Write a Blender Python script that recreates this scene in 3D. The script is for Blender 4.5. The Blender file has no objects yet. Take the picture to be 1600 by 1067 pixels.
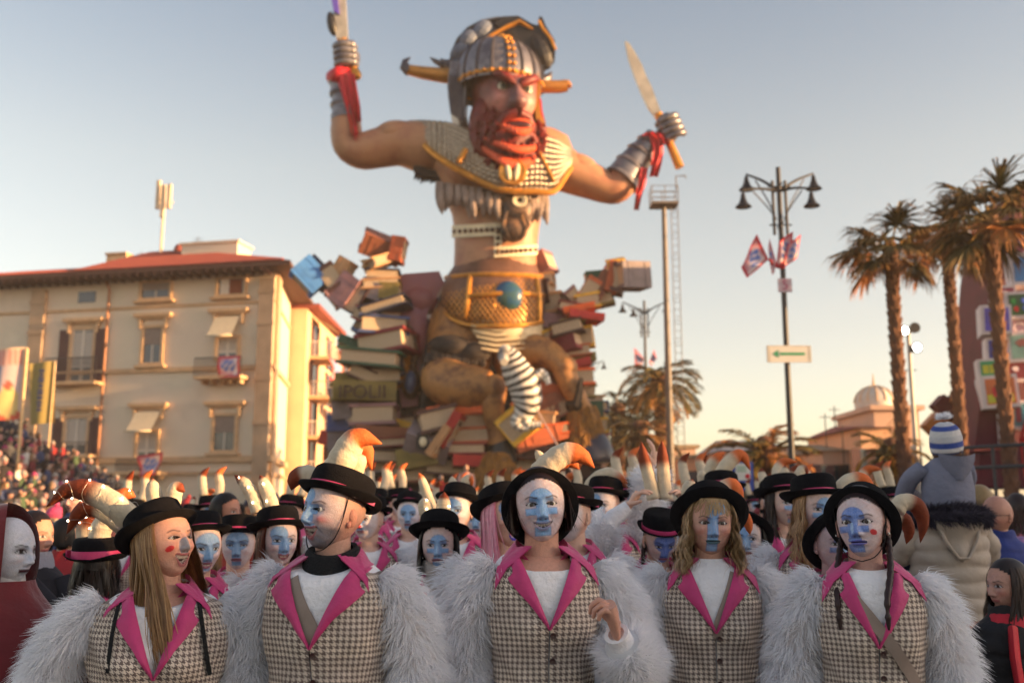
import bpy, math, random
import numpy as np
from mathutils import Vector, Matrix, Euler

# ------------------------------------------------------------------ camera, sky, sun, exposure
SC = bpy.context.scene
COL = SC.collection
PITCH = math.radians(9.74)
FPX = 35.0 / 36.0 * 1600.0
CAMZ = 1.6
cam_d = bpy.data.cameras.new('camera')
cam_d.lens = 35.0
cam_d.sensor_width = 36.0
cam_d.clip_start = 0.1
cam_d.clip_end = 3000.0
cam_d.dof.use_dof = True
cam_d.dof.focus_distance = 3.15
cam_d.dof.aperture_fstop = 2.8
cam = bpy.data.objects.new('camera', cam_d)
COL.objects.link(cam)
cam.location = (0, 0, CAMZ)
cam.rotation_euler = (math.radians(90) + PITCH, 0, 0)
SC.camera = cam

SUN_EL = math.radians(7.0)
SUN_AZ = math.radians(104.0)      # clockwise from +Y (the view direction): low sun from the right, a little behind the camera
world = bpy.data.worlds.new('World')
SC.world = world
world.use_nodes = True
wn = world.node_tree.nodes
wl = world.node_tree.links
wn.clear()
sky = wn.new('ShaderNodeTexSky')
sky.sky_type = 'NISHITA'
sky.sun_disc = False
sky.sun_elevation = SUN_EL
sky.sun_rotation = SUN_AZ
sky.altitude = 0
sky.air_density = 1.0
sky.dust_density = 1.0
sky.ozone_density = 1.0
bg = wn.new('ShaderNodeBackground')
bg.inputs['Strength'].default_value = 0.15
wo = wn.new('ShaderNodeOutputWorld')
hs = wn.new('ShaderNodeHueSaturation')
hs.inputs['Saturation'].default_value = 0.62
tint = wn.new('ShaderNodeMix')
tint.data_type = 'RGBA'
tint.blend_type = 'MULTIPLY'
tint.inputs['Factor'].default_value = 1.0
tint.inputs['B'].default_value = (1.03, 0.95, 0.93, 1)
wl.new(sky.outputs[0], hs.inputs['Color'])
wl.new(hs.outputs[0], tint.inputs['A'])
# elevation grade: evening sky, warm cream at the horizon, deeper grey blue overhead
tcw = wn.new('ShaderNodeTexCoord')
sepw = wn.new('ShaderNodeSeparateXYZ')
wl.new(tcw.outputs['Generated'], sepw.inputs[0])
rampw = wn.new('ShaderNodeValToRGB')
re_ = rampw.color_ramp.elements
re_[0].position = 0.0
re_[0].color = (0.86, 0.79, 0.69, 1)
re_[1].position = 1.0
re_[1].color = (0.62, 0.68, 0.74, 1)
q_ = re_.new(0.16)
q_.color = (0.84, 0.80, 0.76, 1)
q_ = re_.new(0.33)
q_.color = (0.79, 0.775, 0.725, 1)
q_ = re_.new(0.48)
q_.color = (0.60, 0.655, 0.69, 1)
wl.new(sepw.outputs[2], rampw.inputs[0])
grade = wn.new('ShaderNodeMix')
grade.data_type = 'RGBA'
grade.blend_type = 'MULTIPLY'
grade.inputs['Factor'].default_value = 1.0
wl.new(tint.outputs['Result'], grade.inputs['A'])
wl.new(rampw.outputs[0], grade.inputs['B'])
wl.new(grade.outputs['Result'], bg.inputs[0])
wl.new(bg.outputs[0], wo.inputs[0])

sd = bpy.data.lights.new('sun', 'SUN')
sd.energy = 4.3
sd.angle = math.radians(0.5)
sd.color = (1.0, 0.58, 0.25)
sun = bpy.data.objects.new('sun', sd)
COL.objects.link(sun)
SUNV = Vector((math.sin(SUN_AZ) * math.cos(SUN_EL), math.cos(SUN_AZ) * math.cos(SUN_EL), math.sin(SUN_EL)))
sun.rotation_euler = SUNV.to_track_quat('Z', 'Y').to_euler()
sun.location = (30, -10, 20)

SC.view_settings.view_transform = 'Standard'
SC.view_settings.look = 'None'
SC.view_settings.gamma = 1.0
SC.view_settings.use_curve_mapping = False
SC.view_settings.exposure = 1.66
SC.render.engine = 'CYCLES'
SC.cycles.use_denoising = True
SC.cycles.max_bounces = 7
SC.cycles.diffuse_bounces = 6
SC.cycles.glossy_bounces = 2
SC.cycles.transmission_bounces = 5
SC.cycles.volume_bounces = 0
SC.cycles.caustics_reflective = False
SC.cycles.caustics_refractive = False

RNG = random.Random(7)
R = math.radians
PI = math.pi

def W(px, py, Y):
	"""World point seen at photo pixel (px, py) of the 1600x1067 photograph, at distance Y along the street."""
	xc = (px - 800.0) / FPX
	yc = (533.5 - py) / FPX
	dy = math.cos(PITCH) - yc * math.sin(PITCH)
	dz = math.sin(PITCH) + yc * math.cos(PITCH)
	t = Y / dy
	return Vector((t * xc, Y, CAMZ + t * dz))

def PXS(Y):
	return Y / FPX

def lin(r, g, b):
	f = lambda c: (c / 255.0 / 12.92) if c / 255.0 <= 0.04045 else ((c / 255.0 + 0.055) / 1.055) ** 2.4
	return (f(r), f(g), f(b))

# ------------------------------------------------------------------ materials
MATS = {}

def mat(name, col=(0.5, 0.5, 0.5), rough=0.6, metal=0.0, var=0.15, vs=4.0, bump=0.0, bs=40.0, attr=None,
		emit=0.0, sheen=0.0, spec=0.5, sub=0.0, coat=0.0, col2=None, trans=0.0):
	if name in MATS:
		return MATS[name]
	m = bpy.data.materials.new(name)
	m.use_nodes = True
	nt = m.node_tree
	N, L = nt.nodes, nt.links
	b = N['Principled BSDF']
	tc = N.new('ShaderNodeTexCoord')
	b.inputs['Roughness'].default_value = rough
	b.inputs['Metallic'].default_value = metal
	b.inputs['Specular IOR Level'].default_value = spec
	if sheen:
		b.inputs['Sheen Weight'].default_value = sheen
	if coat:
		b.inputs['Coat Weight'].default_value = coat
	if sub:
		b.inputs['Subsurface Weight'].default_value = sub
		b.inputs['Subsurface Scale'].default_value = 0.01
		b.inputs['Subsurface Radius'].default_value = (1.0, 0.4, 0.2)
	if attr == 'col':
		s = N.new('ShaderNodeVertexColor')
		s.layer_name = 'col'
		src = s.outputs[0]
	elif attr == 'obj':
		s = N.new('ShaderNodeObjectInfo')
		src = s.outputs['Color']
	else:
		s = N.new('ShaderNodeRGB')
		s.outputs[0].default_value = (*col, 1)
		src = s.outputs[0]
	nz = N.new('ShaderNodeTexNoise')
	nz.inputs['Scale'].default_value = vs
	nz.inputs['Detail'].default_value = 6
	nz.inputs['Roughness'].default_value = 0.62
	L.new(tc.outputs['Object'], nz.inputs['Vector'])
	if col2 is not None:
		mx = N.new('ShaderNodeMix')
		mx.data_type = 'RGBA'
		cr = N.new('ShaderNodeMapRange')
		cr.inputs['From Min'].default_value = 0.42
		cr.inputs['From Max'].default_value = 0.6
		L.new(nz.outputs[0], cr.inputs['Value'])
		L.new(cr.outputs[0], mx.inputs['Factor'])
		L.new(src, mx.inputs['A'])
		mx.inputs['B'].default_value = (*col2, 1)
		src = mx.outputs['Result']
	if var > 0:
		mr = N.new('ShaderNodeMapRange')
		mr.inputs['From Min'].default_value = 0.3
		mr.inputs['From Max'].default_value = 0.7
		mr.inputs['To Min'].default_value = 1.0 - var
		mr.inputs['To Max'].default_value = 1.0 + var * 0.6
		L.new(nz.outputs[0], mr.inputs['Value'])
		vm = N.new('ShaderNodeVectorMath')
		vm.operation = 'SCALE'
		L.new(src, vm.inputs[0])
		L.new(mr.outputs[0], vm.inputs['Scale'])
		src = vm.outputs[0]
	L.new(src, b.inputs['Base Color'])
	if emit:
		L.new(src, b.inputs['Emission Color'])
		b.inputs['Emission Strength'].default_value = emit
	if bump:
		n2 = N.new('ShaderNodeTexNoise')
		n2.inputs['Scale'].default_value = bs
		n2.inputs['Detail'].default_value = 4
		L.new(tc.outputs['Object'], n2.inputs['Vector'])
		bp = N.new('ShaderNodeBump')
		bp.inputs['Strength'].default_value = bump
		bp.inputs['Distance'].default_value = 0.02
		L.new(n2.outputs[0], bp.inputs['Height'])
		L.new(bp.outputs[0], b.inputs['Normal'])
	MATS[name] = m
	return m

# ------------------------------------------------------------------ mesh builder
class MB:
	def __init__(s, origin=(0, 0, 0)):
		s.V = []
		s.F = []
		s.M = []
		s.C = []
		s.n = 0
		s.o = Vector(origin)
		s.uv = None

	def add(s, V, F, mi=0, col=None):
		V = np.asarray(V, dtype=float).reshape(-1, 3)
		k = s.n
		s.V.append(V)
		s.F.extend([tuple(i + k for i in f) for f in F])
		if isinstance(mi, (list, tuple)):
			s.M.extend(mi)
		else:
			s.M.extend([mi] * len(F))
		if col is None:
			c = np.ones((len(V), 3))
		else:
			c = np.asarray(col, dtype=float)
			if c.ndim == 1:
				c = np.tile(c[:3], (len(V), 1))
		s.C.append(c)
		s.n += len(V)
		return s

	def box(s, c, size, rot=None, mi=0, col=None, taper=1.0):
		hx, hy, hz = size[0] / 2, size[1] / 2, size[2] / 2
		P = [(-hx, -hy, -hz), (hx, -hy, -hz), (hx, hy, -hz), (-hx, hy, -hz),
             (-hx * taper, -hy * taper, hz), (hx * taper, -hy * taper, hz), (hx * taper, hy * taper, hz), (-hx * taper, hy * taper, hz)]
		M = rot if rot is not None else Matrix.Identity(3)
		c = Vector(c)
		P = [tuple(M @ Vector(p) + c) for p in P]
		return s.add(P, [(0, 3, 2, 1), (4, 5, 6, 7), (0, 1, 5, 4), (1, 2, 6, 5), (2, 3, 7, 6), (3, 0, 4, 7)], mi, col)

	def tube(s, pts, rad, n=10, mi=0, col=None, cap=True, up=(0, 0, 1), flat=1.0):
		pts = [Vector(p) for p in pts]
		if not hasattr(rad, '__len__'):
			rad = [rad] * len(pts)
		V = []
		prev = None
		cols = []
		for i, p in enumerate(pts):
			a = pts[max(i - 1, 0)]
			b = pts[min(i + 1, len(pts) - 1)]
			t = (b - a)
			t = t.normalized() if t.length > 1e-9 else Vector((0, 0, 1))
			if prev is None:
				u = Vector(up)
				if abs(u.dot(t)) > 0.95:
					u = Vector((1, 0, 0))
				x = (u - t * u.dot(t)).normalized()
			else:
				x = (prev - t * prev.dot(t))
				x = x.normalized() if x.length > 1e-6 else prev
			prev = x
			y = t.cross(x)
			r = rad[i]
			for k in range(n):
				a_ = 2 * PI * k / n
				V.append(tuple(p + x * (math.cos(a_) * r) + y * (math.sin(a_) * r * flat)))
				if col is not None and hasattr(col[0], '__len__'):
					cols.append(col[i])
		F = []
		for i in range(len(pts) - 1):
			for k in range(n):
				k2 = (k + 1) % n
				F.append((i * n + k, i * n + k2, (i + 1) * n + k2, (i + 1) * n + k))
		if cap:
			F.append(tuple(range(n - 1, -1, -1)))
			F.append(tuple((len(pts) - 1) * n + k for k in range(n)))
		return s.add(V, F, mi, cols if cols else col)

	def ell(s, c, r, rot=None, nu=16, nv=10, mi=0, col=None):
		if not hasattr(r, '__len__'):
			r = (r, r, r)
		M = rot if rot is not None else Matrix.Identity(3)
		c = Vector(c)
		V = [tuple(M @ Vector((0, 0, r[2])) + c)]
		for j in range(1, nv):
			ph = PI * j / nv
			for i in range(nu):
				th = 2 * PI * i / nu
				V.append(tuple(M @ Vector((r[0] * math.sin(ph) * math.cos(th), r[1] * math.sin(ph) * math.sin(th), r[2] * math.cos(ph))) + c))
		V.append(tuple(M @ Vector((0, 0, -r[2])) + c))
		F = []
		for i in range(nu):
			F.append((0, 1 + i, 1 + (i + 1) % nu))
		for j in range(nv - 2):
			for i in range(nu):
				a = 1 + j * nu + i
				b = 1 + j * nu + (i + 1) % nu
				F.append((a, a + nu, b + nu, b))
		e = len(V) - 1
		for i in range(nu):
			F.append((1 + (nv - 2) * nu + (i + 1) % nu, 1 + (nv - 2) * nu + i, e))
		return s.add(V, F, mi, col)

	def grid(s, P, mi=0, col=None, closed=False):
		"""P: array (rows, cols, 3)"""
		P = np.asarray(P, dtype=float)
		r, c = P.shape[:2]
		F = []
		cc = c if closed else c - 1
		for i in range(r - 1):
			for j in range(cc):
				j2 = (j + 1) % c
				F.append((i * c + j, i * c + j2, (i + 1) * c + j2, (i + 1) * c + j))
		if col is not None:
			col = np.asarray(col, dtype=float)
			if col.ndim == 3:
				col = col.reshape(-1, 3)
		return s.add(P.reshape(-1, 3), F, mi, col)

	def prism(s, poly, y0, y1, mi=0, col=None):
		"""poly: list of (x, z); extruded along y"""
		n = len(poly)
		V = [(x, y0, z) for x, z in poly] + [(x, y1, z) for x, z in poly]
		F = [tuple(range(n)), tuple(range(2 * n - 1, n - 1, -1))]
		for i in range(n):
			j = (i + 1) % n
			F.append((i, i + n, j + n, j))
		return s.add(V, F, mi, col)

	def lathe(s, prof, n=24, c=(0, 0, 0), mi=0, col=None, sx=1.0, sy=1.0):
		V = []
		for r, z in prof:
			for k in range(n):
				a = 2 * PI * k / n
				V.append((c[0] + r * math.cos(a) * sx, c[1] + r * math.sin(a) * sy, c[2] + z))
		F = []
		for i in range(len(prof) - 1):
			for k in range(n):
				k2 = (k + 1) % n
				F.append((i * n + k, i * n + k2, (i + 1) * n + k2, (i + 1) * n + k))
		return s.add(V, F, mi, col)

	def xform(s, M):
		"""apply a 4x4 to everything added so far"""
		M = np.array(M)
		s.V = [np.c_[v, np.ones(len(v))] @ M.T[:, :3] for v in s.V]
		return s

	def mesh(s, name, mats, smooth=True, sharp=42):
		V = np.concatenate(s.V) - np.array(s.o)
		me = bpy.data.meshes.new(name)
		me.from_pydata(V.tolist(), [], s.F)
		for m in mats:
			me.materials.append(m)
		if max(s.M) > 0:
			me.polygons.foreach_set('material_index', s.M)
		C = np.concatenate(s.C)
		if not np.allclose(C, 1.0):
			at = me.color_attributes.new('col', 'FLOAT_COLOR', 'POINT')
			at.data.foreach_set('color', np.c_[C, np.ones(len(C))].astype(np.float32).ravel())
		if smooth:
			me.shade_smooth()
			if sharp:
				me.set_sharp_from_angle(angle=math.radians(sharp))
		if s.uv is not None:
			ul = me.uv_layers.new(name='UVMap')
			idx = np.zeros(len(me.loops), dtype=np.int32)
			me.loops.foreach_get('vertex_index', idx)
			ul.data.foreach_set('uv', np.asarray(s.uv, dtype=np.float32)[idx].ravel())
		return me

	def build(s, name, mats, parent=None, smooth=True, sharp=42):
		if not isinstance(mats, (list, tuple)):
			mats = [mats]
		return link(name, s.mesh(name, mats, smooth, sharp), parent)

def link(name, me, parent=None):
	o = bpy.data.objects.new(name, me)
	COL.objects.link(o)
	if parent is not None:
		o.parent = parent
	return o

def tag(o, label=None, cat=None, group=None, kind=None):
	if label:
		o['label'] = label
	if cat:
		o['category'] = cat
	if group:
		o['group'] = group
	if kind:
		o['kind'] = kind
	return o

def thing(name, label, cat, loc=(0, 0, 0), group=None, rz=0.0):
	o = bpy.data.objects.new(name, None)
	COL.objects.link(o)
	o.location = loc
	o.rotation_euler = (0, 0, rz)
	o.empty_display_size = 0.1
	return tag(o, label, cat, group)

def copy_tree(o, parent=None):
	c = o.copy()
	COL.objects.link(c)
	c.parent = parent
	for ch in list(o.children):
		copy_tree(ch, c)
	return c

def rotm(rx=0, ry=0, rz=0):
	return Euler((rx, ry, rz), 'XYZ').to_matrix()

def raw_mesh(name, V, F3, mats, C=None, smooth=True, mi=None):
	"""numpy triangles -> mesh, fast"""
	me = bpy.data.meshes.new(name)
	V = np.asarray(V, dtype=np.float32)
	F3 = np.asarray(F3, dtype=np.int32)
	me.vertices.add(len(V))
	me.vertices.foreach_set('co', V.ravel())
	me.loops.add(F3.size)
	me.loops.foreach_set('vertex_index', F3.ravel())
	me.polygons.add(len(F3))
	me.polygons.foreach_set('loop_start', np.arange(0, F3.size, 3, dtype=np.int32))
	me.polygons.foreach_set('loop_total', np.full(len(F3), 3, dtype=np.int32))
	if mi is not None:
		me.polygons.foreach_set('material_index', np.asarray(mi, dtype=np.int32))
	me.update(calc_edges=True)
	if C is not None:
		at = me.color_attributes.new('col', 'FLOAT_COLOR', 'POINT')
		at.data.foreach_set('color', np.c_[C, np.ones(len(C))].astype(np.float32).ravel())
	for m in mats:
		me.materials.append(m)
	if smooth:
		me.shade_smooth()
	return me

def ribbons(P, Wd, width):
	"""P (n,k,3) centre lines, Wd (n,k,3) unit side vectors, width (n,k) -> V, F3"""
	n, k = P.shape[:2]
	A = P - Wd * width[..., None]
	B = P + Wd * width[..., None]
	V = np.stack([A, B], axis=2).reshape(-1, 3)
	base = (np.arange(n) * k * 2)[:, None]
	i = np.arange(k - 1)[None, :] * 2
	a = base + i
	T1 = np.stack([a, a + 1, a + 3], axis=-1)
	T2 = np.stack([a, a + 3, a + 2], axis=-1)
	F = np.concatenate([T1.reshape(-1, 3), T2.reshape(-1, 3)])
	return V, F
# ------------------------------------------------------------------ people
def sstep(a, b, x):
	t = np.clip((x - a) / (b - a), 0, 1)
	return t * t * (3 - 2 * t)

def catmull(pts, n=16, closed=False):
	P = [np.array(p, dtype=float) for p in pts]
	P = [2 * P[0] - P[1]] + P + [2 * P[-1] - P[-2]]
	out = []
	segs = len(P) - 3
	for q in range(n):
		u = q / (n - 1) * segs
		i = min(int(u), segs - 1)
		t = u - i
		a, b, c, d = P[i], P[i + 1], P[i + 2], P[i + 3]
		out.append(0.5 * ((2 * b) + (c - a) * t + (2 * a - 5 * b + 4 * c - d) * t * t + (3 * b - a - 3 * c + d) * t ** 3))
	return np.array(out)

SKIN = {'fair': lin(222, 178, 158), 'tan': lin(196, 145, 120), 'warm': lin(206, 150, 122), 'pale': lin(232, 200, 186)}
WHITE_MK = lin(232, 228, 236)
BLUE = np.array(lin(112, 164, 214))
BLUE2 = np.array(lin(84, 126, 204))
BLUE_D = np.array(lin(40, 78, 150))
PINK = lin(196, 60, 132)

M_SKIN = mat('skin', rough=0.48, var=0.12, vs=90, bump=0.2, bs=260, attr='col', spec=0.45, sub=0.08)
M_EYE = mat('eyeball', rough=0.12, var=0.0, attr='col', spec=0.6)
M_FELT = mat('black_felt', col=(0.0085, 0.008, 0.01), rough=0.95, var=0.35, vs=30, bump=0.3, bs=300, sheen=0.0, spec=0.15)
M_RIBBON = mat('pink_ribbon', col=lin(214, 66, 122), rough=0.55, var=0.12, vs=30, bump=0.1, bs=90)
M_LAPEL = mat('pink_lapel', col=lin(196, 50, 116), rough=0.6, var=0.14, vs=14, bump=0.15, bs=60, sheen=0.3)
M_SHIRT = mat('white_shirt', col=(0.86, 0.84, 0.88), rough=0.85, var=0.08, vs=20, bump=0.5, bs=45)
M_FUR = mat('white_fur', rough=0.9, var=0.06, vs=18, attr='col', spec=0.1)
_n = M_FUR.node_tree.nodes
_t = _n.new('ShaderNodeBsdfTranslucent')
_t.inputs[0].default_value = (0.97, 0.97, 0.99, 1)
_m = _n.new('ShaderNodeMixShader')
_m.inputs[0].default_value = 0.55
M_FUR.node_tree.links.new(_n['Principled BSDF'].outputs[0], _m.inputs[1])
M_FUR.node_tree.links.new(_t.outputs[0], _m.inputs[2])
M_FUR.node_tree.links.new(_m.outputs[0], _n['Material Output'].inputs[0])
M_HORN = mat('horn_cloth', rough=0.7, var=0.16, vs=25, bump=0.2, bs=90, attr='col', spec=0.3)
M_HAIR = mat('hair', rough=0.45, var=0.15, vs=50, attr='col', spec=0.4)
M_TROUS = mat('dark_trousers', col=(0.02, 0.018, 0.025), rough=0.9)
M_STRAP = mat('beige_strap', col=lin(150, 132, 122), rough=0.7, var=0.1, vs=30)
M_BLACK = mat('black_cloth', col=(0.006, 0.006, 0.008), rough=0.95, bump=0.6, bs=150)
M_BUTTON = mat('brown_button', col=lin(62, 36, 36), rough=0.35)
M_BULB = mat('fairy_bulb', col=(1.0, 0.78, 0.5), var=0, emit=14.0)
M_BULBV = mat('fairy_bulb_violet', col=(0.35, 0.3, 1.0), var=0, emit=10.0)
M_WIRE = mat('fairy_wire', col=(0.45, 0.42, 0.4), rough=0.3, metal=0.6)
M_COLV = mat('coloured_cloth', rough=0.85, var=0.18, vs=14, attr='col', bump=0.3, bs=60)

def tweed():
	m = bpy.data.materials.new('houndstooth_tweed')
	m.use_nodes = True
	N, L = m.node_tree.nodes, m.node_tree.links
	b = N['Principled BSDF']
	b.inputs['Roughness'].default_value = 0.9
	b.inputs['Specular IOR Level'].default_value = 0.2
	uv = N.new('ShaderNodeUVMap')
	sep = N.new('ShaderNodeSeparateXYZ')
	L.new(uv.outputs[0], sep.inputs[0])
	S = 1.0 / 0.0165

	def mth(op, a, bv=None):
		n = N.new('ShaderNodeMath')
		n.operation = op
		for i, q in enumerate((a, bv)):
			if q is None:
				continue
			if isinstance(q, (int, float)):
				n.inputs[i].default_value = q
			else:
				L.new(q, n.inputs[i])
		return n.outputs[0]
	nz = N.new('ShaderNodeTexNoise')
	nz.inputs['Scale'].default_value = 9
	L.new(uv.outputs[0], nz.inputs['Vector'])
	w = mth('MULTIPLY', mth('SUBTRACT', nz.outputs[0], 0.5), 0.004)
	u = mth('MULTIPLY', mth('ADD', sep.outputs[0], w), S)
	v = mth('MULTIPLY', mth('ADD', sep.outputs[1], w), S)
	warp = mth('GREATER_THAN', mth('FRACT', u), 0.5)
	weft = mth('GREATER_THAN', mth('FRACT', v), 0.5)
	tw = mth('GREATER_THAN', mth('FRACT', mth('MULTIPLY', mth('ADD', u, v), 2.0)), 0.5)
	mix = mth('ADD', mth('MULTIPLY', warp, tw), mth('MULTIPLY', weft, mth('SUBTRACT', 1.0, tw)))
	# a few broad windowpane shifts in tone, as the woven cloth has
	big = mth('FRACT', mth('MULTIPLY', v, 0.125))
	band = mth('MULTIPLY', mth('GREATER_THAN', big, 0.5), 0.16)
	mx = N.new('ShaderNodeMix')
	mx.data_type = 'RGBA'
	mx.inputs['A'].default_value = (*lin(230, 214, 198), 1)
	mx.inputs['B'].default_value = (*lin(116, 100, 96), 1)
	L.new(mix, mx.inputs['Factor'])
	mx2 = N.new('ShaderNodeMix')
	mx2.data_type = 'RGBA'
	L.new(band, mx2.inputs['Factor'])
	L.new(mx.outputs['Result'], mx2.inputs['A'])
	mx2.inputs['B'].default_value = (*lin(96, 78, 84), 1)
	n2 = N.new('ShaderNodeTexNoise')
	n2.inputs['Scale'].default_value = 30
	n2.inputs['Detail'].default_value = 5
	L.new(uv.outputs[0], n2.inputs['Vector'])
	sc = N.new('ShaderNodeVectorMath')
	sc.operation = 'SCALE'
	L.new(mx2.outputs['Result'], sc.inputs[0])
	L.new(mth('ADD', mth('MULTIPLY', n2.outputs[0], 0.5), 0.72), sc.inputs['Scale'])
	L.new(sc.outputs[0], b.inputs['Base Color'])
	n3 = N.new('ShaderNodeTexNoise')
	n3.inputs['Scale'].default_value = 14
	L.new(uv.outputs[0], n3.inputs['Vector'])
	bp = N.new('ShaderNodeBump')
	bp.inputs['Strength'].default_value = 0.5
	bp.inputs['Distance'].default_value = 0.03
	L.new(n3.outputs[0], bp.inputs['Height'])
	L.new(bp.outputs[0], b.inputs['Normal'])
	return m

M_TWEED = tweed()

# ---- head
def head_grid(nc, nr, p):
	s = np.arange(nc) / nc * 2 * PI
	th = s - 0.55 * np.sin(s)
	q = np.linspace(0.02, 1, nr) * PI
	ph = q + 0.22 * np.sin(2 * q)
	TH, PH = np.meshgrid(th, ph)
	n = 2.12
	ct, st = np.cos(TH), np.sin(TH)
	rr = (np.abs(ct) ** n + np.abs(st) ** n) ** (-1 / n)
	n2 = 2.2
	cp, sp = np.cos(PH), np.sin(PH)
	rp = (np.abs(cp) ** n2 + np.abs(sp) ** n2) ** (-1 / n2)
	X = st * rr * sp * rp
	Yv = -ct * rr * sp * rp
	Z = cp * rp
	wid = p.get('wid', 1.0)
	x = 0.0745 * wid * X
	y = 0.094 * Yv
	z = np.where(Z > 0, 0.118, 0.114) * Z
	t = np.clip(-z / 0.114, 0, 1)
	jaw = p.get('jaw', 0.36)
	x = x * (1 - jaw * t ** 2.0)
	y = np.where(y > 0, y * (1 - 0.6 * t ** 1.1), y * (1 - 0.10 * t ** 2))
	x = x * (1 + 0.04 * np.exp(-((z - 0.03) / 0.04) ** 2))
	y = np.where(y > 0, y * (1 + 0.1 * np.exp(-((z - 0.03) / 0.06) ** 2)), y)
	z = np.where(z < 0, z * 1.12, z)
	fr = sstep(0.015, 0.06, -y)
	ax = np.abs(x)
	g = lambda cx, cz, sx, sz: np.exp(-((ax - cx) / sx) ** 2 - ((z - cz) / sz) ** 2)
	d = np.zeros_like(x)
	d += 0.0045 * g(0.02, 0.021, 0.02, 0.009)            # brow ridge
	d += -0.0085 * g(0.031, 0.0, 0.017, 0.013)           # sockets
	d += 0.0055 * g(0.044, -0.026, 0.017, 0.016)         # cheekbones
	d += -0.004 * g(0.05, -0.062, 0.014, 0.02)
	nz = p.get('nose', 1.0)
	ridge = np.interp(z, [-0.056, -0.050, -0.044, -0.037, -0.01, 0.012, 0.026], [0, 0.008, 0.021, 0.0235, 0.012, 0.004, 0.0])
	wn_ = np.interp(z, [-0.05, -0.035, 0.0, 0.02], [0.0125, 0.0115, 0.0085, 0.011])
	d += nz * ridge * np.exp(-(ax / wn_) ** 2.4)
	d += 0.0085 * g(0.0135, -0.043, 0.0062, 0.0075)
	d += -0.004 * g(0.007, -0.051, 0.004, 0.003)         # nostrils
	mw, mz, sm, oh = p.get('mw', 0.025), -0.070, p.get('smile', 0.0), p.get('open', 0.0)
	zc = mz + sm * (x / mw) ** 2
	ohx = np.where(ax < mw, oh * np.clip(1 - (x / mw) ** 2, 0, 1) ** 0.6, 0)
	up_, lo_ = ohx * 0.35, ohx * 0.65
	dz = z - zc
	inside = (dz < up_) & (dz > -lo_) & (ax < mw)
	fade = np.exp(-(ax / (mw * 1.05)) ** 4)
	d += fade * 0.0055 * np.exp(-((dz - up_ - 0.0042) / 0.0045) ** 2)
	d += fade * 0.0065 * np.exp(-((dz + lo_ + 0.0055) / 0.0055) ** 2)
	d += -0.004 * np.exp(-((dz) / 0.0022) ** 2) * fade * (oh < 0.002)
	d += -0.0035 * g(0.0, -0.087, 0.02, 0.006)
	d += 0.006 * g(0.0, -0.106, 0.017, 0.013)
	if sm > 0.002:                                        # smile: raised cheeks, nasolabial folds
		d += 0.006 * g(0.040, -0.036, 0.014, 0.013)
		fold = np.abs(ax - (0.022 + 0.42 * (-0.044 - z)))
		d += -0.0025 * np.exp(-(fold / 0.0035) ** 2) * sstep(-0.085, -0.06, z) * sstep(-0.035, -0.048, z)
	d = np.where(inside, d - 0.010, d)
	y = y - d * fr
	if oh > 0.006:
		z = z - 0.5 * oh * sstep(-0.072, -0.09, z) * fr
	# eye openings
	ex, eo = 0.031, p.get('eyeopen', 0.0052)
	u = (ax - ex) / 0.0145
	hgt = eo * np.clip(1 - u ** 2, 0, 1) ** 0.75
	eye = (np.abs(u) < 1) & (z < hgt) & (z > -hgt * 0.85)
	lidr = (np.abs(u) < 1.25)
	e2 = np.sqrt((np.clip(np.abs(u), 0, 3)) ** 2 + (z / (eo * 1.6)) ** 2)
	bul = 0.0042 * np.exp(-((e2 - 0.6) / 0.75) ** 2) * fr
	y = y - bul
	if p.get('eyes3d', True):
		y = np.where(eye, y + 0.010, y)
	P = np.stack([x, y, np.where(z < 0, z / 1.12, z)], -1)
	# -------- colours
	C = np.tile(np.array(p.get('skin', SKIN['fair'])), (nr, nc, 1))
	front = sstep(0.02, 0.05, -y)[..., None]

	def lay(C, mask, col, a=1.0):
		m = (np.clip(mask, 0, 1) * a)[..., None]
		return C * (1 - m) + np.array(col) * m
	rosy = g(0.042, -0.032, 0.02, 0.016) * 0.35
	C = lay(C, rosy, lin(220, 120, 110))
	if p.get('white', 0):
		nzw = 0.5 + 0.5 * np.sin(x * 310 + 2.0 * np.sin(z * 190)) * np.sin(z * 270 + 1.0)
		m = sstep(0.012, 0.045, -y) * sstep(-0.129, -0.118, z) * (0.72 + 0.28 * nzw) * (0.9 + 0.1 * np.sin(x * 90 + z * 140))
		C = lay(C, m, WHITE_MK, p['white'])
	stub = p.get('stubble', 0)
	if stub:
		m = sstep(-0.045, -0.062, z) * sstep(0.0, 0.03, -y)
		C = lay(C, m, lin(78, 80, 92), stub)
	style = p.get('style', 'figure')
	bl = p.get('blue', BLUE)
	soft = 0.0019
	box = lambda x0, x1, z0, z1: sstep(x0 - soft, x0 + soft, x) * sstep(-x1 - soft, -x1 + soft, -x) * sstep(z0 - soft, z0 + soft, z) * sstep(-z1 - soft, -z1 + soft, -z)
	elp = lambda cx, cz, rx, rz: sstep(1.07, 0.95, np.sqrt(((x - cx) / rx) ** 2 + ((z - cz) / rz) ** 2))
	off = p.get('poff', 0.0)
	masks = []
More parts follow.
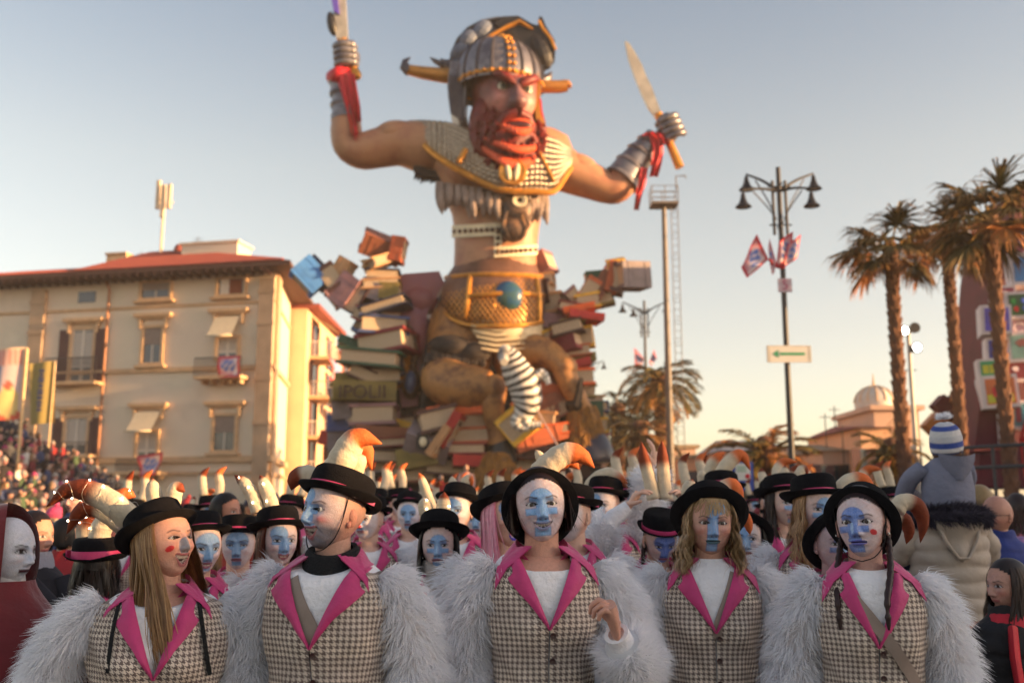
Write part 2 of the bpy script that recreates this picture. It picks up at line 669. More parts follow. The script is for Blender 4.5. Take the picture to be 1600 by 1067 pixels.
	if style == 'figure':
		masks = [elp(off, 0.016, 0.036, 0.032) * sstep(0.006, 0.010, z), box(-0.050 + off, 0.046 + off, -0.035, -0.013), box(-0.018 + off, 0.017 + off, -0.058, 0.014),
                 box(-0.025 + off, 0.024 + off, -0.104, -0.076), box(-0.022 + off, 0.021 + off, -0.068, -0.056)]
	elif style == 'stripe':
		masks = [box(-0.021 + off, 0.016 + off, -0.108, 0.062), elp(off + 0.014, 0.05, 0.034, 0.022)]
	elif style == 'eye_patch':
		masks = [elp(-0.022, 0.030, 0.034, 0.032), box(-0.05, 0.03, -0.016, 0.014), elp(-0.002, -0.03, 0.022, 0.03), box(-0.024, 0.022, -0.062, -0.046)]
	elif style == 'nose':
		masks = [elp(0.0, -0.032, 0.020, 0.03)]
	elif style == 'mask':
		masks = [elp(0, 0.02, 0.05, 0.045), box(-0.02, 0.02, -0.1, 0.0)]
	m = np.zeros_like(x)
	for q in masks:
		m = np.maximum(m, q)
	m = m * (fr > 0.3)
	C = lay(C, m, bl, 0.96)
	# painted outline of the blue figure
	ed = (m * (1 - m) * 4) > 0.25
	C = lay(C, ed.astype(float) * (fr > 0.3), BLUE_D, 0.38)
	# thin bluish wash rubbed out from the figure over cheeks and forehead
	wash = np.exp(-(x / 0.05) ** 2 - ((z + 0.02) / 0.075) ** 2) * (0.6 + 0.4 * np.sin(x * 140 + 4 * np.sin(z * 70)))
	C = lay(C, wash * (fr > 0.2) * (1 - m), BLUE * 1.1, 0.30 if p.get('white') else 0.10)
	# brush streaks and worn patches in the paint
	wob = 0.5 + 0.5 * np.sin(x * 520 + 3 * np.sin(z * 160)) * np.sin(z * 410 + 2 * np.sin(x * 230))
	C = lay(C, m * wob, p.get('skin', SKIN['fair']) if not p.get('white') else WHITE_MK, 0.22)
	C = lay(C, m * np.exp(-((ax - 0.02) / 0.02) ** 2 - ((z - 0.016) / 0.006) ** 2), BLUE_D, 0.35)
	if style in ('figure', 'eye_patch'):
		C = lay(C, elp(off - 0.003, -0.02, 0.006, 0.02), lin(190, 220, 245), 0.55)
	if p.get('dot'):
		sx_ = p['dot']
		C = lay(C, elp(0.047 * sx_, -0.036, 0.0085, 0.010), lin(205, 40, 50), 0.95)
	if p.get('cheek'):
		C = lay(C, np.exp(-((x - 0.044 * p['cheek']) / 0.015) ** 2 - ((z + 0.03) / 0.011) ** 2) * 0.7, lin(196, 90, 96))
	# eye shadow, lashes, brows
	C = lay(C, np.exp(-(((ax - ex) / 0.018) ** 2 + ((z - 0.006) / 0.010) ** 2)) * (fr > 0.3), lin(70, 52, 60), p.get('shadow', 0.5))
	lash = (np.abs(u) < 1.2) & (e2 < 1.5) & ~eye & (np.abs(z) < eo * 1.9)
	up_l = (np.abs(u) < 1.25) & (z >= hgt - 0.0002) & (z < hgt + 0.0026)
	lo_l = (np.abs(u) < 1.05) & (z <= -hgt * 0.85) & (z > -hgt * 0.85 - 0.0014)
	C = lay(C, (up_l & (fr > 0.3)).astype(float), (0.01, 0.008, 0.01), 0.95)
	C = lay(C, (lo_l & (fr > 0.3)).astype(float), (0.03, 0.02, 0.025), 0.75)
	bz = 0.0185 + 0.006 * np.exp(-((ax - 0.036) / 0.012) ** 2) - 0.0015 * (ax - 0.02) / 0.03
	brow = np.exp(-((z - bz) / 0.0026) ** 2) * sstep(0.010, 0.015, ax) * sstep(-0.054, -0.046, -ax) * (fr > 0.2)
	C = lay(C, brow, p.get('browcol', lin(60, 40, 36)), 0.85)
	if p.get('eyes3d', True):
		C = lay(C, eye.astype(float), (0.02, 0.01, 0.01))
	else:
		C = lay(C, eye.astype(float), (0.55, 0.54, 0.56))
		gz = p.get('gaze', 0.0)
		ir = np.sqrt((x - np.sign(x) * ex - gz) ** 2 + z ** 2)
		C = lay(C, ((ir < 0.0058) & eye).astype(float), (0.03, 0.02, 0.015))
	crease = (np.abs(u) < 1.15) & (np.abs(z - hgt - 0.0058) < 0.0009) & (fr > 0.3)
	C = lay(C, crease.astype(float), (0.10, 0.06, 0.06), 0.5)  # shade of the eyelid fold, painted as a thin dark line
	C = lay(C, g(0.0078, -0.0505, 0.0036, 0.0022) * (fr > 0.3), (0.03, 0.012, 0.012), 0.85)  # darkness inside the nostrils painted into the colour
	C = lay(C, np.exp(-((z + 0.089) / 0.003) ** 2) * (ax < 0.018) * (fr > 0.3), (0.2, 0.12, 0.12), 0.18)  # faint painted shading in the groove under the lower lip
	# lips and mouth
	lipc = p.get('lip', lin(170, 90, 96))
	lu = (dz >= up_) & (dz < up_ + 0.0075 * fade) & (ax < mw * 1.02)
	ll = (dz <= -lo_) & (dz > -lo_ - 0.0095 * fade) & (ax < mw * 0.98)
	C = lay(C, ((lu | ll) & (fr > 0.3)).astype(float), lipc, p.get('lipa', 0.85))
	if oh < 0.002:
		C = lay(C, np.exp(-(dz / 0.0013) ** 2) * (ax < mw) * (fr > 0.3), (0.02, 0.008, 0.01), 0.9)
	C = lay(C, (inside & (fr > 0.3)).astype(float), (0.035, 0.008, 0.010))
	if oh > 0.004:
		th_ = min(0.0085, oh * 0.75)
		teeth = inside & (dz > up_ - th_) & (ax < mw * 0.86)
		C = lay(C, teeth.astype(float), (0.62, 0.55, 0.48))
		P[..., 1] = np.where(teeth, P[..., 1] - 0.006, P[..., 1])
		gap = teeth & (np.abs(((x / 0.0072) % 1.0) - 0.5) > 0.44)
		C = lay(C, gap.astype(float), (0.2, 0.13, 0.11))
		if oh > 0.012:
			lt = inside & (dz < -lo_ + 0.005) & (ax < mw * 0.7)
			C = lay(C, lt.astype(float), (0.5, 0.42, 0.38))
	if p.get('tongue'):
		C = lay(C, elp(0, mz - oh * 0.35, 0.014, 0.008) * inside, lin(200, 90, 100))
	if p.get('clown'):
		C = lay(C, elp(0, -0.04, 0.016, 0.014), lin(210, 30, 40))
	return P, C

def add_head(mb, p, HM, nc=150, nr=110):
	P, C = head_grid(nc, nr, p)
	sh = P.shape
	Q = P.reshape(-1, 3)
	M = np.array(HM)
	Q = np.c_[Q, np.ones(len(Q))] @ M.T[:, :3]
	mb.grid(Q.reshape(sh), 0, C, closed=True)
	# crown and chin caps
	top = Q.reshape(sh)[0]
	mb.add(top, [tuple(range(len(top) - 1, -1, -1))], 0, C[0])
	# ears
	E = MB()
	for sx in (-1, 1):
		E.ell((sx * 0.075, 0.008, -0.008), (0.008, 0.017, 0.031), rotm(R(8), 0, sx * R(-24)), 14, 12)
		E.ell((sx * 0.081, 0.004, -0.004), (0.004, 0.010, 0.018), rotm(R(8), 0, sx * R(-24)), 10, 8)
		E.ell((sx * 0.077, 0.000, -0.032), (0.006, 0.008, 0.010), None, 10, 8)
	E.xform(HM)
	ec = p.get('earcol', p.get('skin', SKIN['fair']))
	for v in E.V:
		pass
	mb.add(np.concatenate(E.V), E.F, 0, ec)

def eye_mesh(key='brown'):
	iris = {'brown': (0.05, 0.022, 0.01), 'blue': (0.10, 0.2, 0.28), 'green': (0.08, 0.1, 0.05)}[key]
	m = MB()
	nu, nv = 18, 20
	m.ell((0, 0, 0), 0.0125, rotm(PI / 2, 0, 0), nu, nv)
	V = m.V[0]
	ang = np.arccos(np.clip(-V[:, 1] / 0.0125, -1, 1))
	C = np.tile([0.60, 0.57, 0.56], (len(V), 1))
	C[ang < R(30)] = iris
	C[ang < R(13)] = (0.004, 0.004, 0.004)
	m.C[0] = C
	return m.mesh('eye', [M_EYE], sharp=None)

EYES = {}

# ---- fur: thousands of tapered blades along a tube
def fur_mesh(name, path, rad, n=9000, length=0.05, seed=1, width=0.0016, droop=0.42, core=True, along=0.42):
	rs = np.random.RandomState(seed)
	path = catmull(path, 24)
	rad = np.interp(np.linspace(0, 1, 24), np.linspace(0, 1, len(rad)), rad)
	T = np.gradient(path, axis=0)
	T /= np.linalg.norm(T, axis=1)[:, None]
	# frames
	X = np.zeros_like(T)
	pr = np.array([1.0, 0, 0]) if abs(T[0][0]) < 0.8 else np.array([0, 1.0, 0])
	for i in range(len(T)):
		x = pr - T[i] * pr.dot(T[i])
		x /= np.linalg.norm(x)
		X[i] = x
		pr = x
	Yf = np.cross(T, X)
	u = rs.rand(n) * 23
	i0 = np.minimum(u.astype(int), 22)
	f = (u - i0)[:, None]
	lerp = lambda A: A[i0] * (1 - f) + A[i0 + 1] * f
	a = rs.rand(n) * 2 * PI
	c, r = lerp(path), (rad[i0] * (1 - f[:, 0]) + rad[i0 + 1] * f[:, 0])[:, None]
	nrm = lerp(X) * np.cos(a)[:, None] + lerp(Yf) * np.sin(a)[:, None]
	tng = lerp(T)
	root = c + nrm * r * 0.92
	# tufts: nearby roots lean the same way
	k = root * 55
	tuft = np.stack([np.sin(k[:, 0] + 1.7 * np.sin(k[:, 1])) + np.sin(k[:, 2] * 1.3 + 2), np.sin(k[:, 1] * 1.2 + 2 * np.sin(k[:, 2])), np.sin(k[:, 2] + 2 * np.sin(k[:, 0] * 0.8))], 1)
	d = nrm * 0.85 + tng * along + tuft * 0.26 + rs.randn(n, 3) * 0.24
	d /= np.linalg.norm(d, axis=1)[:, None]
	L = length * (0.55 + 0.75 * rs.rand(n) ** 1.5)[:, None]
	g = np.array([0, 0, -1.0])
	p1 = root + d * L * 0.55
	d2 = d + g * droop + tng * 0.25
	d2 /= np.linalg.norm(d2, axis=1)[:, None]
	p2 = p1 + d2 * L * 0.5
	P = np.stack([root, p1, p2], 1)
	side = np.cross(d, rs.randn(n, 3))
	side /= np.linalg.norm(side, axis=1)[:, None] + 1e-9
	Wd = np.repeat(side[:, None, :], 3, 1)
	wv = np.stack([np.full(n, width), np.full(n, width * 0.8), np.full(n, width * 0.12)], 1)
	V, F = ribbons(P, Wd, wv)
	shade = (0.90 + 0.09 * rs.rand(n))
	C = np.repeat(np.stack([shade * 0.86, shade, shade * 1.06], 1)[:, :, None], 2, 2).reshape(-1)
	C = np.stack([C * 0.985, C * 0.985, C * 1.03], 1)
	Vs, Fs, Cs = [V], [F], [C]
	if core:
		m = MB()
		m.tube([tuple(q) for q in path], list(rad * 0.93), 18)
		Vc = m.V[0]
		tri = []
		for fc in m.F:
			for q in range(1, len(fc) - 1):
				tri.append((fc[0], fc[q], fc[q + 1]))
		Fs.append(np.array(tri) + len(V))
		Vs.append(Vc)
		Cs.append(np.tile([0.96, 0.96, 0.98], (len(Vc), 1)))
	return raw_mesh(name, np.concatenate(Vs), np.concatenate(Fs), [M_FUR], np.concatenate(Cs))

# ---- torso shape
TZ = np.array([0.86, 0.95, 1.05, 1.15, 1.25, 1.32, 1.37, 1.405, 1.43, 1.452, 1.47])
TA = np.array([0.185, 0.180, 0.150, 0.160, 0.178, 0.182, 0.174, 0.155, 0.122, 0.088, 0.062])
TB = np.array([0.130, 0.128, 0.112, 0.118, 0.135, 0.130, 0.118, 0.104, 0.088, 0.072, 0.058])
NS = 2.35

class Torso:
	def __init__(s, wf=1.0, df=1.0, bust=0.0):
		s.wf, s.df, s.bust = wf, df, bust

	def bump(s, x, z):
		return s.bust * np.exp(-((np.abs(x) - 0.075) / 0.062) ** 2 - ((z - 1.225) / 0.065) ** 2)

	def AB(s, z):
		k = np.interp(z, [1.40, 1.47], [1, 0])
		A = np.interp(z, TZ, TA) * (1 + (s.wf - 1) * k)
		B = np.interp(z, TZ, TB) * (1 + (s.df - 1) * k)
		return A, B

	def front(s, x, z, off=0.0, sc=1.0):
		A, B = s.AB(z)
		A, B = A * sc, B * sc
		q = np.clip(np.abs(x) / A, 0, 0.995)
		return -B * (1 - q ** NS) ** (1 / NS) - off - s.bump(x, z)

	def ring(s, z, phi, sc=1.0):
		A, B = s.AB(z)
		sn, cs = np.sin(phi), np.cos(phi)
		x = A * sc * np.sign(sn) * np.abs(sn) ** (2 / NS)
		y = -B * sc * np.sign(cs) * np.abs(cs) ** (2 / NS)
		y = np.where(y < 0, y - s.bump(x, z), y)
		return x, y

def strip_on(mb, T, pts, width, off, mi=0, n=24, thick=0.003, sc=1.0, ycap=None):
	"""a flat strap following (x, z) points over the chest surface"""
	P = catmull([(x, z, 0) for x, z in pts], n)[:, :2]
	D = np.gradient(P, axis=0)
	D /= np.linalg.norm(D, axis=1)[:, None]
	Nn = np.stack([-D[:, 1], D[:, 0]], 1)
	rows = []
	for k in (-1, -0.33, 0.33, 1):
		q = P + Nn * width * 0.5 * k
		y = T.front(q[:, 0], q[:, 1], off, sc)
		rows.append(np.stack([q[:, 0], y, q[:, 1]], 1))
	G = np.stack(rows, 1)
	mb.grid(G, mi)
	G2 = G.copy()
	G2[..., 1] += thick
	mb.grid(G2[:, ::-1], mi)

def make_vest(T, vb, vw, res=1.0, seed=0, open_=0.0):
	"""waistcoat with a V opening: vb bottom of the V, vw half-width at the shoulder"""
	rows = int(44 * res)
	cols = int(72 * res)
	zs = np.linspace(0.985, 1.452, rows)
	G, UV = [], []
	rs = np.random.RandomState(seed)
	ph = rs.rand(6) * 6
	for z in zs:
		t = (z - vb) / (1.45 - vb)
		xv = 0.002 + (vw * t if t > 0 else 0) + open_ * max(0, (1.05 - z)) * 0.2
		A, B = T.AB(z)
		phi0 = math.asin(min(0.99, (xv / A)) ** (NS / 2))
		phi = np.linspace(phi0, 2 * PI - phi0, cols)
		x, y = T.ring(z, phi)
		fold = 0.0052 * np.sin(7 * phi + ph[0] + 14 * z) * np.sin(21 * z + ph[1]) + 0.003 * np.sin(11 * phi + 37 * z + ph[2]) * sstep(1.2, 1.05, z) + 0.0016 * np.sin(46 * z + 9 * np.cos(phi)) * np.maximum(0, np.cos(phi))
		hem = 0.010 * sstep(1.04, 0.985, z)
		k = 1 + fold / 0.15 + hem / 0.15
		G.append(np.stack([x * k, y * k, np.full_like(x, z)], 1))
		UV.append(np.stack([np.where(phi < PI, phi, phi - 2 * PI) * 0.155 * T.wf, np.full_like(x, z)], 1))
	mb = MB()
	mb.grid(np.array(G))
	mb.uv = np.concatenate(UV)
	return mb

def make_shirt(T, res=1.0, scoop=0.06):
	zs = np.concatenate([np.linspace(0.9, 1.42, int(16 * res) + 4), np.array([1.435, 1.452, 1.465, 1.476])])
	G = []
	phi = np.linspace(0, 2 * PI, int(40 * res), endpoint=False)
	for z in zs:
		x, y = T.ring(min(z, 1.47), phi, float(np.interp(z, [1.2, 1.39], [0.90, 0.95])))
		zz = np.full_like(x, z)
		if z > 1.40:
			# scooped at the front: the neckline tilts forward
			k = (z - 1.40) / 0.076
			dip = scoop * k * sstep(0.04, -0.05, y) * (0.15 + 0.85 * np.clip(1 - (x / 0.105) ** 2, 0, 1))
			zz = zz - dip
			w = 1 + 0.22 * k * scoop / 0.05
			x, y = x * w, y * w * 1.0
		G.append(np.stack([x, y, zz], 1))
	mb = MB()
	mb.grid(np.array(G), closed=True)
	return mb

def make_lapels(T, vb, vw, lw=0.062, seed=0):
	mb = MB()
	rs = np.random.RandomState(seed)
	for sx in (-1, 1):
		n = 22
		t = np.linspace(0, 1, n)
		zi = vb - 0.004 + (1.44 - vb) * t
		xi = 0.0015 + vw * np.clip((zi - vb) / (1.45 - vb), 0, 1) - 0.003
		# outer edge: from the V point out to the lapel tip, back in at the notch
		wout = np.interp(t, [0, 0.35, 0.66, 0.70, 0.78, 1.0], [0.006, 0.034, lw + 0.012, lw * 0.95, lw * 0.7, lw * 0.55])
		lift = np.interp(t, [0, 0.5, 0.66, 1.0], [0.0, -0.008, -0.016, 0.0])
		rows = []
		for k in np.linspace(0, 1, 6):
			x = xi + wout * k
			z = zi - lift * k - 0.10 * wout * k
			y = T.front(x, np.minimum(z, 1.445), 0.006 + 0.007 * math.sin(PI * min(k * 1.1, 1)) * 1.0)
			rows.append(np.stack([sx * x, y, z], 1))
		G = np.stack(rows, 1)
		mb.grid(G if sx > 0 else G[:, ::-1])
		G2 = G.copy()
		G2[..., 1] += 0.0035
		mb.grid(G2[:, ::-1] if sx > 0 else G2)
		# collar leaf
		m = 30
		a = np.linspace(0, 1, m)
		ang = a * R(152)
		jit = 0.006 * rs.randn()
		ri = np.interp(a, [0, 0.6, 1], [0.070, 0.076, 0.078])
		cin = np.stack([sx * np.sin(ang) * ri * 1.08, 0.014 + np.cos(ang) * ri * 1.02, np.interp(a, [0, 0.45, 0.8, 1.0], [1.500, 1.488, 1.455, 1.418])], 1)
		# outer edge lies on the shoulders and chest; ends in a point that reaches outwards
		oa = [0, 0.35, 0.6, 0.8, 0.93, 1.0]
		ox = np.interp(a, oa, [0.0, 0.085, 0.128, 0.148, 0.156, 0.158])
		oz = np.interp(a, oa, [1.448, 1.442, 1.425, 1.396, 1.366 + jit, 1.350 + jit])
		oy = np.interp(a, oa, [0.108, 0.085, 0.022, -0.052, -0.085, -0.096])
		oy = np.where(a > 0.6, np.minimum(oy, T.front(ox, np.minimum(oz, 1.44), 0.012)), oy)
		cout = np.stack([sx * ox, oy, oz], 1)
		mid = cin * 0.5 + cout * 0.5
		mid[:, 2] += 0.014
		mid[:, 1] -= 0.010 * np.clip(a * 2 - 0.8, 0, 1)
		rows = []
		for k in np.linspace(0, 1, 7):
			rows.append((1 - k) ** 2 * cin + 2 * k * (1 - k) * mid + k * k * cout)
		G = np.stack(rows, 1)
		for _ in range(30):
			A_, B_ = T.AB(np.minimum(G[..., 2], 1.5))
			ins = (np.abs(G[..., 0]) / A_) ** NS + (np.abs(G[..., 1]) / B_) ** NS < 1.22
			ins &= G[..., 2] < 1.49
			G[..., 2] += ins * 0.003
		mb.grid(G if sx > 0 else G[:, ::-1])
		G2 = G.copy()
		G2[..., 2] -= 0.004
		G2[..., 1] += 0.002
		mb.grid(G2[:, ::-1] if sx > 0 else G2)
		# collar stand behind the neck
		st = np.stack([cin, cin * 1.0 + np.array([0, 0, -0.05])], 1)
		mb.grid(st)
	return mb

def hat_mb(hp):
	"""felt hat in its own frame: brim plane z=0, crown up, front -Y"""
	cr, ch, br = hp.get('cr', 0.089), hp.get('ch', 0.084), hp.get('br', 0.134)
	curl = hp.get('curl', 0.018)
	droop = hp.get('droop', 0.0)
	n = 48
	prof = [(cr * 0.985, -0.004), (cr, 0.004), (cr, 0.03), (cr * 0.99, ch * 0.6), (cr * 0.95, ch * 0.86), (cr * 0.86, ch * 0.97), (cr * 0.66, ch * 1.0), (cr * 0.3, ch * 0.985), (0.001, ch * 0.975)]
	a = np.arange(n) / n * 2 * PI
	rows = []
	for r, z in prof:
		rows.append(np.stack([r * np.cos(a), 1.16 * r * np.sin(a), np.full(n, z)], 1))
	mb = MB()
	mb.grid(np.array(rows), 0, closed=True)
	rows = []
	sd_ = hp.get('seed', 0)
	for t in (0.0, 0.25, 0.5, 0.75, 0.93, 1.0, 1.0, 0.93, 0.6, 0.3, 0.0):
		rows.append(t)
	G = []
	for i, t in enumerate(rows):
		under = i > 5
		r = cr * 0.98 + (br - cr) * t
		ry = cr * 0.98 * 1.16 + (br - cr) * t * 0.95
		z = curl * (t ** 2) * (np.abs(np.cos(a)) ** 1.5) - droop * t * np.abs(np.sin(a)) + 0.004 * t * np.sin(3 * a + sd_) + curl * 0.3 * t ** 2 - (0.0045 if under else 0)
		G.append(np.stack([r * np.cos(a), ry * np.sin(a), z], 1))
	mb.grid(np.array(G), 0, closed=True)
	return mb

def band_mb(hp):
	cr = hp.get('cr', 0.089)
	n = 48
	a = np.arange(n) / n * 2 * PI
	h = hp.get('bh', 0.022)
	rows = []
	for r, z in ((cr * 1.0, 0.003), (cr * 1.02, 0.004), (cr * 1.022, h), (cr * 1.0, h + 0.001)):
		rows.append(np.stack([r * np.cos(a), 1.16 * r * np.sin(a), np.full(n, z)], 1))
	mb = MB()
	mb.grid(np.array(rows), closed=True)
	mb.box((cr * 1.03, 0.03, h * 0.5), (0.006, 0.05, h * 1.15), rotm(0, 0, R(-15)))
	return mb

HORN_W, HORN_B = np.array(lin(208, 192, 168)), np.array(lin(120, 52, 26))
HORN_O = np.array(lin(206, 104, 52))

def horn_mb(pts, r0, tip='brown', split=0.62, n=26):
	P = catmull(pts, n)
	t = np.linspace(0, 1, n)
	rad = r0 * np.interp(t, [0, 0.3, 0.6, 0.8, 0.93, 1.0], [1.0, 0.98, 0.9, 0.62, 0.26, 0.02])
	cb = HORN_B if tip == 'brown' else HORN_O
	w = sstep(split - 0.07, split + 0.10, t)[:, None]
	cols = HORN_W * (1 - w) + cb * w
	mb = MB()
	# seams: stuffed cloth, slightly ribbed
	rad = rad * (1 + 0.03 * np.sin(t * 40))
	mb.tube([tuple(q) for q in P], list(rad), 16, 0, [tuple(c) for c in cols])
	return mb

def hand_islands(mb, wrist, d, nrm, side=1, curl=0.6, sc=1.0, col=(0.5, 0.3, 0.25), spread=0.12, mi=0, thumb=0.5):
	d = Vector(d).normalized()
	nrm = Vector(nrm)
	nrm = (nrm - d * nrm.dot(d)).normalized()
	w = d.cross(nrm) * side            # towards the thumb
	o = Vector(wrist)
	S = sc
	mb.tube([o - d * 0.03 * S, o, o + d * 0.03 * S, o + d * 0.065 * S, o + d * 0.088 * S], [0.024 * S, 0.027 * S, 0.036 * S, 0.041 * S, 0.036 * S], 14, mi, col, up=w, flat=0.48)
	offs = [0.029, 0.010, -0.010, -0.028]
	lens = [0.070, 0.079, 0.073, 0.057]
	for k in range(4):
		b = o + d * (0.080 - 0.004 * abs(k - 1)) * S + w * offs[k] * S
		dd = (d + w * spread * (1.5 - k) * 0.5).normalized()
		pts = [b - dd * 0.02 * S, b]
		cur = dd
		seg = [0.45, 0.31, 0.24]
		for q in range(3):
			ang = curl * (0.9, 1.15, 0.7)[q]
			axis = w
			cur = (cur * math.cos(ang) + nrm * math.sin(ang) * 1.0).normalized() if q == 0 else (Matrix.Rotation(ang * (-1 if d.cross(nrm).dot(w) * 1 > 0 else 1) * -1, 3, w) @ cur).normalized()
			pts.append(pts[-1] + cur * lens[k] * seg[q] * S)
		r = [0.0092 * S, 0.0095 * S, 0.0088 * S, 0.008 * S, 0.0062 * S]
		mb.tube(pts, r, 10, mi, col)
		mb.ell(pts[-1], 0.0063 * S, None, 8, 6, mi, col)
	tb = o + d * 0.028 * S + w * 0.024 * S
	td = (d * 0.55 + w * 0.75 + nrm * thumb).normalized()
	p1 = tb + td * 0.042 * S
	td2 = (td + d * 0.5 + nrm * thumb * 0.6 - w * 0.4).normalized()
	p2 = p1 + td2 * 0.030 * S
	mb.tube([tb - td * 0.02 * S, tb, p1, p2], [0.014 * S, 0.0135 * S, 0.0105 * S, 0.0072 * S], 10, mi, col)
	mb.ell(p2, 0.0072 * S, None, 8, 6, mi, col)

def hair_mesh(p, HM, kind, col, col2, seed=1, n=800, length=0.24):
	rs = np.random.RandomState(seed)
	V_, F_, C_ = [], [], []
	off = 0
	# cap on the skull
	P, _ = head_grid(*((120, 84, {}) if n > 1300 else (60, 40, {})))
	rad = np.array([1.0, 1.0, 1.0])
	Q = P * 1.045 + np.array([0, 0.004, 0.002])
	x, y, z = P[..., 0], P[..., 1], P[..., 2]
	keep = (y > -0.020 + 0.015 * np.sin(z * 60)) | (z > 0.072 - 7 * x ** 2)
	if kind == 'bald':
		keep = keep & False
	nr, nc = keep.shape
	idx = np.arange(nr * nc).reshape(nr, nc)
	j2 = (np.arange(nc) + 1) % nc
	k4 = keep[:-1] & keep[1:] & keep[:-1][:, j2] & keep[1:][:, j2] & (z[:-1] > -0.085)
	a, b, c, d = idx[:-1][k4], idx[:-1][:, j2][k4], idx[1:][:, j2][k4], idx[1:][k4]
	F = np.concatenate([np.stack([a, b, c], 1), np.stack([a, c, d], 1)])
	V_.append(Q.reshape(-1, 3)); F_.append(F); C_.append(np.tile(np.array(col) * 0.7, (nr * nc, 1)))
	off += nr * nc
	if kind in ('straight', 'wavy', 'bob', 'short', 'long'):
		K = 12
		sgn = np.where(rs.rand(n) < 0.5, -1, 1)
		lo = {'straight': 62, 'wavy': 58, 'bob': 55, 'short': 72, 'long': 62}[kind]
		th = R(lo) + rs.rand(n) ** 1.3 * R(180 - lo)
		z0 = 0.085 - rs.rand(n) * 0.05
		L = length * (0.8 + 0.3 * rs.rand(n))
		t = np.linspace(0, 1, K)[None, :]
		zz = z0[:, None] - (L + z0 + 0.02)[:, None] * t
		spread = {'straight': 0.02, 'wavy': 0.05, 'bob': 0.012, 'short': 0.0, 'long': 0.02}[kind]
		rr = (rs.rand(n) * 0.014)[:, None]
		below = np.clip((-zz - 0.02) / 0.2, 0, 1)
		if kind in ('bob', 'short'):
			below = below * 0.5
		rx = 0.080 + rr + spread * below
		ry = 0.098 + rr + spread * below * 0.6
		thh = th[:, None] + 0 * t
		fr_pull = np.where(th < R(95), 1, 0)[:, None] * below * {'straight': 0.25, 'wavy': 0.3, 'bob': 0.1, 'short': 0, 'long': 0.35}[kind]
		thh = thh - fr_pull
		cap_r = np.sqrt(np.clip(1 - (np.clip(zz, 0, 0.11) / 0.125) ** 2, 0.05, 1))
		X = sgn[:, None] * np.sin(thh) * rx * cap_r
		Y = -np.cos(thh) * ry * cap_r
		amp = {'straight': 0.006, 'wavy': 0.012, 'bob': 0.002, 'short': 0.002, 'long': 0.006}[kind]
		clump = np.round(th * 9 * (1.0 + 0.0 * th)) + sgn * 50
		pha = np.sin(clump * 12.9898) * 43.7
		wv = amp * np.sin(zz * {'straight': 22, 'wavy': 75, 'bob': 15, 'short': 10, 'long': 40}[kind] + pha[:, None] + rs.randn(n)[:, None] * 0.5) * np.clip(t * 2.5, 0, 1)
		wv2 = amp * np.cos(zz * {'straight': 17, 'wavy': 66, 'bob': 12, 'short': 10, 'long': 35}[kind] + pha[:, None] * 1.7 + rs.randn(n)[:, None] * 0.4) * np.clip(t * 2.5, 0, 1)
		X = X + wv + rs.randn(n, 1) * 0.003 * t
		Y = Y + wv2 + rs.randn(n, 1) * 0.003 * t
		fly = (rs.rand(n, 1) < 0.07) * rs.randn(n, 1) * 0.022 * t ** 1.5
		X = X + fly
		Y = Y - np.abs(fly) * 0.6
		P3 = np.stack([X, Y, zz], -1)
		side = np.stack([np.cos(thh) * sgn[:, None], np.sin(thh), 0 * zz], -1)
		wd = np.full((n, K), 0.0015) * np.interp(t, [0, 0.8, 1], [1, 0.9, 0.15])
		Vr, Fr = ribbons(P3, side, wd)
		mixv = (rs.rand(n)[:, None]) ** 1.4
		cc = np.array(col) * (1 - mixv) + np.array(col2) * mixv
		cc = np.repeat(cc, K * 2, 0)
		V_.append(Vr); F_.append(Fr + off); C_.append(cc)
		off += len(Vr)
	if kind in ('wavy', 'straight', 'long') and p.get('fringe'):
		nf = 70
		K = 8
		t = np.linspace(0, 1, K)[None, :]
		x0 = (rs.rand(nf) - 0.5) * 0.09
		zz = 0.085 - 0.06 * t * (0.5 + 0.6 * rs.rand(nf))[:, None]
		X = x0[:, None] * (1 + 0.5 * t) + 0.004 * np.sin(t * 5 + rs.rand(nf)[:, None] * 6)
		Y = -0.086 - 0.014 * np.sin(t * PI * 0.6) + 0.03 * (np.abs(X) / 0.06) ** 2
		P3 = np.stack([X, Y + 0 * zz, zz], -1)
		side = np.zeros_like(P3); side[..., 0] = 1
		Vr, Fr = ribbons(P3, side, np.full((nf, K), 0.0012))
		cc = np.repeat(np.array(col)[None, :] * 0.5 + np.array(col2)[None, :] * 0.5 + 0 * P3[:, 0], K * 2, 0)
		V_.append(Vr); F_.append(Fr + off); C_.append(cc)
		off += len(Vr)
	if kind == 'braids':
		for sx in (-1, 1):
			m = MB()
			q = np.linspace(0, 1, 60)
			path = catmull([(sx * 0.07, 0.03, -0.03), (sx * 0.078, -0.005, -0.09), (sx * 0.082, -0.055, -0.16), (sx * 0.075, -0.115, -0.24), (sx * 0.072, -0.125, -0.33)], 60)
			rr = 0.0095 * (1 + 0.28 * np.abs(np.sin(q * 34))) * np.interp(q, [0, 0.8, 0.86, 0.9, 1], [1, 0.85, 0.45, 0.9, 0.3])
			m.tube([tuple(v) for v in path], list(rr), 8)
			tri = []
			for fc in m.F:
				for k in range(1, len(fc) - 1):
					tri.append((fc[0], fc[k], fc[k + 1]))
			V_.append(m.V[0]); F_.append(np.array(tri) + off); C_.append(np.tile(np.array(col), (len(m.V[0]), 1)))
			off += len(m.V[0])
	V = np.concatenate(V_)
	M = np.array(HM)
	V = np.c_[V, np.ones(len(V))] @ M.T[:, :3]
	return raw_mesh('hair', V, np.concatenate(F_), [M_HAIR], np.concatenate(C_))

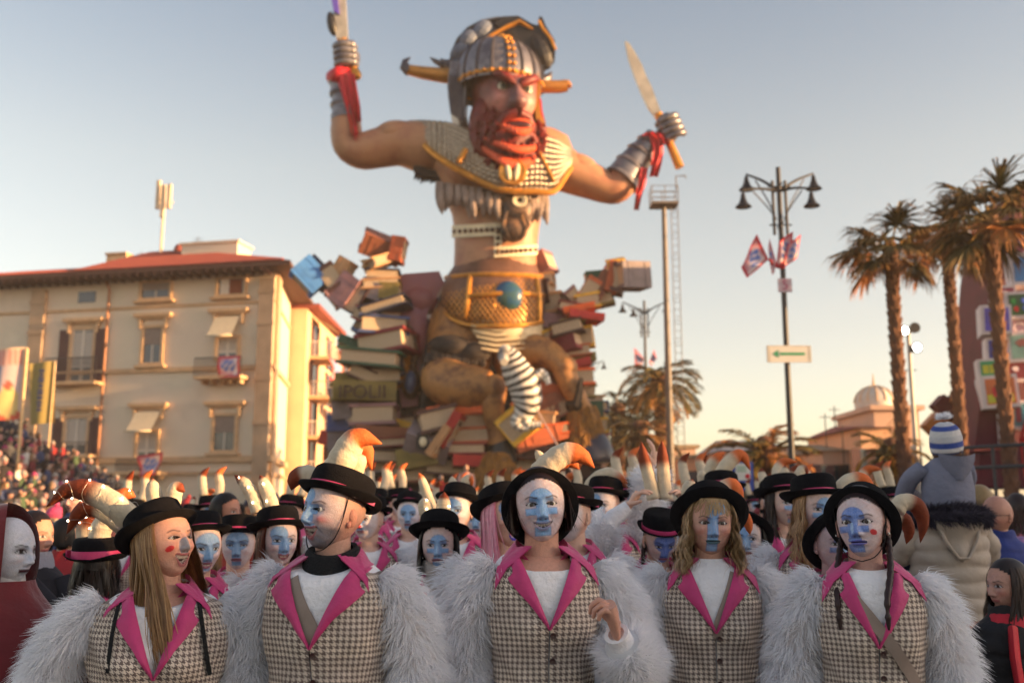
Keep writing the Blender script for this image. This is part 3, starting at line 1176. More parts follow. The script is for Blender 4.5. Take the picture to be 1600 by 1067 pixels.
CACHE = {}
DOWN_R = [(0.140, 0.005, 1.400), (0.206, 0.01, 1.32), (0.250, 0.02, 1.13), (0.252, -0.04, 0.98), (0.24, -0.12, 0.86)]

def mirror_pts(P):
	return [(-x, y, z) for x, y, z in P]

def reveller(px, py, Y, label, p):
	"""One costumed marcher whose eyes are seen at photo pixel (px, py) at distance Y."""
	E = W(px, py, Y)
	s = E.z / 1.588
	root = thing('person', label, 'person', (E.x - p.get('dx', 0.0), Y + 0.07, 0), p.get('group', 'costumed marchers in tweed waistcoats and white fur sleeves'), p.get('turn', 0.0))
	root.scale = (s * p.get('sw', 1.0), s * p.get('sw', 1.0), s)
	hero = p.get('hero', False)
	res = 1.0 if hero else 0.6
	skin = p.get('skin', SKIN['fair'])
	HM = Matrix.Translation((p.get('dx', 0.0) / s, 0.0, 1.488)) @ (Matrix.Rotation(p.get('yaw', 0), 4, 'Z') @ Matrix.Rotation(-p.get('pitch', 0), 4, 'X') @ Matrix.Rotation(p.get('roll', 0), 4, 'Y')) @ Matrix.Translation((0, -0.015, 0.10))
	# --- body: one mesh (head, neck, trunk, arms, hands, legs)
	b = MB()
	p['eyes3d'] = hero
	add_head(b, p, HM, *((170, 130) if hero else (84, 64)))
	hb = HM @ Vector((0, 0.012, -0.075))
	b.ell((0, 0.0, 1.335), (0.15, 0.102, 0.115), None, 20, 12, 0, skin)
	b.tube([(0, 0.015, 1.36), (0, 0.014, 1.42), Vector((0, 0.014, 1.45)).lerp(hb, 0.4), hb, HM @ Vector((0, 0.01, -0.03))], [0.096, 0.066, 0.053, 0.053, 0.050], 20, 0, p.get('neckcol', skin))
	b.tube([(0, 0.01, 0.86), (0, 0.01, 1.05), (0, 0.01, 1.25), (0, 0.012, 1.38)], [0.13, 0.115, 0.13, 0.11], 14, 0, skin, flat=0.72)
	for sx in (-1, 1):
		b.tube([(sx * 0.09, 0.01, 0.92), (sx * 0.095, 0.0, 0.5), (sx * 0.10, 0.02, 0.1)], [0.085, 0.058, 0.042], 10, 0, skin)
		b.tube([(sx * 0.10, 0.03, 0.06), (sx * 0.11, -0.06, 0.04), (sx * 0.115, -0.13, 0.03)], [0.04, 0.04, 0.025], 8, 0, skin)
	arms = {1: p.get('armR', DOWN_R), -1: mirror_pts(p.get('armL', DOWN_R))}
	for sx in (-1, 1):
		A = arms[sx]
		cut = p.get('furcut', {}).get(sx, len(A))
		b.tube([A[0], A[1], A[2], A[3], A[4]], [0.016, 0.038, 0.036, 0.030, 0.024], 12, 0, skin)
		hd = p.get('hands', {}).get(sx)
		dd = Vector(A[4]) - Vector(A[3])
		if hd is None:
			hand_islands(b, Vector(A[4]) + dd.normalized() * 0.02, dd, (-sx, 0.3, 0), side=1 if sx > 0 else -1, curl=0.35, col=skin)
		else:
			hand_islands(b, Vector(A[4]) + Vector(hd.get('o', (0, 0, 0))), hd.get('d', dd), hd['n'], side=hd.get('side', 1), curl=hd.get('curl', 0.6), col=skin, thumb=hd.get('thumb', 0.5))
	body = b.build('body', M_SKIN, root, sharp=60)
	if hero:
		ek = p.get('iris', 'brown')
		if ek not in EYES:
			EYES[ek] = eye_mesh(ek)
		for sx in (-1, 1):
			# seat the ball behind the lids
			e = link('eye', EYES[ek], root)
			dep = -0.0735
			M2 = HM @ Matrix.Translation((sx * 0.031 * p.get('wid', 1.0) ** 0, dep, 0.0)) @ Matrix.Rotation(p.get('gaze', 0) * 20, 4, 'Z')
			e.matrix_local = M2
	# --- clothes
	T = Torso(p.get('wf', 1.0), p.get('df', 1.0), p.get('bust', 0.0))
	vb, vw = p.get('vb', 1.235), p.get('vw', 0.078)
	key = ('cl', p.get('wf', 1.0), p.get('df', 1.0), p.get('bust', 0), p.get('scoop', 0.06), vb, vw, res, p.get('seed', 0) if hero else 0)
	if key not in CACHE:
		shm = make_shirt(T, 1.2 if hero else 0.7, p.get('scoop', 0.06))
		vst = make_vest(T, vb, vw, res, p.get('seed', 0))
		lap = make_lapels(T, vb, vw, p.get('lw', 0.062), p.get('seed', 0))
		bt = []
		for k, z in enumerate((vb - 0.022, vb - 0.095, vb - 0.17, vb - 0.235)):
			m = MB()
			x = 0.010
			y = float(T.front(x, z, 0.006))
			m.lathe([(0.001, 0.0), (0.0085, 0.0), (0.0095, 0.002), (0.0085, 0.004), (0.006, 0.0032), (0.001, 0.003)], 14)
			m.xform(Matrix.Translation((x, y, z)) @ Matrix.Rotation(PI / 2, 4, 'X'))
			bt.append(m.mesh('button', [M_BUTTON]))
		tr = MB()
		for sx in (-1, 1):
			tr.tube([(sx * 0.085, 0.01, 0.98), (sx * 0.095, 0.0, 0.5), (sx * 0.10, 0.02, 0.06)], [0.11, 0.078, 0.062], 12)
		tr.tube([(0, 0.01, 0.8), (0, 0.01, 0.9), (0, 0.01, 1.02)], [0.15, 0.172 * T.wf, 0.152 * T.wf], 16, flat=0.76, up=(1, 0, 0))
		CACHE[key] = (shm.mesh('shirt', [M_SHIRT]), vst.mesh('vest', [M_TWEED], sharp=None), lap.mesh('lapels', [M_LAPEL], sharp=70), bt, tr.mesh('trousers', [M_TROUS]))
	sh_, ve_, la_, bt_, tr_ = CACHE[key]
	link('shirt', sh_, root)
	v = link('vest', ve_, root)
	link('lapels', la_, v)
	for m in bt_:
		link('button', m, v)
	link('trousers', tr_, root)
	for sx in (-1, 1):
		A = arms[sx]
		nm = 'fur_sleeve'
		full = p.get('furlen', {}).get(sx, 1.0)
		key = ('fur', tuple(map(tuple, A)), hero, full, p.get('fseed', 0) if hero else 0, T.wf)
		if key not in CACHE:
			kx = 0.02 * sx * (T.wf - 1) * 8
			Q = [(A[0][0] + kx * 0.7, A[0][1], A[0][2])] + [(q[0] + kx, q[1], q[2]) for q in A[1:]]
			Qc = catmull(Q, 30)[:max(6, int(30 * full))]
			idx = np.linspace(0, len(Qc) - 1, 7).astype(int)
			CACHE[key] = fur_mesh(nm, [tuple(Qc[i]) for i in idx], [0.040, 0.058, 0.066, 0.066, 0.068, 0.066, 0.054], n=12000 if hero else 3800, length=0.056 if hero else 0.064,
                                  seed=3 + sx + p.get('seed', 0) * 3, width=0.0013 if hero else 0.0019)
		link(nm, CACHE[key], root)
		if full < 1.0:
			m = MB()
			m.tube([A[2], A[3], A[4]], [0.05, 0.044, 0.036], 16)
			m.build('shirt_cuff', M_SHIRT, root)
	# --- head gear
	hp = p.get('hat', {})
	if hp is not None:
		tilt = hp.get('tilt', R(14))
		HT = HM @ Matrix.Translation((hp.get('x', 0), hp.get('y', 0.012), hp.get('z', 0.048))) @ Matrix.Rotation(-tilt, 4, 'X') @ Matrix.Rotation(hp.get('roll', 0), 4, 'Y')
		hk = ('hat', hp.get('cr'), hp.get('ch'), hp.get('br'), hp.get('curl'), hp.get('droop'))
		if hk not in CACHE:
			CACHE[hk] = (hat_mb(hp).mesh('hat', [M_FELT], sharp=None), band_mb(hp).mesh('hat_band', [M_RIBBON]))
		ho = link('hat', CACHE[hk][0], root)
		ho.matrix_local = HT
		if hp.get('band', True):
			link('hat_band', CACHE[hk][1], ho)
		inv = (Matrix.Translation(root.location) @ root.rotation_euler.to_matrix().to_4x4() @ Matrix.Diagonal((*root.scale, 1)) @ HT).inverted()
		for h in p.get('horns', []):
			# horn given as photo pixels at its own distance: [(px, py), ...], depth offset, radius in metres
			Yh = Y + 0.07 + h.get('dy', 0.08)
			pts = [inv @ W(q[0], q[1], Yh + (q[2] if len(q) > 2 else 0)) for q in h['p']]
			m = horn_mb(pts, h['r'] / s, h.get('tip', 'brown'), h.get('split', 0.62))
			o = m.build('horn', M_HORN, ho, sharp=None)
			if h.get('lights'):
				fairy(m, o, h['lights'], ho, h.get('seed', 1))
		for h in p.get('lochorns', []):
			hk = ('horn', str(h))
			if hk not in CACHE:
				CACHE[hk] = horn_mb(h['p'], h['r'], h.get('tip', 'brown'), h.get('split', 0.62), 18).mesh('horn', [M_HORN], sharp=None)
			link('horn', CACHE[hk], ho)
		if hp.get('cord'):
			m = MB()
			cpts = [(s_ * 0.082, -0.015, 0.04) for s_ in (1,)]
			for s_ in (-1, 1):
				m.tube([HM @ Vector(q) for q in catmull([(s_ * 0.080, -0.02, 0.045), (s_ * 0.0785, -0.028, -0.02), (s_ * 0.068, -0.035, -0.07), (s_ * 0.040, -0.045, -0.108), (0, -0.052, -0.122)], 14)], 0.0017, 6)
			m.build('chin_cord', M_BLACK, root)
	hk = p.get('hair')
	if hk:
		me = hair_mesh(p, HM, hk, p.get('hcol', lin(60, 40, 30)), p.get('hcol2', lin(90, 60, 42)), p.get('seed', 1), int(p.get('hn', 1100 if hero else 420) * 1.5), p.get('hlen', 0.24))
		link('hair', me, root)
	# --- extras
	for st in p.get('straps', []):
		m = MB()
		if st.get('under'):
			strip_on(m, T, st['p'], st['w'], 0.003, sc=0.96)
		else:
			strip_on(m, T, st['p'], st['w'], 0.009)
		m.build(st.get('name', 'bag_strap'), st.get('m', M_STRAP), root, sharp=None)
	if p.get('scarf'):
		m = MB()
		n = 40
		a = np.arange(n) / n * 2 * PI
		G = []
		for k, (r, z) in enumerate(((0.060, 1.478), (0.070, 1.487), (0.079, 1.478), (0.085, 1.455), (0.089, 1.43), (0.086, 1.405), (0.074, 1.395))):
			rr = r * (1 + 0.02 * np.sin(3 * a + k))
			G.append(np.stack([np.cos(a) * rr, 0.004 + np.sin(a) * rr * 1.02, z + 0.005 * np.sin(a * 2 + k * 0.8) + 0.016 * np.sin(a)], 1))
		m.grid(np.array(G), closed=True)
		m.build('neck_warmer', M_BLACK if p['scarf'] == 'black' else M_STRAP, root, sharp=None)
	if p.get('snood'):
		m = MB()
		n = 40
		a = np.arange(n) / n * 2 * PI
		G = []
		for k, (r, z) in enumerate(((0.066, 1.475), (0.078, 1.50), (0.082, 1.46), (0.090, 1.42), (0.110, 1.38), (0.112, 1.365))):
			rr = r * (1 + 0.03 * np.sin(5 * a + k))
			G.append(np.stack([np.cos(a) * rr, 0.0 + np.sin(a) * rr, z + 0.02 * np.abs(np.cos(a)) * (k < 2) - 0.01 * np.sin(a)], 1))
		m.grid(np.array(G), closed=True)
		m.build('snood', mat('cream_knit', col=lin(196, 184, 176), rough=0.9, bump=0.6, bs=90), root, sharp=None)
	if p.get('earring'):
		m = MB()
		for sx in (-1, 1):
			m.ell(HM @ Vector((sx * 0.083, -0.006, -0.036)), 0.0036, None, 8, 6)
		m.build('earring', mat('pearl', col=(0.8, 0.78, 0.75), rough=0.2, var=0), root)
	return root

def fairy(hm, o, n, parent, seed):
	"""fairy lights wound round a horn"""
	V = hm.V[0].reshape(-1, 16, 3)
	rs = random.Random(seed)
	m, w = MB(), MB()
	mv = MB()
	pts = []
	k = V.shape[0]
	for i in range(n * 3):
		f = i / (n * 3 - 1) * (k - 3)
		ring = V[int(f)]
		a = int(i * 2.7) % 16
		c = ring.mean(0)
		q = c + (ring[a] - c) * (1.12 + 0.1 * rs.random())
		pts.append(q)
		if i % 3 == 1:
			(mv if rs.random() < 0.12 else m).ell(q, 0.0030, None, 6, 5)
	w.tube([tuple(q) for q in catmull(pts, n * 9)], 0.0007, 4)
	w.build('light_wire', M_WIRE, parent, sharp=None)
	if m.n:
		m.build('fairy_lights', M_BULB, parent)
	if mv.n:
		mv.build('fairy_lights', M_BULBV, parent)
# ------------------------------------------------------------------ ground and street
def ground_mat():
	m = bpy.data.materials.new('asphalt')
	m.use_nodes = True
	N, L = m.node_tree.nodes, m.node_tree.links
	b = N['Principled BSDF']
	tc = N.new('ShaderNodeTexCoord')
	n1 = N.new('ShaderNodeTexNoise'); n1.inputs['Scale'].default_value = 0.4; n1.inputs['Detail'].default_value = 8
	n2 = N.new('ShaderNodeTexNoise'); n2.inputs['Scale'].default_value = 60; n2.inputs['Detail'].default_value = 3
	L.new(tc.outputs['Object'], n1.inputs['Vector']); L.new(tc.outputs['Object'], n2.inputs['Vector'])
	cr = N.new('ShaderNodeValToRGB')
	cr.color_ramp.elements[0].position = 0.3; cr.color_ramp.elements[0].color = (0.035, 0.034, 0.036, 1)
	cr.color_ramp.elements[1].position = 0.72; cr.color_ramp.elements[1].color = (0.075, 0.07, 0.068, 1)
	L.new(n1.outputs[0], cr.inputs[0])
	L.new(cr.outputs[0], b.inputs['Base Color'])
	b.inputs['Roughness'].default_value = 0.85
	bp = N.new('ShaderNodeBump'); bp.inputs['Strength'].default_value = 0.4; bp.inputs['Distance'].default_value = 0.01
	L.new(n2.outputs[0], bp.inputs['Height']); L.new(bp.outputs[0], b.inputs['Normal'])
	return m

g = MB()
g.grid([[(-900, -300, 0), (900, -300, 0)], [(-900, 2200, 0), (900, 2200, 0)]])
tag(g.build('ground', ground_mat(), smooth=False), kind='structure')
M_PAVE = mat('pavement_stone', col=(0.24, 0.21, 0.18), rough=0.85, var=0.2, vs=2)
g = MB()
g.box((-20.5, 30, 0.06), (9.0, 140, 0.12))
tag(g.build('pavement', M_PAVE, smooth=False), kind='structure')
g = MB()
g.box((23.5, 30, 0.06), (17.0, 140, 0.12))
tag(g.build('pavement', M_PAVE, smooth=False), kind='structure')

# ------------------------------------------------------------------ the big yellow house on the left
M_PLASTER = mat('ochre_plaster', col=lin(246, 226, 204), rough=0.9, var=0.24, vs=0.35, bump=0.1, bs=6, col2=lin(222, 208, 186))
M_PLASTER2 = mat('weathered_pilaster', col=lin(196, 166, 138), rough=0.9, var=0.25, vs=0.8)
M_STONE = mat('stone_trim', col=lin(214, 178, 140), rough=0.85, var=0.2, vs=3)
M_ROOFT = mat('terracotta_roof', col=lin(150, 74, 62), rough=0.85, var=0.35, vs=1.5, bump=0.3, bs=8, col2=lin(126, 60, 54))
M_EAVE = mat('brown_eave', col=lin(92, 60, 50), rough=0.8, var=0.2)
M_SHUT = mat('brown_shutter', col=lin(98, 66, 66), rough=0.7, var=0.15)
M_WHITEP = mat('white_window_paint', col=lin(226, 214, 200), rough=0.5, var=0.08)
M_GLASS = mat('window_glass', col=(0.06, 0.08, 0.11), rough=0.08, var=0.1, spec=0.8)
M_CURT = mat('pale_curtain', col=lin(196, 186, 176), rough=0.9, var=0.15, vs=8)
M_BLIND = mat('grey_roller_blind', col=lin(150, 134, 126), rough=0.8, var=0.1)
M_AWN = mat('cream_awning', col=lin(226, 208, 178), rough=0.9, var=0.1)
M_IRON = mat('dark_iron', col=(0.05, 0.045, 0.05), rough=0.5, metal=0.4)
M_PIPE = mat('drain_pipe', col=lin(170, 120, 90), rough=0.5, metal=0.3)

YH = 50.0
HROT = R(-12)
HPX = W(424, 600, YH).x

def hx(px, v=0.0):
	k = W(px, 600, 1.0).x
	c, s_ = math.cos(HROT), math.sin(HROT)
	return HPX + (k * (YH + v * c) - HPX + v * s_) / (c - k * s_)

hz = lambda py: W(300, py, YH).z

def skew(m):
	# the plan is not square: the right wall runs back at an angle
	for v in m.V:
		k = v[:, 0] > HPX - 1.5
		v[k, 0] -= 0.345 * np.maximum(0, v[k, 1] - YH)

def house():
	xl, xr = -34.0, hx(424)
	depth = 7.4
	top = hz(424)
	r = thing('yellow_house', 'four storey ochre plaster house with terracotta hip roof behind the grandstand', 'house', ((xl + xr) / 2, YH + depth / 2, 0))
	o = r.location
	m = MB(o)
	m.box(((xl + xr) / 2, YH + depth / 2 + 0.1, top / 2 + 0.0), (xr - xl, depth, top))
	skew(m)
	# plinth and string courses belong to the wall
	wall = m.build('wall', M_PLASTER, r, smooth=False)
	t = MB(o)
	for py, h, d in ((470, 0.14, 0.10), (572, 0.22, 0.16), (716, 0.30, 0.22), (738, 0.16, 0.14)):
		z = hz(py)
		t.box(((xl + xr) / 2 + d / 2, YH + 0.1 - d / 2 + 0.003, z), (xr - xl + d, d, h))
		t.box((xr + d / 2 - 0.003, YH + depth / 2 + 0.1, z), (d, depth, h))
	skew(t)
	t.build('string_course', M_STONE, r, smooth=False)
	# corner pilasters
	for x0, x1 in ((40, 62), (400, 424)):
		p = MB(o)
		xa, xb = hx(x0), hx(x1)
		zb, zt = 0.1, hz(434)
		p.box(((xa + xb) / 2, YH + 0.0, (zb + zt) / 2), (xb - xa, 0.26, zt - zb))
		for py in (455, 505, 592, 660):
			p.box(((xa + xb) / 2, YH - 0.11, hz(py)), ((xb - xa) * 1.12, 0.14, 0.22))
		p.build('pilaster', M_PLASTER2, r, smooth=False)
	p = MB(o)
	p.box((xr + 0.06, YH + 1.0, top / 2), (0.22, 1.4, top - 0.2))
	skew(p)
	p.build('pilaster', M_PLASTER2, r, smooth=False)
	# roof: eaves slab with fascia, hip above
	ez = top + 0.05
	e = MB(o)
	ov = 1.35
	e.box(((xl + xr) / 2, YH + depth / 2 + 0.1, ez + 0.05), (xr - xl + 2 * ov, depth + 2 * ov, 0.2))
	for k in range(44):
		x = xl + (xr - xl) * (k + 0.5) / 44
		e.box((x, YH - ov * 0.45, ez - 0.14), (0.12, ov * 0.9, 0.16))
	skew(e)
	e.build('eave', M_EAVE, r, smooth=False)
	rf = MB(o)
	x0, x1, y0, y1 = xl - ov, xr + ov, YH - ov + 0.1, YH + depth + ov + 0.1
	z0 = ez + 0.155
	# long wing hip plus the taller pyramid block at the right
	zr = z0 + 1.55
	rf.add([(x0, y0, z0), (hx(200), y0, z0), (hx(200), y1, z0), (x0, y1, z0), (x0, (y0 + y1) / 2, zr), (hx(200), (y0 + y1) / 2, zr)],
           [(0, 1, 5, 4), (2, 3, 4, 5), (3, 0, 4)])
	xa = hx(118)
	pk = Vector((hx(216, 3), (y0 + y1) / 2 - 0.4, hz(362) + 0.25))
	pk2 = Vector((hx(268, 3), (y0 + y1) / 2 - 0.4, hz(362) + 0.25))
	zq = z0 + 0.02
	rf.add([(xa, y0 - 0.01, zq), (x1, y0 - 0.01, zq), (x1, y1, zq), (xa, y1, zq), tuple(pk), tuple(pk2)], [(0, 1, 5, 4), (1, 2, 5), (2, 3, 4, 5), (3, 0, 4)])
	skew(rf)
	roof = rf.build('roof', M_ROOFT, r, smooth=False)
	# rows of roof tiles as raised ribs following the front slope
	tl = MB(o)
	n = 120
	for k in range(n):
		x = xa + 0.2 + (x1 - xa - 0.4) * k / (n - 1)
		# height of the slope plane top edge at this x
		if x < pk.x:
			f = (x - xa) / (pk.x - xa)
		elif x > pk2.x:
			f = (x1 - x) / (x1 - pk2.x)
		else:
			f = 1
		a = Vector((x, y0 - 0.01, zq + 0.03))
		b = Vector((x, y0 + (pk.y - y0) * f, zq + (pk.z - zq) * f + 0.03))
		if f > 0.05:
			tl.tube([a, b], 0.055, 5)
	for k in range(50):
		x = x0 + (xa - x0) * k / 49
		f = min(1, (x - x0) / ((y1 - y0) / 2))
		tl.tube([(x, y0, z0 + 0.03), (x, y0 + (y1 - y0) / 2 * f, z0 + (zr - z0) * f + 0.03)], 0.055, 5)
	o2 = tl.build('roof_tile_rows', M_ROOFT, roof, smooth=False)
	o2['kind'] = 'stuff'
	# chimneys and roof boxes
	for (xa_, xb_, ya, yb, dy, mm, nm) in ((166, 197, 362, 392, 3.2, M_STONE, 'chimney'), (284, 372, 358, 390, 2.6, M_PLASTER, 'roof_room')):
		c = MB(o)
		xa2, xb2, za, zb = hx(xa_, dy), hx(xb_, dy), hz(yb) - 0.8, hz(ya)
		c.box(((xa2 + xb2) / 2, YH + dy, (za + zb) / 2), (xb2 - xa2, 1.6, zb - za))
		c.box(((xa2 + xb2) / 2, YH + dy, zb + 0.04), ((xb2 - xa2) * 1.07, 1.8, 0.12))
		c.build(nm, mm, roof, smooth=False)
	c = MB(o)
	c.box((hx(145, 3), YH + 3.0, hz(390)), (0.9, 0.6, 0.5))
	for k in range(4):
		c.tube([(hx(134 + k * 8, 3), YH + 3, hz(392)), (hx(134 + k * 8, 3), YH + 3, hz(383))], 0.11, 8)
	c.build('chimney', M_STONE, roof)
	c = MB(o)
	c.lathe([(0.0, 0.75), (0.2, 0.7), (0.32, 0.45), (0.28, 0.2), (0.3, 0.0), (0.2, -0.3)], 12, (hx(265, 3), YH + 3.2, hz(366)))
	c.build('roof_vent', M_ROOFT, roof)
	# phone mast on the roof
	am = MB(o)
	X = hx(239, 3)
	zb = hz(366) - 0.3
	am.tube([(X, YH + 3.0, zb), (X, YH + 3.0, hz(300))], 0.09, 8)
	am.build('mast_pole', mat('cream_metal', col=lin(224, 200, 168), rough=0.5), r)
	for k, (px, pya, pyb) in enumerate(((229, 236, 284), (239, 245, 300), (250, 246, 286))):
		c = MB(o)
		c.box((hx(px, 3), YH + 3.0 - 0.1 * k, (hz(pya) + hz(pyb)) / 2), (0.22, 0.2, hz(pya) - hz(pyb)))
		c.box((hx(px, 3), YH + 3.0, (hz(pya) + hz(pyb)) / 2 - 0.3), (0.3, 0.1, 0.1))
		c.build('antenna_panel', MATS['cream_metal'], r, smooth=False)
	for px in (208, 297):
		c = MB(o)
		X = hx(px, 3.5)
		c.tube([(X, YH + 3.5, hz(380)), (X, YH + 3.5, hz(330 if px > 250 else 350))], 0.02, 5)
		for k in range(3):
			c.tube([(X - 0.3, YH + 3.5, hz(334 if px > 250 else 354) - k * 0.16), (X + 0.3, YH + 3.5, hz(334 if px > 250 else 354) - k * 0.16)], 0.012, 4)
		c.build('tv_aerial', M_IRON, r)
	# drain pipe
	c = MB(o)
	X = hx(162)
	c.tube([(X - 0.1, YH - 0.25, hz(428)), (X, YH - 0.08, hz(440)), (X, YH - 0.08, 0.3)], 0.07, 7)
	c.build('drain_pipe', M_PIPE, r)

	def window(xa, xb, ya, yb, kind, sill=True, surround=True, hood=None):
		A, B, zt, zb = hx(xa), hx(xb), hz(ya), hz(yb)
		w, h = B - A, zt - zb
		cx, cz = (A + B) / 2, (zt + zb) / 2
		# dark recess box set proud 2 mm of the wall so the opening reads with depth
		f = MB(o)
		fw = 0.16
		y = YH + 0.1
		if surround:
			for (bx, bw, bz, bh) in ((A - fw / 2, fw, cz, h), (B + fw / 2, fw, cz, h), (cx, w + 2 * fw, zt + fw / 2, fw), (cx, w + 2 * fw, zb - fw / 2, fw)):
				f.box((bx, y - 0.08, bz), (bw, 0.17, bh))
		if hood:
			f.box((cx, y - 0.17, hz(hood)), (w + 1.1, 0.35, 0.18))
			f.box((cx, y - 0.10, hz(hood) - 0.15), (w + 0.8, 0.2, 0.12))
			for s_ in (-1, 1):
				f.box((cx + s_ * (w / 2 + 0.22), y - 0.12, hz(hood) - 0.45), (0.14, 0.22, 0.5))
		if sill:
			f.box((cx, y - 0.16, zb - fw - 0.05), (w + 0.7, 0.34, 0.13))
		wnd = MB(o)
		wnd.box((cx, y + 0.001 - 0.02, cz), (w, 0.05, h))
		g_ = wnd.build('window', {'glass': M_GLASS, 'white': M_GLASS, 'blind': M_GLASS, 'dark': M_GLASS, 'open': M_GLASS}[kind], r, smooth=False)
		fo = f.build('window_frame', M_STONE, g_, smooth=False) if (surround or hood or sill) else None
		s_ = MB(o)
		if kind == 'white':
			n = 2
			for k in range(3):
				s_.box((A + w * k / 2, y - 0.06, cz), (0.14, 0.05, h))
			for q in (0.0, 0.3, 1.0):
				s_.box((cx, y - 0.058, zb + h * q), (w, 0.05, 0.13))
			s_.build('sash', M_WHITEP, g_, smooth=False)
			for k in (0.25, 0.75):
				c = MB(o)
				c.box((A + w * k, y - 0.052, zb + h * 0.64), (w * 0.34, 0.02, h * 0.62))
				c.build('curtain', M_CURT, g_, smooth=False)
		elif kind == 'blind':
			s_.box((cx, y - 0.06, zt - h * 0.24), (w * 0.98, 0.04, h * 0.48))
			for k in range(7):
				s_.box((cx, y - 0.085, zt - h * 0.48 * (k + 0.5) / 7), (w * 0.98, 0.02, 0.035))
			s_.build('roller_blind', M_BLIND, g_, smooth=False)
			c = MB(o)
			c.box((cx, y - 0.055, zb + h * 0.26), (0.07, 0.05, h * 0.5))
			c.build('sash', M_WHITEP, g_, smooth=False)
		elif kind == 'open':
			s_.box((A + w * 0.25, y - 0.06, cz), (w * 0.34, 0.05, h))
			s_.build('sash', M_WHITEP, g_, smooth=False)
			c = MB(o)
			c.box((A + w * 0.66, y - 0.055, cz), (w * 0.5, 0.03, h * 0.9))
			c.build('curtain', mat('rust_curtain', col=lin(140, 74, 50), rough=0.9), g_, smooth=False)
		return g_, cx, cz, w, h

	window(111, 138, 440, 458, 'dark', sill=False, surround=False)
	window(212, 256, 432, 456, 'blind', hood=None)
	window(333, 374, 432, 456, 'open')
	# french windows with shutters, two floors
	for ya, yb, hd in ((502, 588, 487), (646, 706, 630)):
		gq, cx, cz, w, h = window(108, 141, ya, yb, 'white', surround=True, hood=hd, sill=False)
		for xa, xb in ((88, 106), (143, 159)):
			A, B = hx(xa), hx(xb)
			c = MB(o)
			c.box(((A + B) / 2, YH - 0.02, cz), (B - A, 0.06, h))
			c.build('shutter', M_SHUT, gq, smooth=False)
			c = MB(o)
			for k in range(16):
				c.box(((A + B) / 2, YH - 0.062, cz - h / 2 + h * (k + 0.5) / 16), ((B - A) * 0.82, 0.03, 0.05), rotm(R(25)))
			q = c.build('shutter_slats', M_SHUT, gq, smooth=False)
			q['kind'] = 'stuff'
		# little balcony
		c = MB(o)
		A, B = hx(84), hx(163)
		zb = hz(yb + 4)
		c.box(((A + B) / 2, YH - 0.42, zb), (B - A, 0.9, 0.16))
		c.build('balcony', M_STONE, r, smooth=False)
		c = MB(o)
		zt = hz(yb - 36) if ya == 502 else hz(yb - 18)
		n = 22
		for k in range(n):
			x = A + (B - A) * k / (n - 1)
			c.box((x, YH - 0.82, (zb + zt) / 2), (0.03, 0.03, zt - zb))
		c.box(((A + B) / 2, YH - 0.82, zt), (B - A, 0.05, 0.05))
		q = c.build('railing', M_IRON, r, smooth=False)
	window(220, 248, 504, 560, 'blind', hood=484)
	window(338, 370, 648, 702, 'blind', hood=628)
	window(220, 250, 672, 714, 'white', hood=628, sill=False)
	window(337, 368, 526, 556, 'white', hood=482, sill=False)
	# roller awnings
	for xa, xb, ya, yb in ((332, 370, 493, 526), (216, 254, 640, 672)):
		c = MB(o)
		A, B, zt, zb = hx(xa), hx(xb), hz(ya), hz(yb)
		G = []
		for t in np.linspace(0, 1, 6):
			G.append([(A + (B - A) * u, YH - 0.15 - 0.75 * t ** 1.3, zt - (zt - zb) * t) for u in np.linspace(0, 1, 12)])
		c.grid(G)
		c.box(((A + B) / 2, YH - 0.9, zb), (B - A + 0.1, 0.06, 0.10))
		c.build('awning', M_AWN, r, sharp=None)
	# balcony with flags, third floor right and second floor left
	flagcol = [lin(60, 72, 130), lin(206, 70, 88), lin(222, 200, 196)]
	for xa, xb, yb, yt in ((316, 388, 590, 560), (205, 270, 738, 716)):
		A, B = hx(xa), hx(xb)
		zb, zt = hz(yb), hz(yt)
		c = MB(o)
		c.box(((A + B) / 2, YH - 0.45, zb), (B - A, 0.95, 0.18))
		for k in range(5):
			c.box((A + (B - A) * (k + 0.5) / 5, YH - 0.25, zb - 0.18), (0.16, 0.5, 0.22))
		c.build('balcony', M_STONE, r, smooth=False)
		c = MB(o)
		for k in range(24):
			x = A + (B - A) * k / 23
			c.box((x, YH - 0.88, (zb + zt) / 2), (0.03, 0.03, zt - zb))
		c.box(((A + B) / 2, YH - 0.88, zt), (B - A, 0.05, 0.05))
		c.build('railing', M_IRON, r, smooth=False)
	return r

house_root = house()
_piv = Vector((hx(424), YH, 0))

def hp_(v):
	d = Vector(v) - _piv
	return _piv + Matrix.Rotation(HROT, 3, 'Z') @ d

house_root.location = hp_(house_root.location)
house_root.rotation_euler = (0, 0, HROT)

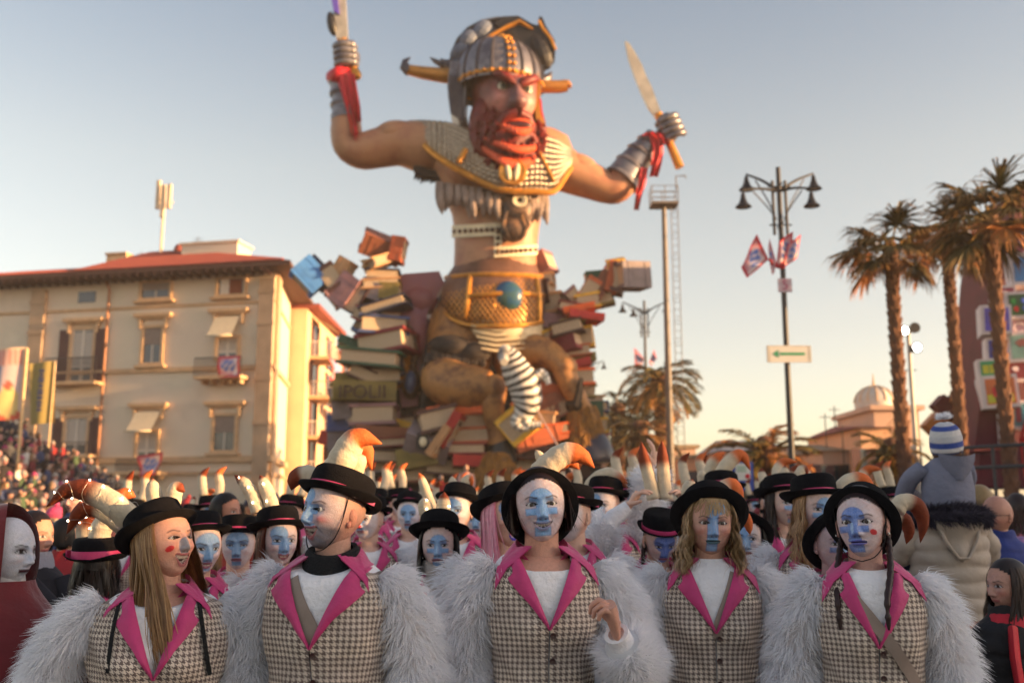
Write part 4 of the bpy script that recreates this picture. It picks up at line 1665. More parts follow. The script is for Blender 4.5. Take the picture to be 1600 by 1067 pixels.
def cloth_flag(pts4, lobes=2.0, amp=0.08, seed=0):
	"""rectangle of cloth between four corner points, rippled; colours from a small banner print"""
	rs = random.Random(seed)
	a, b, c, d = [Vector(p) for p in pts4]
	nrm = (b - a).cross(d - a).normalized()
	G, C = [], []
	n = 16
	ph = rs.random() * 6
	for i in range(n):
		u = i / (n - 1)
		row, cr = [], []
		for j in range(n):
			v = j / (n - 1)
			p = a.lerp(b, v).lerp(d.lerp(c, v), u)
			p = p + nrm * (amp * math.sin(u * lobes * PI + v * 1.5 + ph))
			row.append(tuple(p))
			e = min(u, v, 1 - u, 1 - v)
			r2 = math.hypot((u - 0.45) / 0.28, (v - 0.5) / 0.32)
			if e < 0.13:
				cr.append(lin(200, 46, 66))
			elif r2 < 1 and (u + v * 1.3) % 0.34 < 0.2:
				cr.append(lin(70, 110, 190))
			elif r2 < 1.1:
				cr.append(lin(206, 190, 200))
			elif v > 0.72:
				cr.append(lin(225, 205, 205))
			else:
				cr.append(lin(215, 150, 160))
		G.append(row)
		C.append(cr)
	m = MB()
	m.grid(G, 0, C)
	return m

M_FLAG = mat('flag_cloth', rough=0.8, var=0.08, vs=3, attr='col')

def flag(name, label, pts4, amp=0.08, seed=0, group=None):
	m = cloth_flag(pts4, 2.2, amp, seed)
	c = sum((Vector(p) for p in pts4), Vector()) / 4
	m.o = c
	o = m.build(name, M_FLAG, None, sharp=None)
	o.location = c
	tag(o, label, 'flag', group)
	return o

def hflag(lab, q, seed):
	c = Matrix.Rotation(HROT, 3, 'Z')
	flag('flag', lab, [_piv + c @ Vector((hx(x, -1.0) - HPX, -1.0, hz(y))) for x, y in q], 0.08, seed)

hflag('blue and red carnival flag draped over the railing of the upper house balcony', ((338, 559), (374, 559), (372, 592), (340, 592)), 3)
hflag('carnival flag spread on the lower house balcony beside the grandstand top', ((222, 712), (262, 706), (252, 742), (228, 744)), 5)

# ------------------------------------------------------------------ row of houses with flagged balconies, along the street behind
M_HOUSE2 = mat('cream_plaster', col=lin(232, 196, 158), rough=0.9, var=0.14, vs=0.5)
M_HOUSE3 = mat('peach_plaster', col=lin(226, 176, 140), rough=0.9, var=0.14, vs=0.5)

def side_house(y0, y1, xf, ztop, label, m_, floors, seed):
	rs = random.Random(seed)
	r = thing('balcony_house', label, 'house', (xf - 6, (y0 + y1) / 2, 0))
	o = r.location
	m = MB(o)
	m.box((xf - 6, (y0 + y1) / 2, ztop / 2), (12, y1 - y0 - 0.1, ztop))
	m.build('wall', m_, r, smooth=False)
	m = MB(o)
	m.box((xf - 5.8, (y0 + y1) / 2, ztop + 0.15), (13, y1 - y0, 0.3))
	m.box((xf - 6, (y0 + y1) / 2, ztop + 0.6), (9, (y1 - y0) * 0.7, 0.7))
	m.build('roof', M_ROOFT, r, smooth=False)
	for f in range(floors):
		z = 3.6 + f * (ztop - 4.0) / floors
		hgt = (ztop - 4.0) / floors
		nb = max(2, int((y1 - y0) / 3.6))
		for k in range(nb):
			y = y0 + (y1 - y0) * (k + 0.5) / nb
			w = MB(o)
			w.box((xf + 0.01, y, z + 1.15), (0.06, 1.1, 2.1))
			g_ = w.build('window', M_GLASS, r, smooth=False)
			for s_ in (-1, 1):
				c = MB(o)
				c.box((xf + 0.06, y + s_ * 0.85, z + 1.15), (0.08, 0.55, 2.15))
				c.build('shutter', M_SHUT, g_, smooth=False)
			if k % 2 == 0:
				c = MB(o)
				c.box((xf + 0.65, y, z), (1.3, 2.9, 0.18))
				c.build('balcony', M_STONE, r, smooth=False)
				c = MB(o)
				for s_ in (-1, 1):
					for q in range(6):
						c.box((xf + 0.1 + 1.15 * q / 5, y + s_ * 1.4, z + 0.5), (0.03, 0.03, 0.9))
				for q in range(14):
					c.box((xf + 1.25, y - 1.4 + 2.8 * q / 13, z + 0.5), (0.03, 0.03, 0.9))
				c.box((xf + 1.25, y, z + 0.97), (0.05, 2.85, 0.05))
				c.box((xf + 0.68, y - 1.4, z + 0.97), (1.2, 0.05, 0.05))
				c.build('railing', M_WHITEP if seed % 2 else M_IRON, r, smooth=False)
				if rs.random() < 0.6:
					c = MB(o)
					c.grid([[(xf + 0.1, y - 1.3 + 2.6 * v, z + 2.6), (xf + 1.3, y - 1.3 + 2.6 * v, z + 1.9)] for v in (0, 0.25, 0.5, 0.75, 1)])
					c.build('awning', M_AWN, r, sharp=None)
	return r

XF = -12.2
side_house(58.2, 68.0, XF, W(0, 432, 58).z * 0 + 13.6, 'cream house with flag hung balconies just beyond the ochre house', M_HOUSE2, 4, 1)
side_house(68.2, 82.0, XF + 0.3, 12.4, 'peach coloured house farther along behind the left book pile', M_HOUSE3, 4, 2)
side_house(82.2, 104.0, XF + 0.6, 12.8, 'last cream house of the row hidden behind the float', M_HOUSE2, 4, 3)
fl_words = ['topmost', 'second highest', 'middle', 'lower', 'lowest']
k = 0
for (y, z, s_) in ((59.4, 10.6, 1), (60.9, 8.3, 2), (60.0, 6.0, 3), (70.0, 7.4, 4), (66.0, 5.2, 5), (63.3, 9.2, 6), (61.8, 4.2, 7), (72.5, 9.6, 8)):
	x = XF + 1.42
	where = ['upper balcony nearest the ochre house', 'third floor balcony of the cream house', 'second floor balcony of the cream house', 'second floor of the peach house', 'first floor of the cream house, far end',
             'third floor of the cream house, far end', 'lowest balcony of the cream house', 'top floor of the peach house'][k]
	flag('flag', 'red and blue carnival flag hanging from the ' + where, [(x, y - 0.9, z + 0.2), (x + 0.3, y + 0.7, z + 0.1), (x + 0.45, y + 0.6, z - 1.4), (x + 0.1, y - 0.8, z - 1.2)], 0.12, 20 + s_, 'carnival flags on the house balconies')
	k += 1

# ------------------------------------------------------------------ beach pavilions out to the right: they keep the street in shade
M_PAV = mat('pavilion_plaster', col=lin(214, 196, 170), rough=0.9, var=0.15, vs=0.4)
for k, (y0, y1, h) in enumerate(((-46, -22, 5.25), (-21.6, -2, 5.05), (-1.6, 20, 5.35), (20.4, 44, 5.0), (44.5, 52, 4.2))):
	x = 30.5 if k < 4 else 33.0
	r = thing('beach_pavilion', ['low plaster bathing pavilion nearest the sea end of the street', 'flat roofed bathing pavilion beside the marchers', 'long bathing pavilion opposite the palms',
              'bathing pavilion opposite the giant float', 'small kiosk past the bathing pavilions'][k], 'building', (x, (y0 + y1) / 2, 0))
	m = MB(r.location)
	m.box((x, (y0 + y1) / 2, h / 2), (5, y1 - y0, h))
	m.box((x, (y0 + y1) / 2, h + 0.08), (5.5, y1 - y0 + 0.3, 0.16))
	m.build('wall', M_PAV, r, smooth=False)
	for q in range(int((y1 - y0) / 4)):
		y = y0 + 2.2 + q * 4
		m = MB(r.location)
		m.box((x - 2.52, y, 1.7), (0.08, 1.6, 2.0))
		m.build('window', M_GLASS, r, smooth=False)
# ------------------------------------------------------------------ the giant carnival float
YF = 36.0
FO = Vector((W(790, 740, YF).x, YF, 0))
PX = PXS(YF) * 1.01

def V(px, py, dy=0.0):
	return W(px, py, YF + dy)

def lp(rows, n=28, depth_k=0.8, e=2.0, closed=True):
	"""loft of elliptic rings given as (py, x_left, x_right, depth_metres or None, dy)"""
	G = []
	for r in rows:
		py, xl, xr = r[:3]
		dy = r[4] if len(r) > 4 else 0.0
		cx = V((xl + xr) / 2, py, dy)
		hw = (V(xr, py, dy).x - V(xl, py, dy).x) / 2
		d = r[3] if len(r) > 3 and r[3] is not None else hw * depth_k
		ring = []
		for k in range(n):
			a = 2 * PI * k / n
			c, s_ = math.cos(a), math.sin(a)
			ring.append((cx.x + hw * math.copysign(abs(c) ** (2 / e), c), cx.y + d * math.copysign(abs(s_) ** (2 / e), s_), cx.z))
		G.append(ring)
	return G

def capped(m, G, mi=0, col=None):
	m.grid(G, mi, col, closed=True)
	n = len(G[0])
	m.add(G[0], [tuple(range(n))], mi, col)
	m.add(G[-1], [tuple(range(n - 1, -1, -1))], mi, col)

def slab(m, poly, dy0, dy1, mi=0, col=None):
	"""a thick cut-out: polygon in photo pixels at the float's distance"""
	n = len(poly)
	P = [V(x, y, (dy0 + dy1) / 2) for x, y in poly]
	Vv = [(p.x, YF + dy0, p.z) for p in P] + [(p.x, YF + dy1, p.z) for p in P]
	F = [tuple(range(n)), tuple(range(2 * n - 1, n - 1, -1))] + [(i, i + n, (i + 1) % n + n, (i + 1) % n) for i in range(n)]
	m.add(Vv, F, mi, col)

M_GSKIN = mat('painted_skin', col=lin(196, 144, 108), rough=0.5, var=0.28, vs=1.4, bump=0.35, bs=3.0, col2=lin(164, 112, 86))
M_GFACE = mat('painted_face', rough=0.45, var=0.4, vs=3, attr='col', bump=0.7, bs=4)
M_SILVER = mat('painted_silver', col=lin(150, 146, 150), rough=0.35, metal=0.55, var=0.4, vs=2.5, bump=0.4, bs=6, col2=lin(98, 94, 102))
M_GOLD = mat('painted_gold', col=lin(214, 146, 58), rough=0.35, metal=0.5, var=0.3, vs=4, bump=0.2, bs=8)
M_BLKP = mat('painted_black', col=(0.012, 0.012, 0.016), rough=0.5, var=0.4, vs=3)
M_REDC = mat('red_ribbon', col=lin(206, 30, 50), rough=0.6, var=0.15, vs=3)
M_BEARD = mat('painted_beard', col=lin(132, 36, 30), rough=0.5, var=0.45, vs=3, bump=1.0, bs=5, col2=lin(92, 24, 26))
M_CURL = mat('painted_curls', col=lin(232, 96, 58), rough=0.45, var=0.2, vs=6)
M_BLUEG = mat('blue_gem', col=lin(44, 96, 140), rough=0.3, var=0.35, vs=2, col2=lin(60, 90, 80))
M_CREAM = mat('painted_cream', col=lin(234, 216, 180), rough=0.55, var=0.2, vs=2, bump=0.3, bs=5)
M_HIDE = mat('painted_hide', col=lin(204, 144, 82), rough=0.55, var=0.5, vs=1.5, bump=0.5, bs=5, col2=lin(112, 74, 48))
M_DHAIR = mat('dark_shag', col=(0.03, 0.022, 0.02), rough=0.8, var=0.4, vs=4, bump=0.9, bs=9)
M_GHAIR = mat('golden_shag', col=lin(170, 116, 44), rough=0.75, var=0.5, vs=4, bump=0.9, bs=9, col2=lin(110, 76, 40))
M_HOOF = mat('painted_hoof', col=lin(40, 42, 62), rough=0.3, var=0.3, vs=2)
M_MAUVE = mat('painted_mauve', col=lin(172, 104, 108), rough=0.5, var=0.35, vs=0.8, bump=0.3, bs=3, col2=lin(146, 92, 108))
M_RAG = mat('grey_rag', col=lin(158, 140, 132), rough=0.85, var=0.35, vs=3, bump=0.6, bs=8)
M_LEATH = mat('dark_leather', col=lin(58, 44, 40), rough=0.5, var=0.5, vs=2, bump=0.5, bs=5, col2=lin(120, 88, 62))
M_HORNG = mat('gilded_horn', col=lin(202, 138, 66), rough=0.35, metal=0.35, var=0.35, vs=2)
M_BLADE = mat('painted_blade', col=lin(196, 186, 170), rough=0.3, metal=0.4, var=0.3, vs=2)
M_MESHB = mat('bronze_mesh', col=lin(120, 84, 66), rough=0.5, metal=0.3, var=0.3, vs=3)

giant = thing('giant_figure', 'giant papier-mache horned warrior with red beard and raised arms riding on the book float', 'carnival figure', FO)

def gb(m, name, mt, parent=None, sharp=42, smooth=True):
	m.o = FO
	return m.build(name, mt, parent or giant, smooth=smooth, sharp=sharp)

# torso
m = MB()
capped(m, lp([(196, 745, 830, 0.3), (203, 705, 868, 0.5), (215, 672, 888, 0.85), (240, 664, 898, 1.35), (262, 672, 890, 1.5), (285, 682, 868, 1.45), (310, 694, 852, 1.3), (335, 706, 846, 1.15),
              (360, 710, 842, 1.1), (395, 710, 838, 1.1), (415, 709, 838, 1.15), (425, 706, 840, 1.2)], e=2.2))
for sx_, ex_ in ((735, 1), (812, 1)):
	m.ell(V(sx_, 262, -1.1), (0.95, 0.5, 0.75), None, 16, 10)
torso = gb(m, 'torso', M_GSKIN)
# arms: upper, fore, with biceps and elbow masses
m = MB()
P = [(690, 232), (660, 230), (625, 225), (590, 232), (565, 236), (545, 228), (541, 205), (541, 180), (538, 158)]
m.tube([V(x, y, -0.1) for x, y in catmull([(a, b, 0) for a, b in P], 26)[:, :2]], list(np.interp(np.linspace(0, 1, 26), np.linspace(0, 1, 9), np.array([42, 42, 36, 32, 30, 25, 26, 22, 18]) * PX)), 18)
m.ell(V(618, 212, -0.25), (0.85, 0.7, 0.55), rotm(0, R(-5), 0), 16, 10)
m.ell(V(575, 238, 0.1), (0.75, 0.6, 0.5), rotm(0, R(-8), 0), 16, 10)
gb(m, 'arm', M_GSKIN)
m = MB()
P = [(865, 258), (895, 272), (925, 284), (950, 294), (966, 292), (980, 268), (998, 245), (1012, 230)]
m.tube([V(x, y, -0.1) for x, y in catmull([(a, b, 0) for a, b in P], 26)[:, :2]], list(np.interp(np.linspace(0, 1, 26), np.linspace(0, 1, 8), np.array([38, 33, 29, 25, 25, 25, 20, 16]) * PX)), 18)
m.ell(V(905, 262, -0.2), (0.8, 0.6, 0.5), rotm(0, R(22), 0), 16, 10)
gb(m, 'arm', M_GSKIN)
# bracers
m = MB()
pts = [V(x, y, -0.1) for x, y in ((541, 188), (540, 172), (537, 152), (532, 133), (527, 115))]
m.tube(pts, [r * PX for r in (25, 22.5, 19.5, 17.5, 16.5)], 18)
for k in range(4):
	y = 184 - k * 18
	c = V(540 - k * 3, y, -0.1)
	m.lathe([((22.5 - 1.8 * k) * PX, 0.14), ((24.5 - 1.8 * k) * PX, 0.0), ((22.5 - 1.8 * k) * PX, -0.1)], 18, c)
gb(m, 'bracer', M_SILVER)
m = MB()
pts = [(972, 282), (985, 262), (1000, 243), (1013, 228), (1024, 215)]
m.tube([V(x, y, -0.1) for x, y in pts], [r * PX for r in (30, 27, 23, 20, 18)], 18)
for k, (x, y) in enumerate(pts[:4]):
	a = V(x, y, -0.1)
	b = V(x + 4, y - 5, -0.1)
	m.tube([a, b, b + (b - a) * 0.3], [(32 - 3 * k) * PX, (29 - 3 * k) * PX, (26 - 3 * k) * PX], 18)
gb(m, 'bracer', M_SILVER)

def fist(cx, cy, ang, s_=1.0, mirror=1):
	"""gauntleted fist closed round a shaft; ang = shaft direction in the picture plane"""
	m = MB()
	c = V(cx, cy, -0.3)
	d = Vector((math.cos(ang), 0, math.sin(ang)))
	w = Vector((-math.sin(ang), 0, math.cos(ang))) * mirror
	f = Vector((0, -1, 0))
	m.ell(c + w * 0.12 + Vector((0, 0.15, 0)), (0.42 * s_, 0.36 * s_, 0.5 * s_), None, 16, 12)
	for k in range(4):
		b = c + d * (0.36 - 0.24 * k) * s_
		pts = [b + w * 0.38 * s_, b + w * 0.3 * s_ + f * 0.28 * s_, b - w * 0.02 * s_ + f * 0.42 * s_, b - w * 0.3 * s_ + f * 0.3 * s_, b - w * 0.34 * s_ + f * 0.02]
		m.tube(catmull(pts, 12), [0.135 * s_] * 10 + [0.12 * s_, 0.08 * s_], 9)
		m.ell(pts[1], 0.165 * s_, None, 9, 7)
	pts = [c - d * 0.1 + w * 0.3, c + d * 0.42 * s_ + w * 0.25 * s_ + f * 0.15, c + d * 0.5 * s_ - w * 0.1 * s_ + f * 0.3 * s_]
	m.tube(catmull(pts, 8), [0.17, 0.17, 0.16, 0.15, 0.14, 0.13, 0.12, 0.08], 9)
	return m

gb(fist(540, 90, R(96), 1.0, -1), 'hand', M_SILVER)
gb(fist(1048, 203, R(112), 1.0, 1), 'hand', M_SILVER)
# gorget of scales
m, sc_ = MB(), MB()
tops = catmull([(641, 192, 0), (665, 190, 0), (700, 192, 0), (722, 200, 0), (750, 214, 0), (800, 222, 0), (838, 212, 0), (865, 216, 0), (885, 230, 0), (900, 240, 0)], 40)
bots = catmull([(643, 200, 0), (668, 232, 0), (700, 256, 0), (735, 276, 0), (770, 293, 0), (800, 299, 0), (835, 299, 0), (865, 299, 0), (885, 272, 0), (901, 246, 0)], 40)
G = []
for k in range(11):
	v = k / 10
	row = []
	for j in range(40):
		u = j / 39
		bulge = -1.75 * math.sin(PI * min(max(u, 0.02), 0.98)) ** 0.6 - 0.35 * math.sin(PI * v * 0.8)
		p = tops[j] * (1 - v) + bots[j] * v
		row.append(tuple(V(p[0], p[1], bulge + 0.25)))
	G.append(row)
m.grid(G)
gorget = gb(m, 'gorget', M_SILVER, sharp=None)
Ga = np.array(G)
for k in range(10):
	for j in range(39):
		for q in (0, 1):
			a = Ga[k, j] * (1 - 0.5 * q) + Ga[k, j + 1] * 0.5 * q
			b = Ga[k + 1, j]
			c = a * 0.5 + b * 0.5 + np.array([0, -0.04, 0])
			sc_.ell(c, (0.085, 0.05, 0.11), None, 6, 4)
o_ = gb(sc_, 'armour_scales', mat('scale_metal', col=lin(176, 160, 140), rough=0.3, metal=0.6, var=0.4, vs=8), gorget)
o_['kind'] = 'stuff'
rim = [V(b[0], b[1], 0.15 - 1.8 * math.sin(PI * min(max(j / 39, 0.02), 0.98)) ** 0.6 - 0.25) for j, b in enumerate(bots)]
m = MB()
m.tube(rim, 0.12, 8)
gb(m, 'gold_rim', M_GOLD, gorget)
m = MB()
m.tube([V(728, 234, -1.8), (V(716, 254, -1.9))], 0.11, 8)
gb(m, 'gold_rim', M_GOLD, gorget)
m = MB()
m.tube([V(838, 228, -1.7), V(866, 284, -1.6)], 0.07, 8)
gb(m, 'gold_rim', M_GOLD, gorget)
m = MB()
c = V(801, 269, -2.15)
m.lathe([(0.30, 0), (0.46, 0.06), (0.50, 0.0), (0.46, -0.1), (0.1, -0.1)], 24, (0, 0, 0))
m.xform(Matrix.Translation(c) @ Matrix.Rotation(PI / 2, 4, 'X'))
med = gb(m, 'medallion', M_GOLD, gorget)
m = MB()
for s_ in (-1, 1):
	m.ell(c + Vector((s_ * 0.15, -0.05, 0)), (0.10, 0.08, 0.33), rotm(0, R(8) * s_, 0), 12, 10)
gb(m, 'medallion_drop', M_CREAM, gorget)
# ragged fringe: two layers of strips, each a strip of its own
rs = random.Random(5)
for k in range(34):
	if k < 20:
		px = 684 + k * 6.2 + rs.uniform(-2, 2)
		py = 283 + 14 * math.sin((px - 680) / 130 * PI * 0.5)
	else:
		px = 826 + (k - 20) % 7 * 4.2
		py = 300 + rs.uniform(-3, 3)
	if 784 < px < 824:
		continue
	ln = rs.uniform(32, 52)
	dyy = -1.35 + 0.6 * abs((px - 770) / 90) ** 2 - (0.15 if k % 2 else 0)
	m = MB()
	a, b, c2 = V(px, py, dyy), V(px + rs.uniform(-2, 2), py + ln * 0.55, dyy - 0.12), V(px + rs.uniform(-4, 4), py + ln, dyy + 0.05)
	m.tube(catmull([a, b, c2], 7), [0.09, 0.12, 0.13, 0.13, 0.11, 0.08, 0.02], 6, flat=0.45)
	gb(m, 'fringe_strip', M_RAG)
for k in range(12):
	m = MB()
	px = 650 + k * 5
	py = 262 + k * 1.3
	m.tube([V(px, py, -0.4), V(px + 2, py + 10, -0.5), V(px - 3, py + rs.uniform(14, 26), -0.4)], [0.14, 0.12, 0.02], 5)
	gb(m, 'fur_tuft', M_DHAIR)
# studded straps round the waist
for rows in ([(348, 708, 778), (372, 707, 780)], ):
	pass
m, st = MB(), MB()
for (xa, xb, ya, yb) in ((706, 782, 352, 372), (774, 840, 386, 402)):
	G = []
	for v in (0, 1):
		row = []
		for j in range(18):
			u = j / 17
			px = xa + (xb - xa) * u
			q = (px - 775) / 68.0
			row.append(tuple(V(px, ya + (yb - ya) * v - 4 * u, -1.2 * math.sqrt(max(0.02, 1 - q * q)) - 0.05)))
		G.append(row)
	m.grid(G)
	for j in range(9):
		u = (j + 0.5) / 9
		px = xa + (xb - xa) * u
		q = (px - 775) / 68.0
		st.ell(V(px, (ya + yb) / 2 - 4 * u, -1.2 * math.sqrt(max(0.02, 1 - q * q)) - 0.08), (0.085, 0.06, 0.085), None, 8, 6)
for (pa, pb) in (((778, 352), (778, 402)),):
	G = [[tuple(V(pa[0] - 6, pa[1], -1.26)), tuple(V(pa[0] + 6, pa[1], -1.26))], [tuple(V(pb[0] - 6, pb[1], -1.26)), tuple(V(pb[0] + 6, pb[1], -1.26))]]
	m.grid(G)
	for k in range(4):
		st.ell(V(778, 362 + k * 10, -1.29), (0.08, 0.06, 0.08), None, 8, 6)
belt_ = gb(m, 'studded_strap', M_CREAM, smooth=False)
gb(st, 'strap_studs', M_LEATH, belt_)['kind'] = 'stuff'
# dark leather mask hanging on the chest
m = MB()
m.ell(V(806, 326, -1.35), (0.62, 0.32, 0.72), None, 18, 14)
m.ell(V(803, 358, -1.4), (0.50, 0.34, 0.50), None, 18, 14)
for s_ in (-1, 1):
	m.ell(V(806 + s_ * 16, 306, -1.5), (0.2, 0.15, 0.3), None, 10, 8)
	m.tube([V(806 + s_ * 14, 330, -1.7), V(806 + s_ * 20, 352, -1.68), V(806 + s_ * 9, 372, -1.6)], [0.06, 0.09, 0.03], 7)
mask = gb(m, 'leather_mask', M_LEATH)
m = MB()
m.lathe([(0.1, 0), (0.24, 0.03), (0.27, 0.0), (0.22, -0.05)], 16)
m.xform(Matrix.Translation(V(812, 313, -1.68)) @ Matrix.Rotation(PI / 2, 4, 'X'))
gb(m, 'mask_eye', M_CREAM, mask)
# ---- head: the same sculpted face as a person's, painted and many times life size
p = dict(skin=lin(120, 54, 48), nose=1.55, wid=1.17, mw=0.03, open=0.010, style='none', browcol=lin(70, 28, 24), lip=lin(236, 120, 70), eyes3d=True, eyeopen=0.0075, shadow=0.5, jaw=0.26)
Pg, Cg = head_grid(120, 90, p)
x, y, z = Pg[..., 0], Pg[..., 1], Pg[..., 2]
ax = np.abs(x)

def layc(C, m_, col):
	m_ = np.clip(m_, 0, 1)[..., None]
	return C * (1 - m_) + np.array(col) * m_

Cg = layc(Cg, np.exp(-((ax - 0.045) / 0.022) ** 2 - ((z + 0.028) / 0.018) ** 2) * 1.2, lin(212, 140, 128))
Cg = layc(Cg, np.exp(-((ax) / 0.014) ** 2 - ((z + 0.028) / 0.03) ** 2), lin(110, 78, 84))
Cg = layc(Cg, np.exp(-((ax - 0.03) / 0.03) ** 2 - ((z - 0.027) / 0.010) ** 2), lin(196, 84, 60))
Cg = layc(Cg, sstep(-0.045, -0.06, z), lin(118, 36, 30))
HS = 14.9
HE = V(787, 129, -2.4)
HC = Vector((HE.x, YF - 0.9, HE.z))
HMg = Matrix.Translation(HC + Vector((0.05, 0, 0))) @ Matrix.Rotation(R(17), 4, 'Z') @ Matrix.Rotation(R(4), 4, 'X') @ Matrix.Diagonal((HS * 0.94, HS, HS * 1.27, 1))
Q = Pg.reshape(-1, 3)
Mx = np.array(HMg)
Q = (np.c_[Q, np.ones(len(Q))] @ Mx.T[:, :3]).reshape(Pg.shape)
m = MB()
m.grid(Q, 0, Cg, closed=True)
hd = gb(m, 'head', M_GFACE, sharp=60)
for s_ in (-1, 1):
	m = MB()
	m.ell((0, 0, 0), 0.0145, rotm(PI / 2, 0, 0), 18, 20)
	Vv = m.V[0]
	ang = np.arccos(np.clip(-Vv[:, 1] / 0.0145, -1, 1))
	C = np.tile([0.72, 0.66, 0.5], (len(Vv), 1))
	C[ang < R(34)] = (0.10, 0.12, 0.10)
	C[ang < R(17)] = (0.004, 0.004, 0.004)
	m.C[0] = C
	m.xform(HMg @ Matrix.Translation((s_ * 0.034, -0.074, 0.0)))
	gb(m, 'eye', M_EYE, hd)
	m = MB()
	m.tube([HMg @ Vector(q) for q in ((s_ * 0.008, -0.104, 0.003), (s_ * 0.026, -0.104, 0.0115), (s_ * 0.048, -0.094, 0.021), (s_ * 0.066, -0.076, 0.025))], [0.11, 0.19, 0.17, 0.06], 9)
	gb(m, 'eyebrow', M_BEARD, hd)
m = MB()
m.ell(HMg @ Vector((0, -0.106, -0.034)), (0.36, 0.42, 0.26), rotm(0, 0, R(17)), 14, 10)
m.tube([HMg @ Vector((0, -0.09, 0.016)), HMg @ Vector((0, -0.104, -0.012)), HMg @ Vector((0, -0.118, -0.034))], [0.13, 0.16, 0.26], 10)
gb(m, 'nose', mat('painted_nose', col=lin(124, 88, 92), rough=0.4, var=0.25, vs=2), hd)
# beard
m = MB()
bc = HMg @ Vector((0, -0.022, -0.096))
m.ell(bc, (1.42, 1.25, 1.42), rotm(0, 0, R(17)), 28, 18)
Vb = m.V[-1]
d_ = Vb - np.array(bc)
r_ = np.linalg.norm(d_, axis=1)[:, None]
Vb += d_ / r_ * (0.07 * np.sin(d_[:, :1] * 9 + 2 * np.sin(d_[:, 2:3] * 3)) + 0.04 * np.sin(d_[:, 2:3] * 14))
for s_ in (-1, 1):
	m.ell(HMg @ Vector((s_ * 0.078, -0.022, -0.05)), (0.34, 0.6, 0.9), rotm(0, R(-10) * s_, R(17)), 14, 10)
	m.tube([HMg @ Vector(q) for q in ((s_ * 0.004, -0.112, -0.056), (s_ * 0.026, -0.108, -0.060), (s_ * 0.045, -0.092, -0.078), (s_ * 0.05, -0.082, -0.10))], [0.20, 0.19, 0.16, 0.05], 9)
beard = gb(m, 'beard', M_BEARD, hd)
cl_x, _, cl_z = HMg @ Vector((0, -0.107, -0.078))
m = MB()
rs = random.Random(3)
for row, (n_, zz, yy, rr_) in enumerate(((13, -0.096, -0.124, 0.05), (19, -0.128, -0.114, 0.07), (26, -0.152, -0.092, 0.088))):
	for k in range(n_):
		a = (k / (n_ - 1) - 0.5) * 2
		px = a * rr_
		q = HMg @ Vector((px, yy + 0.05 * a * a - 0.008, zz + (0.020 if row == 2 else 0.024) * a * a * (2.2 if row == 2 else 1)))
		m.ell(q, (0.085, 0.10, 0.16 + 0.06 * (row == 2)), rotm(0, a * 0.6, 0), 7, 6)
gb(m, 'beard_curls', M_CURL, beard)['kind'] = 'stuff'
m = MB()
for k in range(150):
	th_, ph_ = rs.uniform(-1.35, 1.35), rs.uniform(0.15, 2.2)
	dv = Vector((math.sin(th_) * math.sin(ph_ + 0.5), -math.cos(th_) * math.sin(ph_ + 0.5), math.cos(ph_ + 0.5)))
	q = bc + Matrix.Rotation(R(17), 3, 'Z') @ Vector((dv.x * 1.44, dv.y * 1.28, dv.z * 1.46))
	if abs(q.x - cl_x) < 0.75 and q.z > cl_z - 0.45:
		continue
	m.tube([q + Vector((0, 0, 0.16)), q + Vector((0.05, -0.07, 0.0)), q + Vector((-0.02, 0.0, -0.2))], [0.05, 0.10, 0.02], 6)
gb(m, 'beard_tufts', M_BEARD, beard)['kind'] = 'stuff'
m = MB()
cl = HMg @ Vector((0, -0.107, -0.078))
for zz, rx in ((0.20, 0.60), (-0.26, 0.50)):
	m.tube([cl + Vector((u * rx, 0.10 * abs(u) ** 2 + 0.20 * u * 0, zz * (1 - 0.75 * u * u))) for u in np.linspace(-1, 1, 12)], [0.04 + 0.085 * math.sin(PI * k / 11) for k in range(12)], 9)
gb(m, 'lips', M_CURL, hd)
m = MB()
m.ell(cl + Vector((0.0, 0.02, 0.0)), (0.52, 0.14, 0.20), None, 14, 10)
gb(m, 'mouth', mat('painted_mouth', col=(0.06, 0.008, 0.008), rough=0.4), hd)
# helmet
m = MB()
HR = Matrix.Rotation(R(17), 3, 'Z')
hc = HC + Vector((-0.22, 0.1, 0.62))
prof = [(r_ * 1.04, z_ * 1.14) for r_, z_ in [(0.98, -0.28), (1.0, 0.0), (0.985, 0.3), (0.93, 0.62), (0.82, 0.95), (0.64, 1.22), (0.40, 1.42), (0.15, 1.52), (0.0, 1.54)]]
m.lathe([(r * 1.52, z) for r, z in prof], 36, (0, 0, 0), sx=1.06, sy=1.06)
m.xform(Matrix.Translation(hc) @ HR.to_4x4())
helmet = gb(m, 'helmet', M_SILVER)
m = MB()
for k in range(18):
	a = 2 * PI * k / 18 + 0.1
	m.tube([hc + HR @ Vector((math.cos(a) * r * 1.62, math.sin(a) * r * 1.62, z)) for r, z in prof[:-2]], [0.05, 0.06, 0.06, 0.06, 0.055, 0.05, 0.04], 6)
gb(m, 'helmet_ribs', mat('dark_steel', col=lin(84, 80, 86), rough=0.4, metal=0.5, var=0.3), helmet)
m = MB()
m.lathe([(1.60, -0.30), (1.68, -0.22), (1.68, -0.1), (1.60, 0.0)], 36, (0, 0, 0), sy=1.0)
m.xform(Matrix.Translation(hc) @ HR.to_4x4())
gb(m, 'gold_rim', M_GOLD, helmet)
m = MB()
for k in range(9):
	r, z = np.interp(k / 8 * 0.85 + 0.06, np.linspace(0, 1, 9), [q[0] for q in prof]), np.interp(k / 8 * 0.85 + 0.06, np.linspace(0, 1, 9), [q[1] for q in prof])
	for s_ in (-0.1, 0.1):
		q = hc + HR @ Vector((s_, -r * 1.62 - 0.05, z))
		m.ell(q, (0.085, 0.085, 0.085), None, 8, 6)
